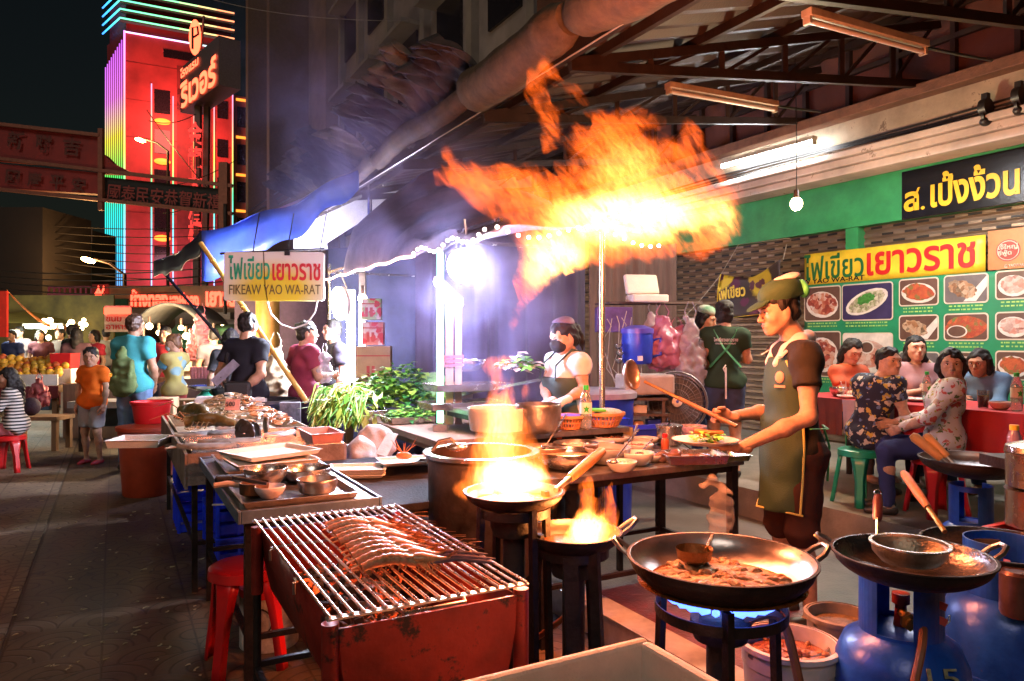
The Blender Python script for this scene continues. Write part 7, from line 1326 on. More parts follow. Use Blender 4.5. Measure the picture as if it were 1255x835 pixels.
q = SDF(); X['torso'](q, .042); q.cone(J['waist'], J['pel']-Z*.30, .158, .172, .05); q.cut(J['chest']+fx*.035, -(fx+ax*.12)); q.cut(J['chest']+uv*.13, uv); q.cut(J['pel']-Z*.29, -Z); q.noise(.005, 26, 4); X['part'](q, 'apron', APR, .012)
b = MB(); pc = J['chest']; k = X['sh']
b.tube([pc+fx*.125-ax*.12+uv*.135, J['neck']-ax*.075+fx*.035-Z*.005, J['neck']-fx*.065+Z*.012, J['neck']+ax*.075+fx*.035-Z*.005, pc+fx*.125+ax*.12+uv*.135], .016, 8, flat=.35); b.build('apron_strap', PINKW, r_)
q = SDF(); q.chain([J['neck']+ax*.07+fx*.01, J['neck']+ax*.06+fx*.07-Z*.05, J['chest']+fx*.11+ax*.05+uv*.10], [.040, .036, .024], .02).chain([J['neck']+ax*.07+fx*.01, J['neck']-fx*.06+Z*.02, J['neck']-ax*.07+fx*.01, J['neck']-ax*.06+fx*.07-Z*.05, J['chest']+fx*.11-ax*.05+uv*.10], [.040, .036, .040, .036, .024], .02); X['part'](q, 'towel_collar', PINKW, .009)
b = MB(); e = [J['chest']+ax*.13+fx*.10+uv*.12, J['chest']+ax*.165+fx*.05-uv*.0, J['waist']+ax*.175+fx*.03, J['pel']+ax*.195+fx*.03+Z*.05, J['pel']+ax*.20+fx*.04-Z*.12, J['pel']+ax*.195+fx*.05-Z*.28]; b.tube(e, .006, 6); b.tube([J['pel']+ax*.205+fx*.04-Z*.28, J['pel']+fx*.19-Z*.285, J['pel']-ax*.15+fx*.12-Z*.28], .005, 6); b.build('apron_piping', PIPE, r_)
b = MB(); b.tube([J['waist']+ax*.19-Z*.02, J['waist']+ax*.16-fx*.10-Z*.02, J['waist']-fx*.15-Z*.02], .007, 6, flat=.4); b.tube([J['waist']-fx*.15-Z*.02, J['waist']-fx*.17+ax*.03-Z*.12, J['waist']-fx*.16+ax*.03-Z*.30], [.012, .012, .012], 6, flat=.3); b.build('apron_tie', GRNC, r_)
b = MB(); b.bar(J['chest']+ax*.10+fx*.145-Z*.05, J['chest']+ax*.10+fx*.145-Z*.05+fx*.01, .03); b2 = P(964, 437, 3.56)
hp = X['hp']; H = X['H']; g = X['g']
q = SDF(); q.ell(hp(0, -.025, .078), (.088*g, .108*g, .074*g), H, .03).ell(hp(0, -.055, .108), (.094*g, .092*g, .056*g), H, .04).ell(hp(0, -.10, .05), (.08*g, .05*g, .06*g), H, .03); q.cut(hp(0, 0, .035), -(X['hu']+X['hf']*.15)); q.noise(.005, 40, 2); cp_ = X['part'](q, 'cap', CAPG, .008)
q = SDF(); q.ell(hp(0, .095, .048), (.070*g, .066*g, .010*g), Matrix((X['hl'], (X['hf']-X['hu']*.35).normalized(), (X['hu']+X['hf']*.35).normalized())).transposed(), .01); X['part'](q, 'cap_brim', CAPG, .006)
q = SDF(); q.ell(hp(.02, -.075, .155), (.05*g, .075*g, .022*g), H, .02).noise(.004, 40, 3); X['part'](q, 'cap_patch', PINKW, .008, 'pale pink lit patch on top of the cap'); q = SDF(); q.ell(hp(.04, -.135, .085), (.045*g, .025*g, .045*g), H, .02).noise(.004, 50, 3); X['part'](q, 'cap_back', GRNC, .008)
b = MB(); lp = J['chest']+ax*.12+fx*.125+uv*.035; M = frame((fx*.6+ax).normalized(), fx); b.ell(lp, (.022, .03, .006), M, 12); b.box(lp-Z*.045, (.05, .012, .004), M); b.build('badge', mat('badge_pink', (.62, .30, .24), .6), r_)
# ladle and plate in his hands
hR = J['wr']+V((-1, -.15, .12)).normalized()*.085+V((0, -.02, 0)); tip = P(790, 468, 4.05); t = thing('ladle', 'long handled steel ladle raised in the right hand of the cook', 'ladle', hR); d = (tip-hR).normalized(); b = MB(); b.tube([hR-d*.13, hR-d*.05, hR+d*.22], [.011, .013, .012], 10); b.build('handle', mat('ladle_handle', (.20, .10, .05), .4), t); b = MB(); b.tube([hR+d*.2, hR.lerp(tip, .85), tip], [.010, .008, .009], 8); b.build('shaft', mat('brass_shaft', (.50, .30, .14), .3, .8), t)
M = frame((V((.75, -.5, .15))).normalized()); bc = P(776, 459, 4.05); b = MB(); n = 10; b.lathe([(1e-4, -.05)]+[(.085*math.sin(PI/2*i/n), -.05*math.cos(PI/2*i/n)) for i in range(1, n+1)]+[(.082, .002)]+[(.082*math.sin(PI/2*i/n), -.045*math.cos(PI/2*i/n)+.001) for i in range(n, 0, -1)]+[(1e-4, -.045)], bc, 30, M); b.build('bowl', mat('ladle_steel', (.34, .25, .20), .32, .85, var=.4), t)
pp = P(872, 547, 3.42)+V((-.03, 0, .022)); t = thing('plate', 'pale plate of greens and carrot held in the left hand of the cook', 'plate', pp); MB().lathe([(1e-4, -.012), (.09, -.012), (.15, .008), (.152, .012), (.09, -.006), (1e-4, -.006)], n=36).build('dish', mat('plate_pinkish', (.58, .46, .40), .35), t, world=False); leaves(lambda q: V((q.uniform(-.06, .07), q.uniform(-.05, .05), q.uniform(-.005, .035))), 90, [LG[0], LG[1]], .035, 8).build('salad', [LG[0], LG[1]], t, world=False); b = MB(); [b.tube([(x, .02+.01*i, .02+.012*i), (x+.09, .03-.01*i, .04)], [.012, .007], 8) for i, x in enumerate((-.02, .0, -.04))]; b.build('carrot', mat('carrot', (.62, .17, .03), .4), t, world=False)
b = MB(); b.ell(pp+V((-.1, 0, .0)), (.03, .03, .01)); 
# ---- masked woman behind the counter
WT_ = cloth('white_tee', (.66, .64, .66)); DG_ = mat('apron_dark_green', (.045, .085, .07), .75, var=.15, bump=.3, bscale=200); MSK = mat('black_mask', (.015, .014, .018), .8, bump=.3, bscale=300); GLV = mat('white_glove', (.66, .62, .66), .4, var=.05)
J = pose(at(694, 5.0), R(118), 1.60); J['head'] = P(690, 412, 4.95); J['wl'] = P(690, 492, 4.72); J['el'] = P(716, 478, 4.85); J['wr'] = P(672, 494, 4.8); J['er'] = P(668, 474, 5.1)
r_, X = person('young woman in black face mask and white tee cooking behind the counter', None, J, 2, .012, .92, fem=True, hair='pony', shirt=WT_, sleeve=.5, pants=cloth('dark_trousers', (.03, .03, .04)), shoes=SHOE, look=V((-.85, -.5, -.42)), handL=dict(d=V((-1, -.1, -.35)), pn=V((.1, .2, -1)), thumb=V((0, -1, 0))), handR=dict(d=V((-.8, -.4, -.35)), pn=V((0, .2, -1)), thumb=V((0, -1, 0))))
q = SDF(); X['torso'](q, .036); q.cone(J['waist'], J['pel']-Z*.3, .155, .18, .05); q.cut(J['chest'], -X['fx']); q.cut(J['chest']+X['upv']*.02, X['upv']); X['part'](q, 'apron', DG_)
b = MB(); [b.tube([J['chest']+X['fx']*.150+X['ax']*s*.10+X['upv']*.0, J['chest']+X['fx']*.142+X['ax']*s*.09+X['upv']*.10, J['neck']+X['ax']*s*.09+X['fx']*.03+Z*.025, J['neck']+X['ax']*s*.075-X['fx']*.09], .019, 8, flat=.35) for s in (1, -1)]; b.build('apron_strap', DG_, r_)
hp, H, g = X['hp'], X['H'], X['g']; q = SDF(); q.ell(hp(0, .060, -.044), (.068*g, .058*g, .060*g), H, .02).ell(hp(0, .102, -.022), (.020*g, .022*g, .026*g), H, .02); X['part'](q, 'face_mask', MSK, .006); b = MB(); [b.tube([hp(s*.05, .07, -.03), hp(s*.078, .0, -.0)], .0025, 5) for s in (1, -1)]; b.build('mask_loop', MSK, r_)
q = SDF(); q.ell(hp(0, -.02, .072), (.088*g, .100*g, .062*g), H, .02); q.cut(hp(0, 0, .10), -(X['hu']-X['hf']*.55).normalized()); X['part'](q, 'hair_band', mat('lilac_cap', (.16, .13, .22), .6, var=.2), .008)
for s in 'lr':
    B = MB(); hd = dict(l=dict(d=V((-1, -.1, -.35)), pn=V((.1, .2, -1)), thumb=V((0, -1, 0))), r=dict(d=V((-.8, -.4, -.35)), pn=V((0, .2, -1)), thumb=V((0, -1, 0))))[s]; hand(B, J['w'+s], hd['d'], hd['pn'], hd['thumb'], 1.06, .35, 0, .006); B.build('glove', GLV, r_)
# ---- workers at the back
DGT = cloth('bottle_green', (.022, .045, .024)); JEAN = cloth('jeans', (.045, .055, .10), scale=30); 
J = pose(at(888, 6.4, FZ), R(-12), 1.52, al=((.05, .06, -.25), (.24, -.02, -.33)), ar=((.08, -.07, -.24), (.28, -.02, -.24)))
r_, X = person('woman worker seen from behind in dark green tee with apron straps', None, J, 0, .015, 1.05, fem=True, hair='bun', shirt=DGT, sleeve=.5, pants=JEAN, plen=.42, shoes=SHOE)
b = MB(); f_ = X['fx']; a_ = X['ax']; c_ = J['chest']-f_*.13
b.tube([J['neck']+a_*.09-f_*.05, c_+a_*.02+Z*.02, J['waist']-a_*.13-f_*.09], .016, 6, flat=.3); b.tube([J['neck']-a_*.09-f_*.05, c_-a_*.02+Z*.02, J['waist']+a_*.13-f_*.09], .016, 6, flat=.3); b.build('apron_strap', mat('strap_green', (.03, .18, .06), .7), r_); b = MB(); b.tube([J['waist']-f_*.13, J['waist']-f_*.15-Z*.08, J['pel']-f_*.16-Z*.14], .008, 6); b.tube([J['waist']-f_*.13+Z*.02, J['waist']-f_*.15-Z*.01+a_*.02, J['waist']-f_*.14-Z*.05], .006, 6); b.build('apron_tie', PINKW, r_)
text('ไฟเขียวเยาวราช', r_, J['chest']-f_*.135-a_*-.10*1+Z*.045 if 0 else J['chest']-f_*.142+a_*.10+Z*.07, -a_, .20, .034, PINKW, off=.02); text('FIKEAW YAOWARAT', r_, J['chest']-f_*.142+a_*.085+Z*.045, -a_, .17, .014, PINKW)
hp, H, g = X['hp'], X['H'], X['g']; q = SDF(); q.ell(hp(0, -.02, .07), (.09*g, .10*g, .07*g), H, .02); q.cut(hp(0, 0, .05), -X['hu']); X['part'](q, 'cap', mat('black_cap', (.02, .018, .018), .8, bump=.3), .01)
J = pose(at(864, 6.7, FZ), R(-60), 1.48); r_, X = person('worker in green and white cap half hidden behind the woman in green', None, J, 0, .018, .95, fem=True, hair='bob', shirt=spots('leafy_tee', (.03, .10, .05), [((.45, .45, .4), 1., .3)], 18), sleeve=.6, pants=JEAN, shoes=SHOE, look=V((.7, -.6, -.3)))
hp, H, g = X['hp'], X['H'], X['g']; q = SDF(); q.ell(hp(0, -.02, .08), (.095*g, .11*g, .06*g), H, .02); q.cut(hp(0, 0, .05), -X['hu']); X['part'](q, 'cap', mat('green_white_cap', (.05, .25, .12), .8, var=.3, scale=9, col2=(.5, .5, .45)), .01)
# ---- diners
TBL = thing('dining_table', 'long dining table under a red cloth with plates of food', 'table', UW(3.25, 5.4, FZ), TH); MB().box((0, 0, .70), (.75, 2.3, .03)).build('table_top', mat('formica', (.34, .22, .2), .4), TBL, world=False)
for sx in (-1, 1):
    for sy in (-1, 1): MB().box((sx*.32, sy*1.05, .34), (.035, .035, .68)).build('leg', IRON, TBL, world=False)
MB().sheet(lambda s, t: ((-.385+.77*s) if .0 <= t <= 1 else 0, -1.16+2.32*t, .722), 6, 12).build('tablecloth', mat('red_cloth', (.42, .012, .014), .6, var=.15, bump=.2), TBL, world=False)
MB().sheet(lambda s, t: (-.388-.02*math.sin(s*40)*(1-t), -1.16+1.3*s, .44+.285*t), 80, 4).build('cloth_front', MC['red_cloth'], TBL, world=False); MB().sheet(lambda s, t: (-.39-.015*math.sin(s*40)*(1-t), .58+.57*s, .44+.285*t), 40, 4).build('cloth_front', mat('dark_red_cloth', (.10, .02, .015), .7, var=.3), TBL, world=False); MB().sheet(lambda s, t: (-.393-.015*math.sin(s*30)*(1-t), .145+.43*s, .46+.265*t), 40, 4).build('cloth_front', mat('lilac_cloth', (.36, .30, .36), .6, var=.15), TBL, world=False)
DF1 = spots('navy_floral', (.012, .014, .035), [((.50, .46, .38), .95, .34), ((.50, .36, .05), .8, .30), ((.10, .16, .30), 1.1, .28)], 17); DF2 = spots('white_floral', (.62, .58, .55), [((.10, .16, .05), 1.0, .30), ((.50, .10, .08), .85, .36), ((.45, .38, .08), 1.25, .22)], 19)
stool('green plastic stool under the woman in the navy floral blouse', at(1055, 5.35, FZ), GS, .40, .155, .3); stool('red plastic stool under the woman in the white floral jacket', at(1148, 5.0, FZ), RS, .40, .155, .1)
J = pose(at(1064, 5.35, FZ), R(-64), 1.46, .40, al=((.10, .06, -.24), (.33, -.03, -.31)), ar=((.06, -.08, -.26), (.32, -.02, -.36)), lean=.13); sethead(J, P(1090, 443, 5.28))
person('older woman in navy floral blouse on a green stool, glancing back', 'diners at the red table', J, 2, .012, 1.0, fem=True, hair='bun', shirt=DF1, sleeve=.5, hem=-.16, pants=cloth('dark_floral_skirt', (.03, .025, .03)), plen=.9, shoes=SHOE, look=V((.22, -.97, -.02)))
J = pose(at(1158, 4.95, FZ), R(66), 1.46, .40, al=((.14, .04, -.24), (.30, -.10, -.36)), ar=((.10, -.05, -.25), (.34, .03, -.33)), lean=.08); sethead(J, P(1166, 446, 4.9))
r_, X = person('woman with black bob in white floral jacket frowning at the camera', 'diners at the red table', J, 2, .012, .98, fem=True, hair='bob', shirt=DF2, sleeve=1.9, hem=-.12, pants=cloth('blue_jeans', (.03, .04, .13)), shoes=SHOE, look=V((-.46, -.88, -.08)))
MB().ell(X['hp'](.08, .0, -.045), .007, None, 8).build('earring', PINKW, r_)
J = pose(at(1121, 6.35, FZ), R(172), 1.55, .41, al=((.10, .05, -.24), (.28, -.12, -.16)), ar=((.10, -.05, -.24), (.28, .12, -.17))); 
person('young woman in mauve tee facing forward across the table', 'diners at the red table', J, 2, .014, .92, fem=True, hair='long', shirt=cloth('mauve', (.36, .20, .20)), sleeve=.45, pants=JEAN, look=V((-.15, -1, .02)), long=.06)
J = pose(at(1036, 6.5, FZ), R(200), 1.50, .41, al=((.14, .03, -.22), (.30, -.12, -.18)), ar=((.14, -.03, -.22), (.30, .12, -.2)), lean=.1); 
person('young woman in orange tee looking down at her food', 'diners at the red table', J, 2, .015, .92, fem=True, hair='long', shirt=cloth('brick_orange', (.42, .09, .04)), sleeve=.6, pants=JEAN, look=V((.15, -.9, -.5)), long=.1)
J = pose(at(1212, 5.95, FZ), R(120), 1.52, .40, al=((.18, .05, -.22), (.36, -.1, -.25)), ar=((.14, -.05, -.24), (.3, .1, -.22)), lean=.14); sethead(J, P(1200, 444, 5.85))
r_, X = person('man in blue denim shirt and glasses at the right of the table', 'diners at the red table', J, 1, .014, 1.0, hair='bob', shirt=cloth('denim', (.10, .17, .26)), sleeve=1.6, pants=JEAN, look=V((-.8, -.55, -.2)))
hp, g = X['hp'], X['g']; b = MB(); [b.lathe([(.019*g, -.001), (.021*g, 0), (.019*g, .001)], hp(s*.032, .094, .0), 18, frame(X['hf']), closed=True) for s in (1, -1)]; b.tube([hp(.013, .096, .004), hp(-.013, .096, .004)], .0012, 5); b.build('glasses', DARK, r_)
TZ = FZ+.724
def tbl(px, py): return G(px, py, TZ)
for lab, px, py, r_, h_, m, fl in (('white bowl in the middle of the dining table', 1147, 495, .055, .05, CER, None), ('flat plate of greens before the mauve woman', 1125, 492, .10, .02, CER, GRNF), ('oval plate of shellfish next to the navy blouse', 1105, 491, .10, .022, CER, SAUCE), ('small dish on the lilac cloth', 1160, 497, .08, .02, CER, None), ('white bowl beside the yellow drink', 1226, 502, .07, .05, mat('rose_bowl', (.58, .40, .36), .3), None), ('steel hot pot at the left end of the table', 1028, 486, .075, .075, SSTEEL, SAUCE), ('white dish at the left end of the table', 1040, 488, .09, .02, CER, ORF), ('small white box dish behind the navy blouse', 1086, 489, .05, .04, CER, None)): bowl('dish', lab, tbl(px, py), r_, h_, m, fl, 'dish', 'dishes on the dining table')
def tumbler(lab, p, m, h=.11, r=.034): t = thing('drink_glass', lab, 'glass', p); MB().lathe([(r*.8, 0), (r, h), (r-.003, h), (r*.78, .006), (1e-4, .006)], n=22).build('glass', mat('glass_clear', (.7, .7, .7), .05, var=0, bump=0, trans=.9), t, world=False); MB().lathe([(r*.77, .007), (r*.93, h*.72), (1e-4, h*.72)], n=20).build('drink', m, t, world=False)
tumbler('glass of yellow drink by the white floral jacket', tbl(1205, 500), mat('yellow_drink', (.45, .28, .03), .1), .12, .038); water_bottle('clear water bottle with a green emblem before the mauve woman', tbl(1136, 493), .95); water_bottle('clear water bottle with a green emblem at the right edge', tbl(1246, 504), 1.05)
b = MB(); [b.tube([tbl(1035+i*3, 487)+V((0, 0, .0)), tbl(1035+i*3, 487)+V((-.03+.02*i, 0, .13))], .004, 5) for i in range(3)]; one(b, 'chopsticks', PINKW, 'pale chopsticks sticking up at the left end of the table', 'chopsticks')
# ---- passers-by on the left
J = pose(at(113, 8.5), R(172), 1.33, al=((.0, .07, -.25), (.05, .06, -.50)), ar=((.0, -.07, -.25), (.05, -.06, -.50)))
r_, X = person('boy in bright orange tee and grey shorts standing on the pavement', None, J, 0, .014, 1.0, hair='short', child=True, headk=1.08, shirt=cloth('bright_orange', (.72, .13, .01)), sleeve=.7, hem=-.12, pants=cloth('grey_shorts', (.24, .24, .25)), plen=.42, shoes=SAND, pants_loose=1.15, look=V((.25, -1, -.12)))
MB().lathe([(.022, -.012), (.026, 0), (.022, .012)], J['wr'], 14, frame(J['wr']-J['er']), closed=True).build('wristband', PINKW, r_)
stool('red and white patterned plastic stool under the striped girl', at(12, 8.0), RS, .40, .155, .2); STR = mat('striped_cloth', (.03, .028, .03), .8, var=0, bump=.2)
nt = STR.node_tree; wv = nn(nt, 'ShaderNodeTexWave'); wv.bands_direction = 'Z'; wv.inputs['Scale'].default_value = 9; wv.inputs['Distortion'].default_value = 1.2; wv.inputs['Detail Scale'].default_value = .6; tc = nn(nt, 'ShaderNodeTexCoord'); rp = nn(nt, 'ShaderNodeValToRGB'); rp.color_ramp.interpolation = 'CONSTANT'; rp.color_ramp.elements[0].color = (.02, .02, .022, 1); rp.color_ramp.elements[1].position = .5; rp.color_ramp.elements[1].color = (.55, .52, .48, 1); nt.links.new(tc.outputs['Object'], wv.inputs[0]); nt.links.new(wv.outputs['Fac'], rp.inputs[0]); nt.links.new(rp.outputs[0], nt.nodes['Principled BSDF'].inputs['Base Color'])
J = pose(at(20, 8.0), R(108), 1.35, .40, al=((.1, .04, -.2), (.26, -.05, -.12)), ar=((.1, -.04, -.2), (.3, .0, -.1)), lean=.12); person('long haired girl in black and white stripes sitting on a stool', None, J, 0, .014, .95, fem=True, child=True, hair='long', shirt=STR, sleeve=1.7, hem=-.14, pants=cloth('pink_print', (.4, .12, .14)), plen=.8, look=V((-.85, -.45, -.15)), shoes=SAND)
J = pose(at(164, 8.1), R(-8), 1.72, al=((.02, .07, -.27), (.14, .0, -.42)), ar=((.02, -.07, -.27), (.14, .0, -.46))); r_, X = person('man in turquoise tee with a green shoulder bag, seen from behind', None, J, 1, .015, 1.1, hair='short', hairmat=HAIRB, shirt=cloth('turquoise', (.05, .30, .34)), sleeve=.6, hem=-.12, pants=cloth('light_jeans', (.12, .19, .33)), shoes=SHOE)
q = SDF(); bp_ = J['waist']-X['fx']*.17+X['ax']*.0-Z*.03; q.ell(bp_-Z*.10, (.15, .07, .13), X['T']).box(bp_+Z*.0, (.125, .04, .17), X['T'], .03, .06).ell(bp_+Z*.20+X['ax']*.02, (.05, .04, .12), X['T'], .08).noise(.013, 44, 4); t = thing('shoulder_bag', 'slouchy olive green cloth bag hanging on the back of the turquoise tee', 'bag', bp_); va, fa = q.mesh(.014); OLV = mat('olive_cloth', (.085, .13, .04), .85, var=.2, bump=.4, bscale=200); MB().arr(va, fa).build('pouch', OLV, t); MB().tube([bp_+Z*.2+X['ax']*.03, J['sl']-X['fx']*.085-Z*.08-X['ax']*.06, J['sl']+Z*.065-X['ax']*.06, J['sl']+X['fx']*.11-Z*.08-X['ax']*.05], .03, 8, flat=.3).build('strap', OLV, t)
YV = spots('yellow_vest', (.50, .42, .12), [((.25, .4, .4), .6, .35)], 9); J = pose(at(214, 8.9), R(70), 1.50, al=((.14, .03, -.22), (.32, -.05, -.3)), ar=((.14, -.03, -.22), (.32, .05, -.3))); r_, X = person('masked woman in yellow vest bending over a stall', None, J, 0, .018, .95, fem=True, hair='bun', hairmat=mat('auburn_hair', (.14, .06, .02), .5), shirt=YV, sleeve=.0, pants=cloth('red_blue_cloth', (.35, .06, .05)), shoes=SHOE, look=V((-.9, -.3, -.3)))
q = SDF(); [q.cone(J['s'+s], J['s'+s].lerp(J['e'+s], .55), .062, .062, .02) for s in 'lr']; X['part'](q, 'undershirt', cloth('sky_blue', (.10, .32, .45))); q = SDF(); q.ell(X['hp'](0, .065, -.055), (.05, .045, .045), X['H']); X['part'](q, 'face_mask', mat('blue_mask', (.35, .45, .5), .7), .01)
J = pose(at(203, 10.5), R(180), 1.62); person('person in red top standing behind the yellow vest', None, J, 0, .022, 1.0, hair='short', shirt=cloth('crimson', (.40, .03, .03)), sleeve=.7, pants=JEAN, hands=True, shoes=SHOE)
J = pose(at(302, 7.1), R(-14), 1.70, al=((-.09, .07, -.26), (-.17, -.10, -.42)), ar=((-.09, -.07, -.26), (-.17, .08, -.41))); r_, X = person('man in black tee holding his hands behind his back', None, J, 0, .012, 1.12, hair='short', shirt=cloth('black_tee', (.015, .016, .024)), sleeve=.6, hem=-.12, pants=cloth('white_shorts', (.5, .49, .48)), plen=.5, shoes=SHOE, handL=dict(d=V((.75, -.1, -.55)), pn=V((0, 1, 0)), thumb=V((0, 0, 1))), handR=dict(d=V((-.75, -.1, -.55)), pn=V((0, 1, 0)), thumb=V((0, 0, 1))))
MB().lathe([(.036, -.012), (.038, 0), (.036, .012)], J['wl'], 14, frame(J['wl']-J['el']), closed=True).build('wristwatch', DARK, r_)
bp_ = P(292, 478, 6.9); t = thing('camera_bag', 'black camera bag slung behind the man in black', 'bag', bp_); MB().box(bp_, (.24, .14, .16), .2).build('pouch', mat('black_nylon', (.012, .012, .014), .6, bump=.3), t, bev=.03); MB().tube([bp_+V((-.1, 0, .07)), J['sl']-V((0, .12, .1)), J['sl']+Z*.07], .014, 6, flat=.3).build('strap', MC['black_nylon'], t); a, c = P(262, 470, 6.85), P(290, 444, 6.95); t = thing('selfie_stick', 'phone on a stick poking out beside the man in black', 'phone', a); MB().tube([P(280, 482, 6.9), a.lerp(c, .3)], .01, 6).build('stick', IRON, t); b = MB(); b.bar(a, c, .085, .012, up=V((.3, -1, .3))); b.build('phone', mat('phone_screen', (.25, .24, .30), .2, var=.4, scale=6), t)
J = pose(at(374, 7.4), R(-48), 1.62, al=((-.02, .16, -.20), (.14, .02, -.30)), ar=((.06, -.05, -.26), (.26, .02, -.24))); person('woman in maroon tee standing by the hanging board, facing away', None, J, 0, .014, 1.12, fem=True, hair='bun', shirt=cloth('maroon', (.22, .03, .06)), sleeve=.6, hem=-.14, pants=cloth('dark_skirt', (.04, .03, .04)), shoes=SHOE, look=V((.85, .25, -.05)))
bag('clear plastic bag carried by the woman in maroon', 398, 452, 7.3, .07, .13, CLB, 6); bag('pale plastic sack on the ground beside the woman in maroon', 338, 470, 7.8, .17, .28, mat('sack_clear', (.42, .34, .22), .4, var=.3, trans=.2, bump=.4, bscale=40), 7)
J = pose(at(410, 8.2), R(120), 1.66); person('dark haired person in black beside the far glaring lamp', None, J, 0, .018, 1.0, hair='short', shirt=cloth('charcoal', (.03, .03, .035)), sleeve=.7, pants=JEAN, shoes=SHOE)
J = pose(at(283, 8.2), R(20), 1.56); person('dark haired woman half hidden left of the man in black', None, J, 0, .018, 1.0, fem=True, hair='bob', shirt=cloth('charcoal', (.03, .03, .035)), sleeve=.7, pants=JEAN, shoes=SHOE)
crowd = [(94, 12.0, 10, 1.62, (.10, .05, .06), (.14, .2, .33), 'long', 1, 'woman in dark top and pale jeans walking away by the fruit stand'), (117, 13.5, 150, 1.6, (.45, .03, .05), (.05, .05, .07), 'bob', 1, 'woman in bright red top behind the orange boy'), (88, 13, -30, 1.7, (.03, .035, .03), (.03, .03, .04), 'short', 0, 'dark dressed man leaning over the market stall'), (15, 14.5, 170, 1.62, (.04, .06, .18), (.05, .05, .06), 'short', 0, 'person in navy behind the fruit, leftmost'), (24, 15.5, 180, 1.7, (.25, .2, .2), (.05, .05, .06), 'short', 0, 'grey dressed person behind the fruit stand'), (50, 15, 200, 1.62, (.12, .04, .05), (.05, .05, .06), 'bob', 1, 'person with black hair behind the fruit boxes'), (75, 15.5, 160, 1.66, (.1, .08, .07), (.05, .05, .06), 'short', 0, 'man in brown behind the fruit boxes'), (130, 16, 30, 1.66, (.3, .28, .25), (.05, .05, .06), 'short', 0, 'distant person in pale top before the market lights'), (262, 11, 20, 1.6, (.1, .08, .09), (.05, .05, .06), 'short', 0, 'dim person between the pink bag and the man in black')]
for px, d, yw, h_, c1, c2, hr, fm, lab in crowd: J = pose(at(px, d), R(yw), h_); person(lab, 'market crowd', J, px % 3, .024, 1.0, fem=bool(fm), hair=hr, shirt=cloth('crowd_%d' % px, c1), sleeve=.6, pants=cloth('crowd_p%d' % px, c2), shoes=SHOE, hres=.014, face=False)
# ---- fruit stand and the market beyond
FRU = [mat('orange_fruit', (.62, .24, .02), .45, var=.3, scale=20, bump=.1), mat('yellow_fruit', (.60, .36, .04), .45, var=.3, scale=20, bump=.1), mat('red_fruit', (.50, .10, .03), .45, var=.3, scale=20, bump=.1)]
MAR = mat('maroon_cloth', (.16, .02, .03), .7, var=.3); c = at(25, 11.2)
t = thing('fruit_stand', 'fruit stand with white boards under heaped yellow fruit', 'stall', c, .12); MB().box((0, 0, .70), (1.5, .9, .10)).build('table_top', WOOD, t, world=False); MB().box((0, -.46, .84), (1.5, .03, .16)).build('front_board', FOAM, t, world=False); MB().box((0, -.47, .66), (1.52, .02, .18)).build('cloth', MAR, t, world=False)
for sx in (-1, 1):
    for sy in (-1, 1): MB().box((sx*.68, sy*.38, .33), (.07, .07, .66)).build('leg', WOOD, t, world=False)
q = random.Random(5); fr = None; n = 0
for j in range(6):
    for i in range(13):
        x = -.66+i*.108+.05*(j % 2)+q.uniform(-.015, .015); z = .80+.055*j+.04*math.sin(i*.7)*.5; y = -.40+.10*j; p = c+rotz(.12) @ V((x, y, z)); s = q.uniform(.9, 1.15)
        if fr is None or n < 3:
            o = MB().ell(p+V((0, 0, .055)), (.058, .058, .055), None, 10); o = tag(o.build('fruit', FRU[n % 3]), ('round orange fruit in the heap on the fruit stand', 'yellow fruit in the heap on the fruit stand', 'reddish fruit in the heap on the fruit stand')[n % 3], 'fruit', 'fruit heaped on the stand'); fr = (fr or [])+[o]; n += 1
        else: k = q.choice((0, 0, 1, 1, 2)); dup(fr[k], p, 0, None, None, s)
tray('red_box', 'red plastic box standing on the end of the fruit stand', c+V((.62, .1, 1.0)), .3, .3, .22, REDK, .1); one(MB().box(c+V((.62, .1, .87)), (.32, .3, .24), .1), 'foam_crate', FOAM, 'white foam crate under the red box', 'box', bev=.01)
bag('pinkish plastic bag of fruit hanging at the fruit stand corner', 48, 485, 10.2, .13, .16, mat('pink_fruit_bag', (.5, .12, .14), .4, trans=.2, bump=.4), 9, None)
tb_ = table('low_wooden_table', 'low dark wooden table by the striped girl', 8.6, 9.4, -1.15, -.75, .44, WOOD, lm=WOOD, lr=.05) if 0 else None
t = thing('low_table', 'low dark wooden bench beside the fruit stand', 'bench', at(48, 9.6)); MB().box((0, 0, .42), (.7, .4, .05)).build('seat', WOOD, t, world=False); [MB().box((sx*.3, sy*.15, .2), (.06, .06, .4)).build('leg', WOOD, t, world=False) for sx in (-1, 1) for sy in (-1, 1)]
one(MB().ell(at(38, 9.6, .56), (.12, .1, .12), None, 12), 'dark_sack', mat('dark_sack_cloth', (.04, .025, .05), .8, bump=.5), 'dark bag lying on the low bench', 'bag')
ORT = mat('orange_tarp', (.55, .16, .03), .6, var=.2); one(MB().sheet(lambda s, u_: P(8, 355, 13).lerp(P(82, 400, 16), s)+Z*(-.18*math.sin(s*PI)-u_*.16*(1-.3*s))+V((0, u_*.2, 0)), 20, 4), 'orange_awning', ORT, 'twisted orange awning strip sagging over the fruit stall', 'awning', solid=.01)
a = P(-6, 410, 12); one(MB().box(P(-2, 385, 12), (.30, .05, .75)), 'red_banner', mat('red_banner_cloth', (.62, .03, .015), .6), 'bright red banner hanging at the left edge', 'banner')
b = MB(); b.prism([P(-20, 396, 15), P(95, 396, 17), P(95, 390, 17.5), P(-20, 388, 15.5)], V((0, 2.5, .3))); one(b, 'stall_roof', mat('yellow_tarp', (.22, .17, .03), .6), 'dull yellow roof of the stall behind the fruit', 'roof')
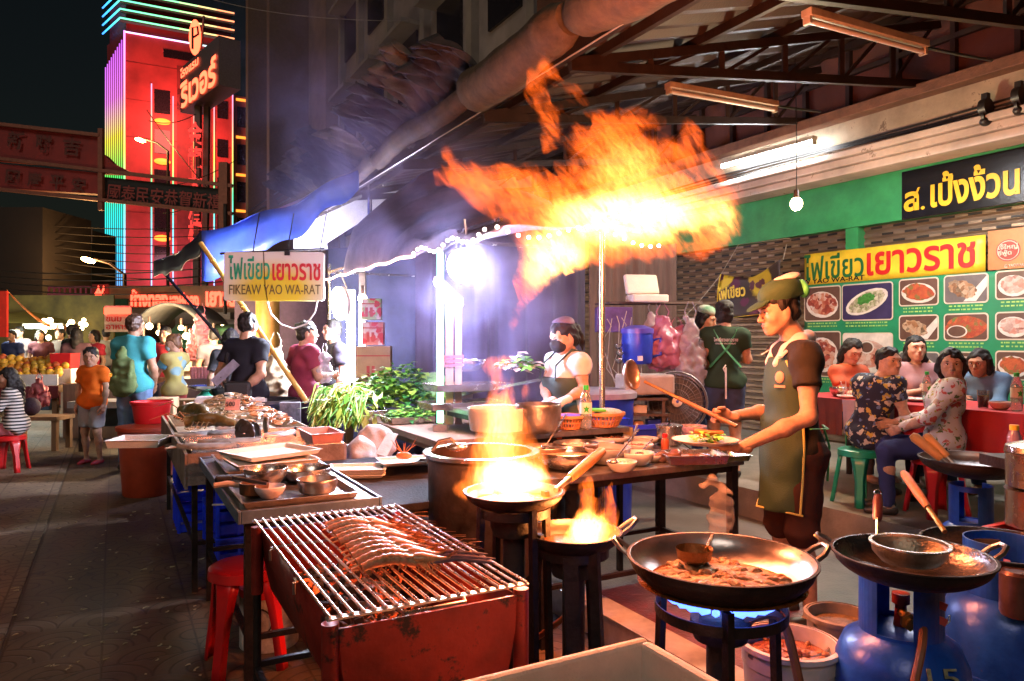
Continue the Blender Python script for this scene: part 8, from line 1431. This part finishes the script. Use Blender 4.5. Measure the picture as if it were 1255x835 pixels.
p = P(52, 401, 15.5); t = thing('tube_lamp', 'bright white tube lamp over the fruit stall', 'tube lamp', p); MB().cyl(p-V((.35, 0, 0)), p+V((.42, 0, -.01)), .03).build('tube', glow('market_tube', (.85, 1, .8), 9), t); MB().box(p+V((0, .03, .05)), (.85, .06, .05)).build('batten', BATT, t); lamp('market_tube_light', p-V((0, .6, .0)), 75, (.95, 1, .85), .3)
for px, py, d, w_, m, lab in ((50, 408, 17, 3.4, mat('stall_back_yellow', (.11, .085, .02), .8, var=.6, scale=2), 'yellow green cloth wall at the back of the fruit stall'), (118, 402, 18.5, 1.6, mat('stall_back_green', (.02, .08, .03), .7, var=.4), 'green cloth wall of the stall beside the red signboard')): one(MB().box(at(px, d, 1.25), (w_, .06, 2.4)), 'cloth_wall', m, lab, 'cloth')
# pink lit balcony, gold shop sign
PKB = mat('pink_balcony', (.40, .08, .16), .6, var=.2); p = P(115, 366, 27); t = thing('balcony', 'pink lit balcony with railings left of the gold shop sign', 'balcony', p-Z*.6); b = MB(); a0, a1 = P(60, 372, 27), P(112, 372, 27); b.box((a0+a1)/2+V((0, .5, -.12)), ((a1-a0).length, 1.2, .22)); b.build('slab', PKB, t); b = MB(); [b.bar(a0.lerp(a1, i/8), a0.lerp(a1, i/8)+Z*.6, .05) for i in range(9)]; b.bar(a0+Z*.6, a1+Z*.6, .07); b.bar(a0+Z*.2, a1+Z*.2, .22, .3); b.build('railing', PKB, t); one(MB().box(P(8, 345, 31)+V((0, 1, 0)), (4.0, 3.5, 6)), 'dark_house', MC['night_wall'], 'dark house front rising behind the pink balcony', 'building')
p = P(215, 366, 24); t = thing('gold_shop_sign', 'brown sign board with glowing red Thai letters above the market stalls', 'sign', p-Z*.4); a0, a1 = P(134, 378, 24), P(312, 378, 24); hh = .74; MB().prism([a0, a1, a1+Z*hh, a0+Z*hh], V((0, .3, 0))).build('board', mat('sign_brown', (.16, .075, .035), .5, var=.3, scale=2), t)
GLR = glow('market_red_letter', (1, .06, .03), 2.6); text('ห้างทอง', t, P(160, 376, 23.95), V((1, 0, 0)), 1.22, .56, GLR, off=.05); text('หงษ์ทอง', t, P(208, 376, 23.95), V((1, 0, 0)), .95, .45, GLR, off=.05); text('เยาวราช', t, P(252, 376, 23.95), V((1, 0, 0)), 1.4, .5, GLR, off=.05); text('金行', t, P(116, 378, 23.9), V((1, 0, 0)), .45, .75, GLR, off=.05)
MB().box(P(122, 366, 24.1)+V((0, .1, 0)), (.55, .1, .95)).build('side_board', mat('dark_red_board2', (.12, .012, .012), .6), t)
one(MB().box(at(215, 26, 1.3)+V((0, 0, 0)), (5.2, .3, 3.0)), 'shop_wall', mat('shop_back', (.12, .075, .05), .7, var=.4, scale=1.5), 'dim shop wall beneath the glowing gold shop sign', 'wall'); one(MB().box(at(250, 25.5, 1.9), (1.9, .2, .9)), 'metal_sheet', mat('grey_panel_paint', (.30, .29, .30), .6), 'grey panel under the right half of the red letters', 'panel')
lamp('gate_fill_light', P(110, 392, 19), 260, (1, .72, .45), .4)  # lamp without a fixture, added to light the gate sign from below
# snack cart with an arched white roof
d = 12.5; c = at(207, d); t = thing('snack_cart', 'snack cart with an arched grey roof and bright lamps', 'cart', c)
b = MB(); pts = [P(165+i*8, 396-24*math.sin(PI*i/10)**.8, d) for i in range(11)]; b.sheet(lambda s, u_: pts[min(9, int(s*10))].lerp(pts[min(9, int(s*10))+1], s*10-min(9, int(s*10)))+V((0, u_*1.2, 0)), 20, 2); b.build('arched_roof', mat('arch_grey', (.14, .14, .13), .5, var=.3), t, solid=.05)
MB().box(c+V((0, .5, .45)), (1.05, .9, .9)).build('counter', mat('cart_white', (.5, .42, .36), .5, var=.3), t); [MB().cyl(at(x, d), P(x, 392, d), .02, n=8).build('post', SSTEEL, t) for x in (168, 243)]; b = MB(); b.box(c+V((-.15, .1, 1.02)), (.5, .4, .25)); b.box(c+V((.28, .1, 1.0)), (.3, .4, .2)); b.build('glass_case', mat('glass_case', (.5, .42, .3), .2, var=.5, scale=8), t)
for i, (x, y, s) in enumerate(((183, 400, 1), (195, 408, .8), (222, 402, .8), (228, 412, 1), (176, 416, .8), (262, 408, 1.1))):
    p = P(x, y, 12.2); o = thing('stall_bulb', ('warm bulb at the left under the arched cart roof', 'warm bulb second from the left under the arch', 'warm bulb in the middle of the arch', 'warm bulb low at the right of the arch', 'lowest warm bulb left of the cart', 'bright warm bulb by the pink plastic bag')[i], 'light bulb', p, 0, 'bulbs over the snack cart'); MB().ell(p, .055*s).build('bulb', glow('stall_bulb_glow', (1, .66, .30), 16), o); MB().cyl(p+Z*.05, p+Z*.16, .02).build('socket', MC['bulb_socket'], o)
lamp('snack_cart_light', P(205, 410, 11.6), 140, (1, .70, .38), .3); lamp('snack_cart_light', P(262, 412, 10.5), 110, (1, .72, .42), .2)
p = P(141, 372, 14); t = thing('red_signboard', 'white menu board with red lettering above the turquoise tee', 'sign', P(143, 400, 14)); a0, a1 = P(128, 407, 14), P(160, 407, 14); MB().prism([a0, a1, a1+Z*.5, a0+Z*.5], V((0, .05, 0))).build('board', mat('menu_white', (.5, .42, .38), .6, var=.3, scale=10), t); b = MB(); b.box(P(144, 381, 13.95), (.5, .02, .13)); b.build('red_band', GLR, t); text('ขนม\nอาหาร', t, P(130, 404, 13.93), V((1, 0, 0)), .42, .24, BRED, off=.02)
one(MB().ell(P(160, 375, 15), (.5, .3, .14), None, 14), 'lit_canopy', glow('lit_canopy_glow', (1, .7, .42), .9), 'small lit cream canopy behind the menu board', 'canopy') if 0 else None
bag('pink plastic bag hanging in the light beside the cart', 246, 420, 11.5, .20, .32, mat('bright_pink_bag', (.62, .20, .22), .4, trans=.2, bump=.4), 12, None); t = thing('stall_counter', 'stall counter with pink cups, sauces and bags behind the man in black', 'stall', at(255, 10.3)); MB().box(at(255, 10.3, .45), (1.1, .6, .9)).build('counter', mat('counter_dark', (.12, .07, .06), .6, var=.3), t); b = MB(); q = random.Random(4)
for i in range(10): x = 236+i*4; b.lathe([(.03, 0), (.035, .16), (1e-4, .16)], at(x, 10.1, .9), 10)
b.build('cups', mat('pink_cups', (.55, .2, .2), .5, var=.4, scale=20), t)
one(leaves(reg(at(208, 8.6, .62), .25, .2, .12), 80, [JUG, BRED, PLASW], .10, 21), 'snack_bags', [JUG, BRED, PLASW], 'heap of blue and white snack bags behind the red bucket', 'bags'); t = thing('stall_trestle', 'pale trestle stall beneath the snack bags', 'stall', at(178, 9.4)); MB().box(at(178, 9.4, .62), (1.7, .5, .08)).build('table_top', mat('trestle_pale', (.30, .32, .32), .5, var=.2), t); [MB().box(at(x, 9.4, .29), (.05, .05, .58)).build('leg', IRON, t) for x in (100, 180, 250)]; MB().box(at(178, 9.6, .45), (1.6, .03, .3)).build('back_panel', mat('trestle_blue', (.05, .12, .16), .6, var=.3), t)
b = MB(); q = random.Random(12)
for i in range(50): b.ell(at(105+q.uniform(0, 75), 10.9+q.uniform(-.3, .3), .80+q.uniform(0, .16)), (.06, .06, .05), None, 7, q.randrange(3))
one(b, 'produce_heap', [FRU[1], FRU[0], LG[3]], 'heaps of yellow and orange produce behind the boy', 'produce', kind='stuff'); one(MB().box(at(142, 11, .4), (1.1, .8, .78)), 'produce_counter', WOOD, 'wooden counter under the yellow produce behind the boy', 'counter')
YC = mat('gold_column', (.40, .20, .03), .45, var=.3, scale=4, bump=.2); one(MB().cyl(at(328, 11.5), at(328, 11.5, 2.2), .18, n=16), 'gold_column', YC, 'orange gold cloth covered column under the hanging board', 'column')
b = MB(); [b.cyl(P(276, 385, 20), P(276, 250, 20), .05)]; one(b, 'conduit', IRON, 'thin dark pipe before the tower, left of the board', 'pipe')
one(MB().box(at(345, 12.8, 1.3), (1.6, .1, 2.6)), 'dark_curtain', mat('dim_violet_cloth', (.08, .05, .09), .8, var=.3), 'dim violet cloth hanging behind the woman in maroon', 'cloth')
b = MB(); [b.box(P(350+i*12, 500, 6.6)-Z*.1, (.09, .12, .3), .2) for i in range(2)]; one(b, 'packed_bag', mat('packed_dark', (.14, .12, .14), .4, var=.5, scale=20, bump=.4), 'dark packed bags leaning behind the green crate', 'bag')

# more stalls: awnings, bulbs and boxes crowding the far street
q = random.Random(31); AW = [((.30, .03, .02), 'red'), ((.05, .08, .25), 'blue'), ((.30, .22, .05), 'ochre'), ((.04, .16, .08), 'green'), ((.35, .33, .30), 'pale')]
for i, (px, py, d) in enumerate(((70, 385, 19), (100, 394, 21), (138, 390, 22), (290, 398, 16), (318, 392, 18), (20, 380, 20))):
    c_, nm_ = AW[i % 5]; p = P(px, py, d); one(MB().sheet(lambda s, t, p=p, d=d: p+V((-1.3+2.6*s, -.9*t, -.45*t-.06*math.sin(s*9)*t)), 14, 3), 'stall_awning', mat('awning_'+nm_, c_, .7, var=.3), nm_+' stall awning far down the market street, '+('beyond the fruit stall', 'above the crowd by the fruit', 'behind the menu board', 'left of the gold column', 'right of the gold column', 'at the left edge of the market')[i], 'awning', solid=.02)
bulb0 = None
for i in range(22):
    px, py, d = q.choice((60, 80, 95, 105, 120, 150, 275, 290, 310))+q.uniform(-8, 8), q.uniform(394, 420), q.uniform(13.5, 19); p = P(px, py, d)
    if bulb0 is None: bulb0 = one(MB().ell(p, .05, None, 8), 'market_bulb', MC['stall_bulb_glow'], 'small warm bulb among the far market stalls', 'light bulb', 'warm bulbs among the far stalls')
    else: dup(bulb0, p, None, None, None, q.uniform(.6, 1.2))
bx = None
for i in range(26):
    px, d = q.uniform(40, 310), q.uniform(12.5, 18); p = at(px, d, .0); s = (q.uniform(.3, .6), q.uniform(.3, .5), q.uniform(.3, .9)); cc = q.choice([(.25, .15, .08), (.3, .05, .04), (.05, .1, .2), (.35, .33, .3), (.3, .25, .05)])
    one(MB().box(p+Z*s[2]/2, s, q.uniform(-.3, .3)), 'market_box', mat('market_box_%d' % int(cc[0]*100+cc[1]*1000), cc, .7, var=.3), 'box or crate stacked among the far market stalls', 'box', 'boxes among the far stalls')
# ---- flames: thin burning volumes inside hulls drawn along their tongues
def falloff(nt, tc, cores):
    L = nt.links
    tot = None
    for c, rad, k in cores:
        v = nn(nt, 'ShaderNodeVectorMath', operation='SUBTRACT'); L.new(tc.outputs['Object'], v.inputs[0]); v.inputs[1].default_value = c
        d = nn(nt, 'ShaderNodeVectorMath', operation='DIVIDE'); L.new(v.outputs[0], d.inputs[0]); d.inputs[1].default_value = rad
        l = nn(nt, 'ShaderNodeVectorMath', operation='LENGTH'); L.new(d.outputs[0], l.inputs[0])
        q = nn(nt, 'ShaderNodeMapRange', interpolation_type='SMOOTHSTEP'); q.inputs[1].default_value = 1; q.inputs[2].default_value = .15; q.inputs[4].default_value = k; L.new(l.outputs['Value'], q.inputs[0])
        if tot is None: tot = q.outputs[0]
        else: a = nn(nt, 'ShaderNodeMath', operation='ADD'); L.new(tot, a.inputs[0]); L.new(q.outputs[0], a.inputs[1]); tot = a.outputs[0]
    return tot
def flame_mat(o, name, k0, cores, scale, stretch, rot, thr=(.40, .62), strokes=None, d0=3., rk=1., col=(1., .125, .011), hot=(1., .42, .09)):
    m = bpy.data.materials.new(name); m.use_nodes = True; nt = m.node_tree; L = nt.links
    for n in list(nt.nodes):
        if n.type == 'BSDF_PRINCIPLED': nt.nodes.remove(n)
    out = nt.nodes['Material Output']; em = nn(nt, 'ShaderNodeEmission'); em.inputs[0].default_value = hexc(col); L.new(em.outputs[0], out.inputs['Volume'])
    tc = nn(nt, 'ShaderNodeTexCoord'); mp = nn(nt, 'ShaderNodeMapping'); mp.inputs['Rotation'].default_value = rot; L.new(tc.outputs['Object'], mp.inputs[0])
    m2 = nn(nt, 'ShaderNodeMapping'); m2.inputs['Scale'].default_value = stretch; L.new(mp.outputs[0], m2.inputs[0])
    n = nn(nt, 'ShaderNodeTexNoise'); n.inputs['Scale'].default_value = scale; n.inputs['Detail'].default_value = 5; n.inputs['Roughness'].default_value = .55; n.inputs['Distortion'].default_value = 1.6; L.new(m2.outputs[0], n.inputs['Vector'])
    r = nn(nt, 'ShaderNodeMapRange', interpolation_type='SMOOTHSTEP'); r.inputs[1].default_value, r.inputs[2].default_value = thr; L.new(n.outputs['Fac'], r.inputs[0])
    if strokes:                             # erode the tongues: stroke field plus noise
        acc = None
        for st in strokes:
            i = 0
            while i < len(st)-1:
                j = min(i+2, len(st)-1); (xa, ya, ra), (xb, yb, rb) = st[i], st[j]; A, B_ = P(xa, ya, d0)-o, P(xb, yb, d0)-o; r_ = max(ra, rb, st[(i+j)//2][2])*rk/F*d0; ln = (B_-A).length/2
                g = nn(nt, 'ShaderNodeMapping', vector_type='TEXTURE'); g.inputs['Location'].default_value = (A+B_)/2; g.inputs['Rotation'].default_value = frame((B_-A), V((0, 1, 0))).to_euler(); g.inputs['Scale'].default_value = (r_*2.0, r_*1.7, ln+r_*1.5); L.new(tc.outputs['Object'], g.inputs[0])
                t_ = nn(nt, 'ShaderNodeTexGradient', gradient_type='QUADRATIC_SPHERE'); L.new(g.outputs[0], t_.inputs[0])
                if acc is None: acc = t_.outputs['Fac']
                else: a_ = nn(nt, 'ShaderNodeMath', operation='ADD'); L.new(acc, a_.inputs[0]); L.new(t_.outputs['Fac'], a_.inputs[1]); acc = a_.outputs[0]
                i = j
        sq = nn(nt, 'ShaderNodeMath', operation='POWER'); sq.inputs[1].default_value = .5; L.new(acc, sq.inputs[0]); mn = nn(nt, 'ShaderNodeMath', operation='MINIMUM'); mn.inputs[1].default_value = .85; L.new(sq.outputs[0], mn.inputs[0])
        e1 = nn(nt, 'ShaderNodeMath', operation='MULTIPLY_ADD'); e1.inputs[1].default_value = 1.9; e1.inputs[2].default_value = -1.45; L.new(n.outputs['Fac'], e1.inputs[0]); e2 = nn(nt, 'ShaderNodeMath', operation='ADD'); L.new(e1.outputs[0], e2.inputs[0]); L.new(mn.outputs[0], e2.inputs[1])
        r.inputs[1].default_value, r.inputs[2].default_value = thr; L.new(e2.outputs[0], r.inputs[0])
    n9 = nn(nt, 'ShaderNodeTexNoise'); n9.inputs['Scale'].default_value = scale*2.3; n9.inputs['Detail'].default_value = 4; n9.inputs['Distortion'].default_value = 2.2; L.new(m2.outputs[0], n9.inputs['Vector'])
    r9 = nn(nt, 'ShaderNodeMapRange'); r9.inputs[1].default_value = .36; r9.inputs[2].default_value = .66; r9.inputs[3].default_value = .05; r9.inputs[4].default_value = 2.1; L.new(n9.outputs['Fac'], r9.inputs[0])
    y9 = nn(nt, 'ShaderNodeMath', operation='MULTIPLY'); L.new(r.outputs[0], y9.inputs[0]); L.new(r9.outputs[0], y9.inputs[1])
    tot = falloff(nt, tc, cores)
    kt = max(c[2] for c in cores); hm_ = nn(nt, 'ShaderNodeMath', operation='DIVIDE', use_clamp=True); hm_.inputs[1].default_value = kt*.6; L.new(tot, hm_.inputs[0]); cm = nn(nt, 'ShaderNodeMixRGB'); cm.inputs[1].default_value = hexc(col); cm.inputs[2].default_value = hexc(hot); L.new(hm_.outputs[0], cm.inputs[0]); L.new(cm.outputs[0], em.inputs[0])
    a = nn(nt, 'ShaderNodeMath', operation='ADD'); a.inputs[1].default_value = k0
    if tot is not None: L.new(tot, a.inputs[0])
    x = nn(nt, 'ShaderNodeMath', operation='MULTIPLY'); L.new(a.outputs[0], x.inputs[0]); L.new(y9.outputs[0], x.inputs[1]); L.new(x.outputs[0], em.inputs[1]); return m
def flame(nm, lab, strokes, d0, h, m, seed=1, dz=.12, rk=1., namp=.018, nfr=38):
    q = random.Random(seed); s = SDF()
    for st in strokes:
        off = q.uniform(-dz, dz)
        pts = [P(x, y, d0+off+q.uniform(-.03, .03)) for x, y, r in st]; s.chain(pts, [r*rk/F*d0 for x, y, r in st], .03)
    s.noise(namp, nfr, seed); va, fa = s.mesh(h); b = MB().arr(va, fa)
    lo, hi = va.min(0), va.max(0); o = V(((lo[0]+hi[0])/2, (lo[1]+hi[1])/2, lo[2]))
    return tag(b.build(nm, m(o)), lab, 'flame', 'flames')
FB = [[(638, 376, 6), (630, 395, 6), (622, 415, 5), (616, 438, 4)], [(700, 250, 20), (760, 238, 24), (820, 240, 22), (850, 250, 16)], [(655, 300, 14), (672, 270, 15), (700, 258, 15)], [(638, 376, 5), (648, 348, 12), (668, 318, 21), (700, 296, 24), (750, 285, 27), (810, 278, 25), (858, 266, 20), (886, 246, 12)], [(660, 325, 12), (700, 310, 14), (745, 298, 14), (790, 300, 10)],
      [(537, 226, 4), (550, 215, 10), (572, 218, 14), (592, 238, 13), (604, 268, 5)], [(543, 178, 3), (552, 190, 7), (560, 210, 9)], [(560, 212, 9), (615, 216, 13), (650, 228, 17), (690, 250, 24)], [(604, 215, 8), (622, 245, 13), (640, 275, 12), (648, 300, 9)], [(612, 195, 4), (622, 210, 6)],
      [(650, 84, 4), (658, 96, 9), (655, 112, 10), (662, 128, 7)], [(663, 70, 4), (672, 84, 8), (680, 98, 6)], [(664, 122, 6), (672, 148, 10), (676, 168, 9), (668, 184, 4)], [(676, 112, 3), (692, 150, 7), (710, 166, 9), (735, 185, 11)], [(688, 100, 4), (704, 112, 8), (718, 124, 5)], [(690, 170, 8), (720, 185, 11), (760, 195, 12)],
      [(720, 136, 5), (740, 152, 9), (760, 176, 14), (785, 215, 19)], [(748, 142, 9), (778, 144, 13), (812, 152, 8)], [(740, 170, 12), (790, 185, 16), (830, 205, 15)], [(700, 205, 13), (740, 220, 18), (790, 240, 22), (840, 240, 20)],
      [(838, 140, 3), (846, 160, 8), (858, 190, 11), (876, 222, 13)], [(800, 168, 9), (838, 188, 12), (872, 206, 9)], [(897, 222, 7), (902, 256, 12), (890, 290, 12), (856, 306, 10)], [(910, 290, 3), (896, 280, 6)], [(720, 300, 12), (790, 306, 13), (850, 308, 11), (876, 300, 6)], [(640, 230, 12), (670, 250, 16), (690, 290, 16)], [(880, 210, 6), (893, 235, 8)]]
fd = 3.15
def fbm(o):
    return flame_mat(o, 'fireball', 8., [(tuple(P(770, 268, fd)-o), (.44, .4, .15), 26), (tuple(P(678, 318, fd)-o), (.20, .3, .18), 22), (tuple(P(770, 205, fd)-o), (.30, .3, .15), 4), (tuple(P(884, 268, fd)-o), (.1, .3, .12), 14)], 9.5, (1.3, 1.0, .45), (0, R(38), 0), (-.10, .34), FB, fd, 1.3)
flame('fireball', 'huge billowing orange fireball leaping under the roof above the cook table', FB, fd, .016, fbm, 4, .06, 1.5, .010, 30)
PF = [[(588, 598, 9), (610, 600, 14), (635, 601, 15), (665, 599, 10)], [(592, 590, 13), (598, 560, 15), (606, 525, 12), (612, 498, 10), (614, 470, 7), (600, 448, 6)], [(615, 590, 16), (622, 555, 15), (618, 520, 9), (622, 488, 6), (628, 465, 4)], [(640, 592, 14), (648, 560, 10), (642, 532, 7), (636, 510, 4)], [(664, 590, 9), (660, 566, 5), (655, 548, 3)], [(574, 598, 6), (565, 588, 5), (562, 602, 5), (570, 616, 4)], [(655, 622, 5), (676, 612, 6), (690, 596, 4)], [(585, 600, 5), (600, 618, 4), (625, 626, 3), (650, 624, 4)], [(600, 446, 6), (622, 447, 5), (632, 440, 3)], [(640, 505, 3), (646, 480, 4), (643, 458, 2)]]
pd_ = 2.62
flame('pan_flame', 'tall yellow white flame roaring out of the blackened pan', PF, pd_, .011, lambda o: flame_mat(o, 'pan_fire', 12, [(tuple(P(625, 585, pd_)-o), (.16, .2, .085), 46), (tuple(P(612, 530, pd_)-o), (.10, .2, .18), 9)], 12, (1.2, 1.2, .45), (0, 0, 0), (-.36, .26), PF, pd_, 1.4, (1, .17, .02), (1, .6, .2)), 5, .03, 1.55, .006, 40)
WF = [[(700, 662, 8), (715, 663, 10), (735, 662, 8)], [(708, 660, 8), (716, 640, 7), (722, 622, 7), (716, 602, 5), (722, 588, 3)], [(728, 658, 9), (742, 645, 8), (748, 628, 5), (744, 612, 3), (750, 592, 2)], [(701, 660, 6), (708, 640, 4)]]
flame('wok_flame', 'small bright flame licking up from the blackened wok', WF, 2.58, .009, lambda o: flame_mat(o, 'wok_fire', 22, [(tuple(P(720, 650, 2.58)-o), (.09, .15, .09), 80)], 15, (1.2, 1.2, .5), (0, 0, 0), (-.38, .24), WF, 2.58, 1.45, (1, .15, .015), (1, .5, .1)), 6, .02, 1.6, .004, 50)
# blue gas flame under the big wok
b = MB(); c = V((PWK.x, PWK.y, PWK.z-.122)); q = random.Random(3)
for i in range(26):
    a = 2*PI*i/26; e = V((math.cos(a), math.sin(a), 0)); b.tube([c+e*.10, c+e*.145+Z*.014, c+e*(.18+q.uniform(-.01, .015))+Z*.035], [.008, .011, .001], 6)
tag(b.build('gas_flame', glow('gas_blue', (.07, .16, 1), 2.4)), 'ring of blue gas flames under the big steel wok', 'flame', 'flames'); lamp('gas_flame_light', c-Z*.02, 1.2, (.15, .3, 1), .1)
# light given off by the flames
ORG = (1, .24, .085)
for px, py, e in ((690, 290, 45), (780, 262, 75), (860, 250, 40)): lamp('fireball_light', P(px, py, fd), e, ORG, .16)
lamp('pan_flame_light', P(625, 560, pd_), 15, ORG, .09); lamp('pan_flame_light', P(612, 500, pd_), 12, ORG, .07); lamp('wok_flame_light', P(722, 640, 2.58), 9, (1, .28, .07), .05)
# ---- smoke drifting from the kitchen
def smoke(nm, lab, blobs, dens, scale, col, thr=(.42, .72), h=.12):
    m = bpy.data.materials.new(nm); m.use_nodes = True; nt = m.node_tree; L = nt.links
    for n in list(nt.nodes):
        if n.type == 'BSDF_PRINCIPLED': nt.nodes.remove(n)
    v = nn(nt, 'ShaderNodeVolumePrincipled'); v.inputs['Color'].default_value = hexc(col); v.inputs['Anisotropy'].default_value = .25; L.new(v.outputs[0], nt.nodes['Material Output'].inputs['Volume'])
    tc = nn(nt, 'ShaderNodeTexCoord'); n = nn(nt, 'ShaderNodeTexNoise'); n.inputs['Scale'].default_value = scale; n.inputs['Detail'].default_value = 4; n.inputs['Distortion'].default_value = 1.; L.new(tc.outputs['Object'], n.inputs['Vector'])
    r = nn(nt, 'ShaderNodeMapRange', interpolation_type='SMOOTHSTEP'); r.inputs[1].default_value, r.inputs[2].default_value = thr; r.inputs[4].default_value = dens; L.new(n.outputs['Fac'], r.inputs[0]); L.new(r.outputs[0], v.inputs['Density'])
    s = SDF()
    for px, py, d, rx, ry, rz2, k in blobs: s.ell(P(px, py, d), (rx, ry, rz2), None, .5)
    va, fa = s.mesh(h); lo, hi = va.min(0), va.max(0); o = V(((lo[0]+hi[0])/2, (lo[1]+hi[1])/2, lo[2])); tot = falloff(nt, tc, [(tuple(P(px, py, d)-o), (rx, ry, rz2), k) for px, py, d, rx, ry, rz2, k in blobs])
    x = nn(nt, 'ShaderNodeMath', operation='MULTIPLY'); L.new(r.outputs[0], x.inputs[0]); L.new(tot, x.inputs[1]); L.new(x.outputs[0], v.inputs['Density']); return tag(MB().arr(va, fa).build('smoke', m), lab, 'smoke', None, 'stuff')
smoke('violet_smoke', 'violet lit smoke drifting up between the tent and the fireball', [(610, 420, 5.0, .7, .8, .9, 1.), (570, 310, 5.6, 1.1, 1.2, 1., 1.), (470, 200, 6.8, 1.5, 1.5, 1.2, .7), (430, 90, 8, 1.8, 1.6, 1.6, .4)], .72, 1.9, (.58, .53, .98))
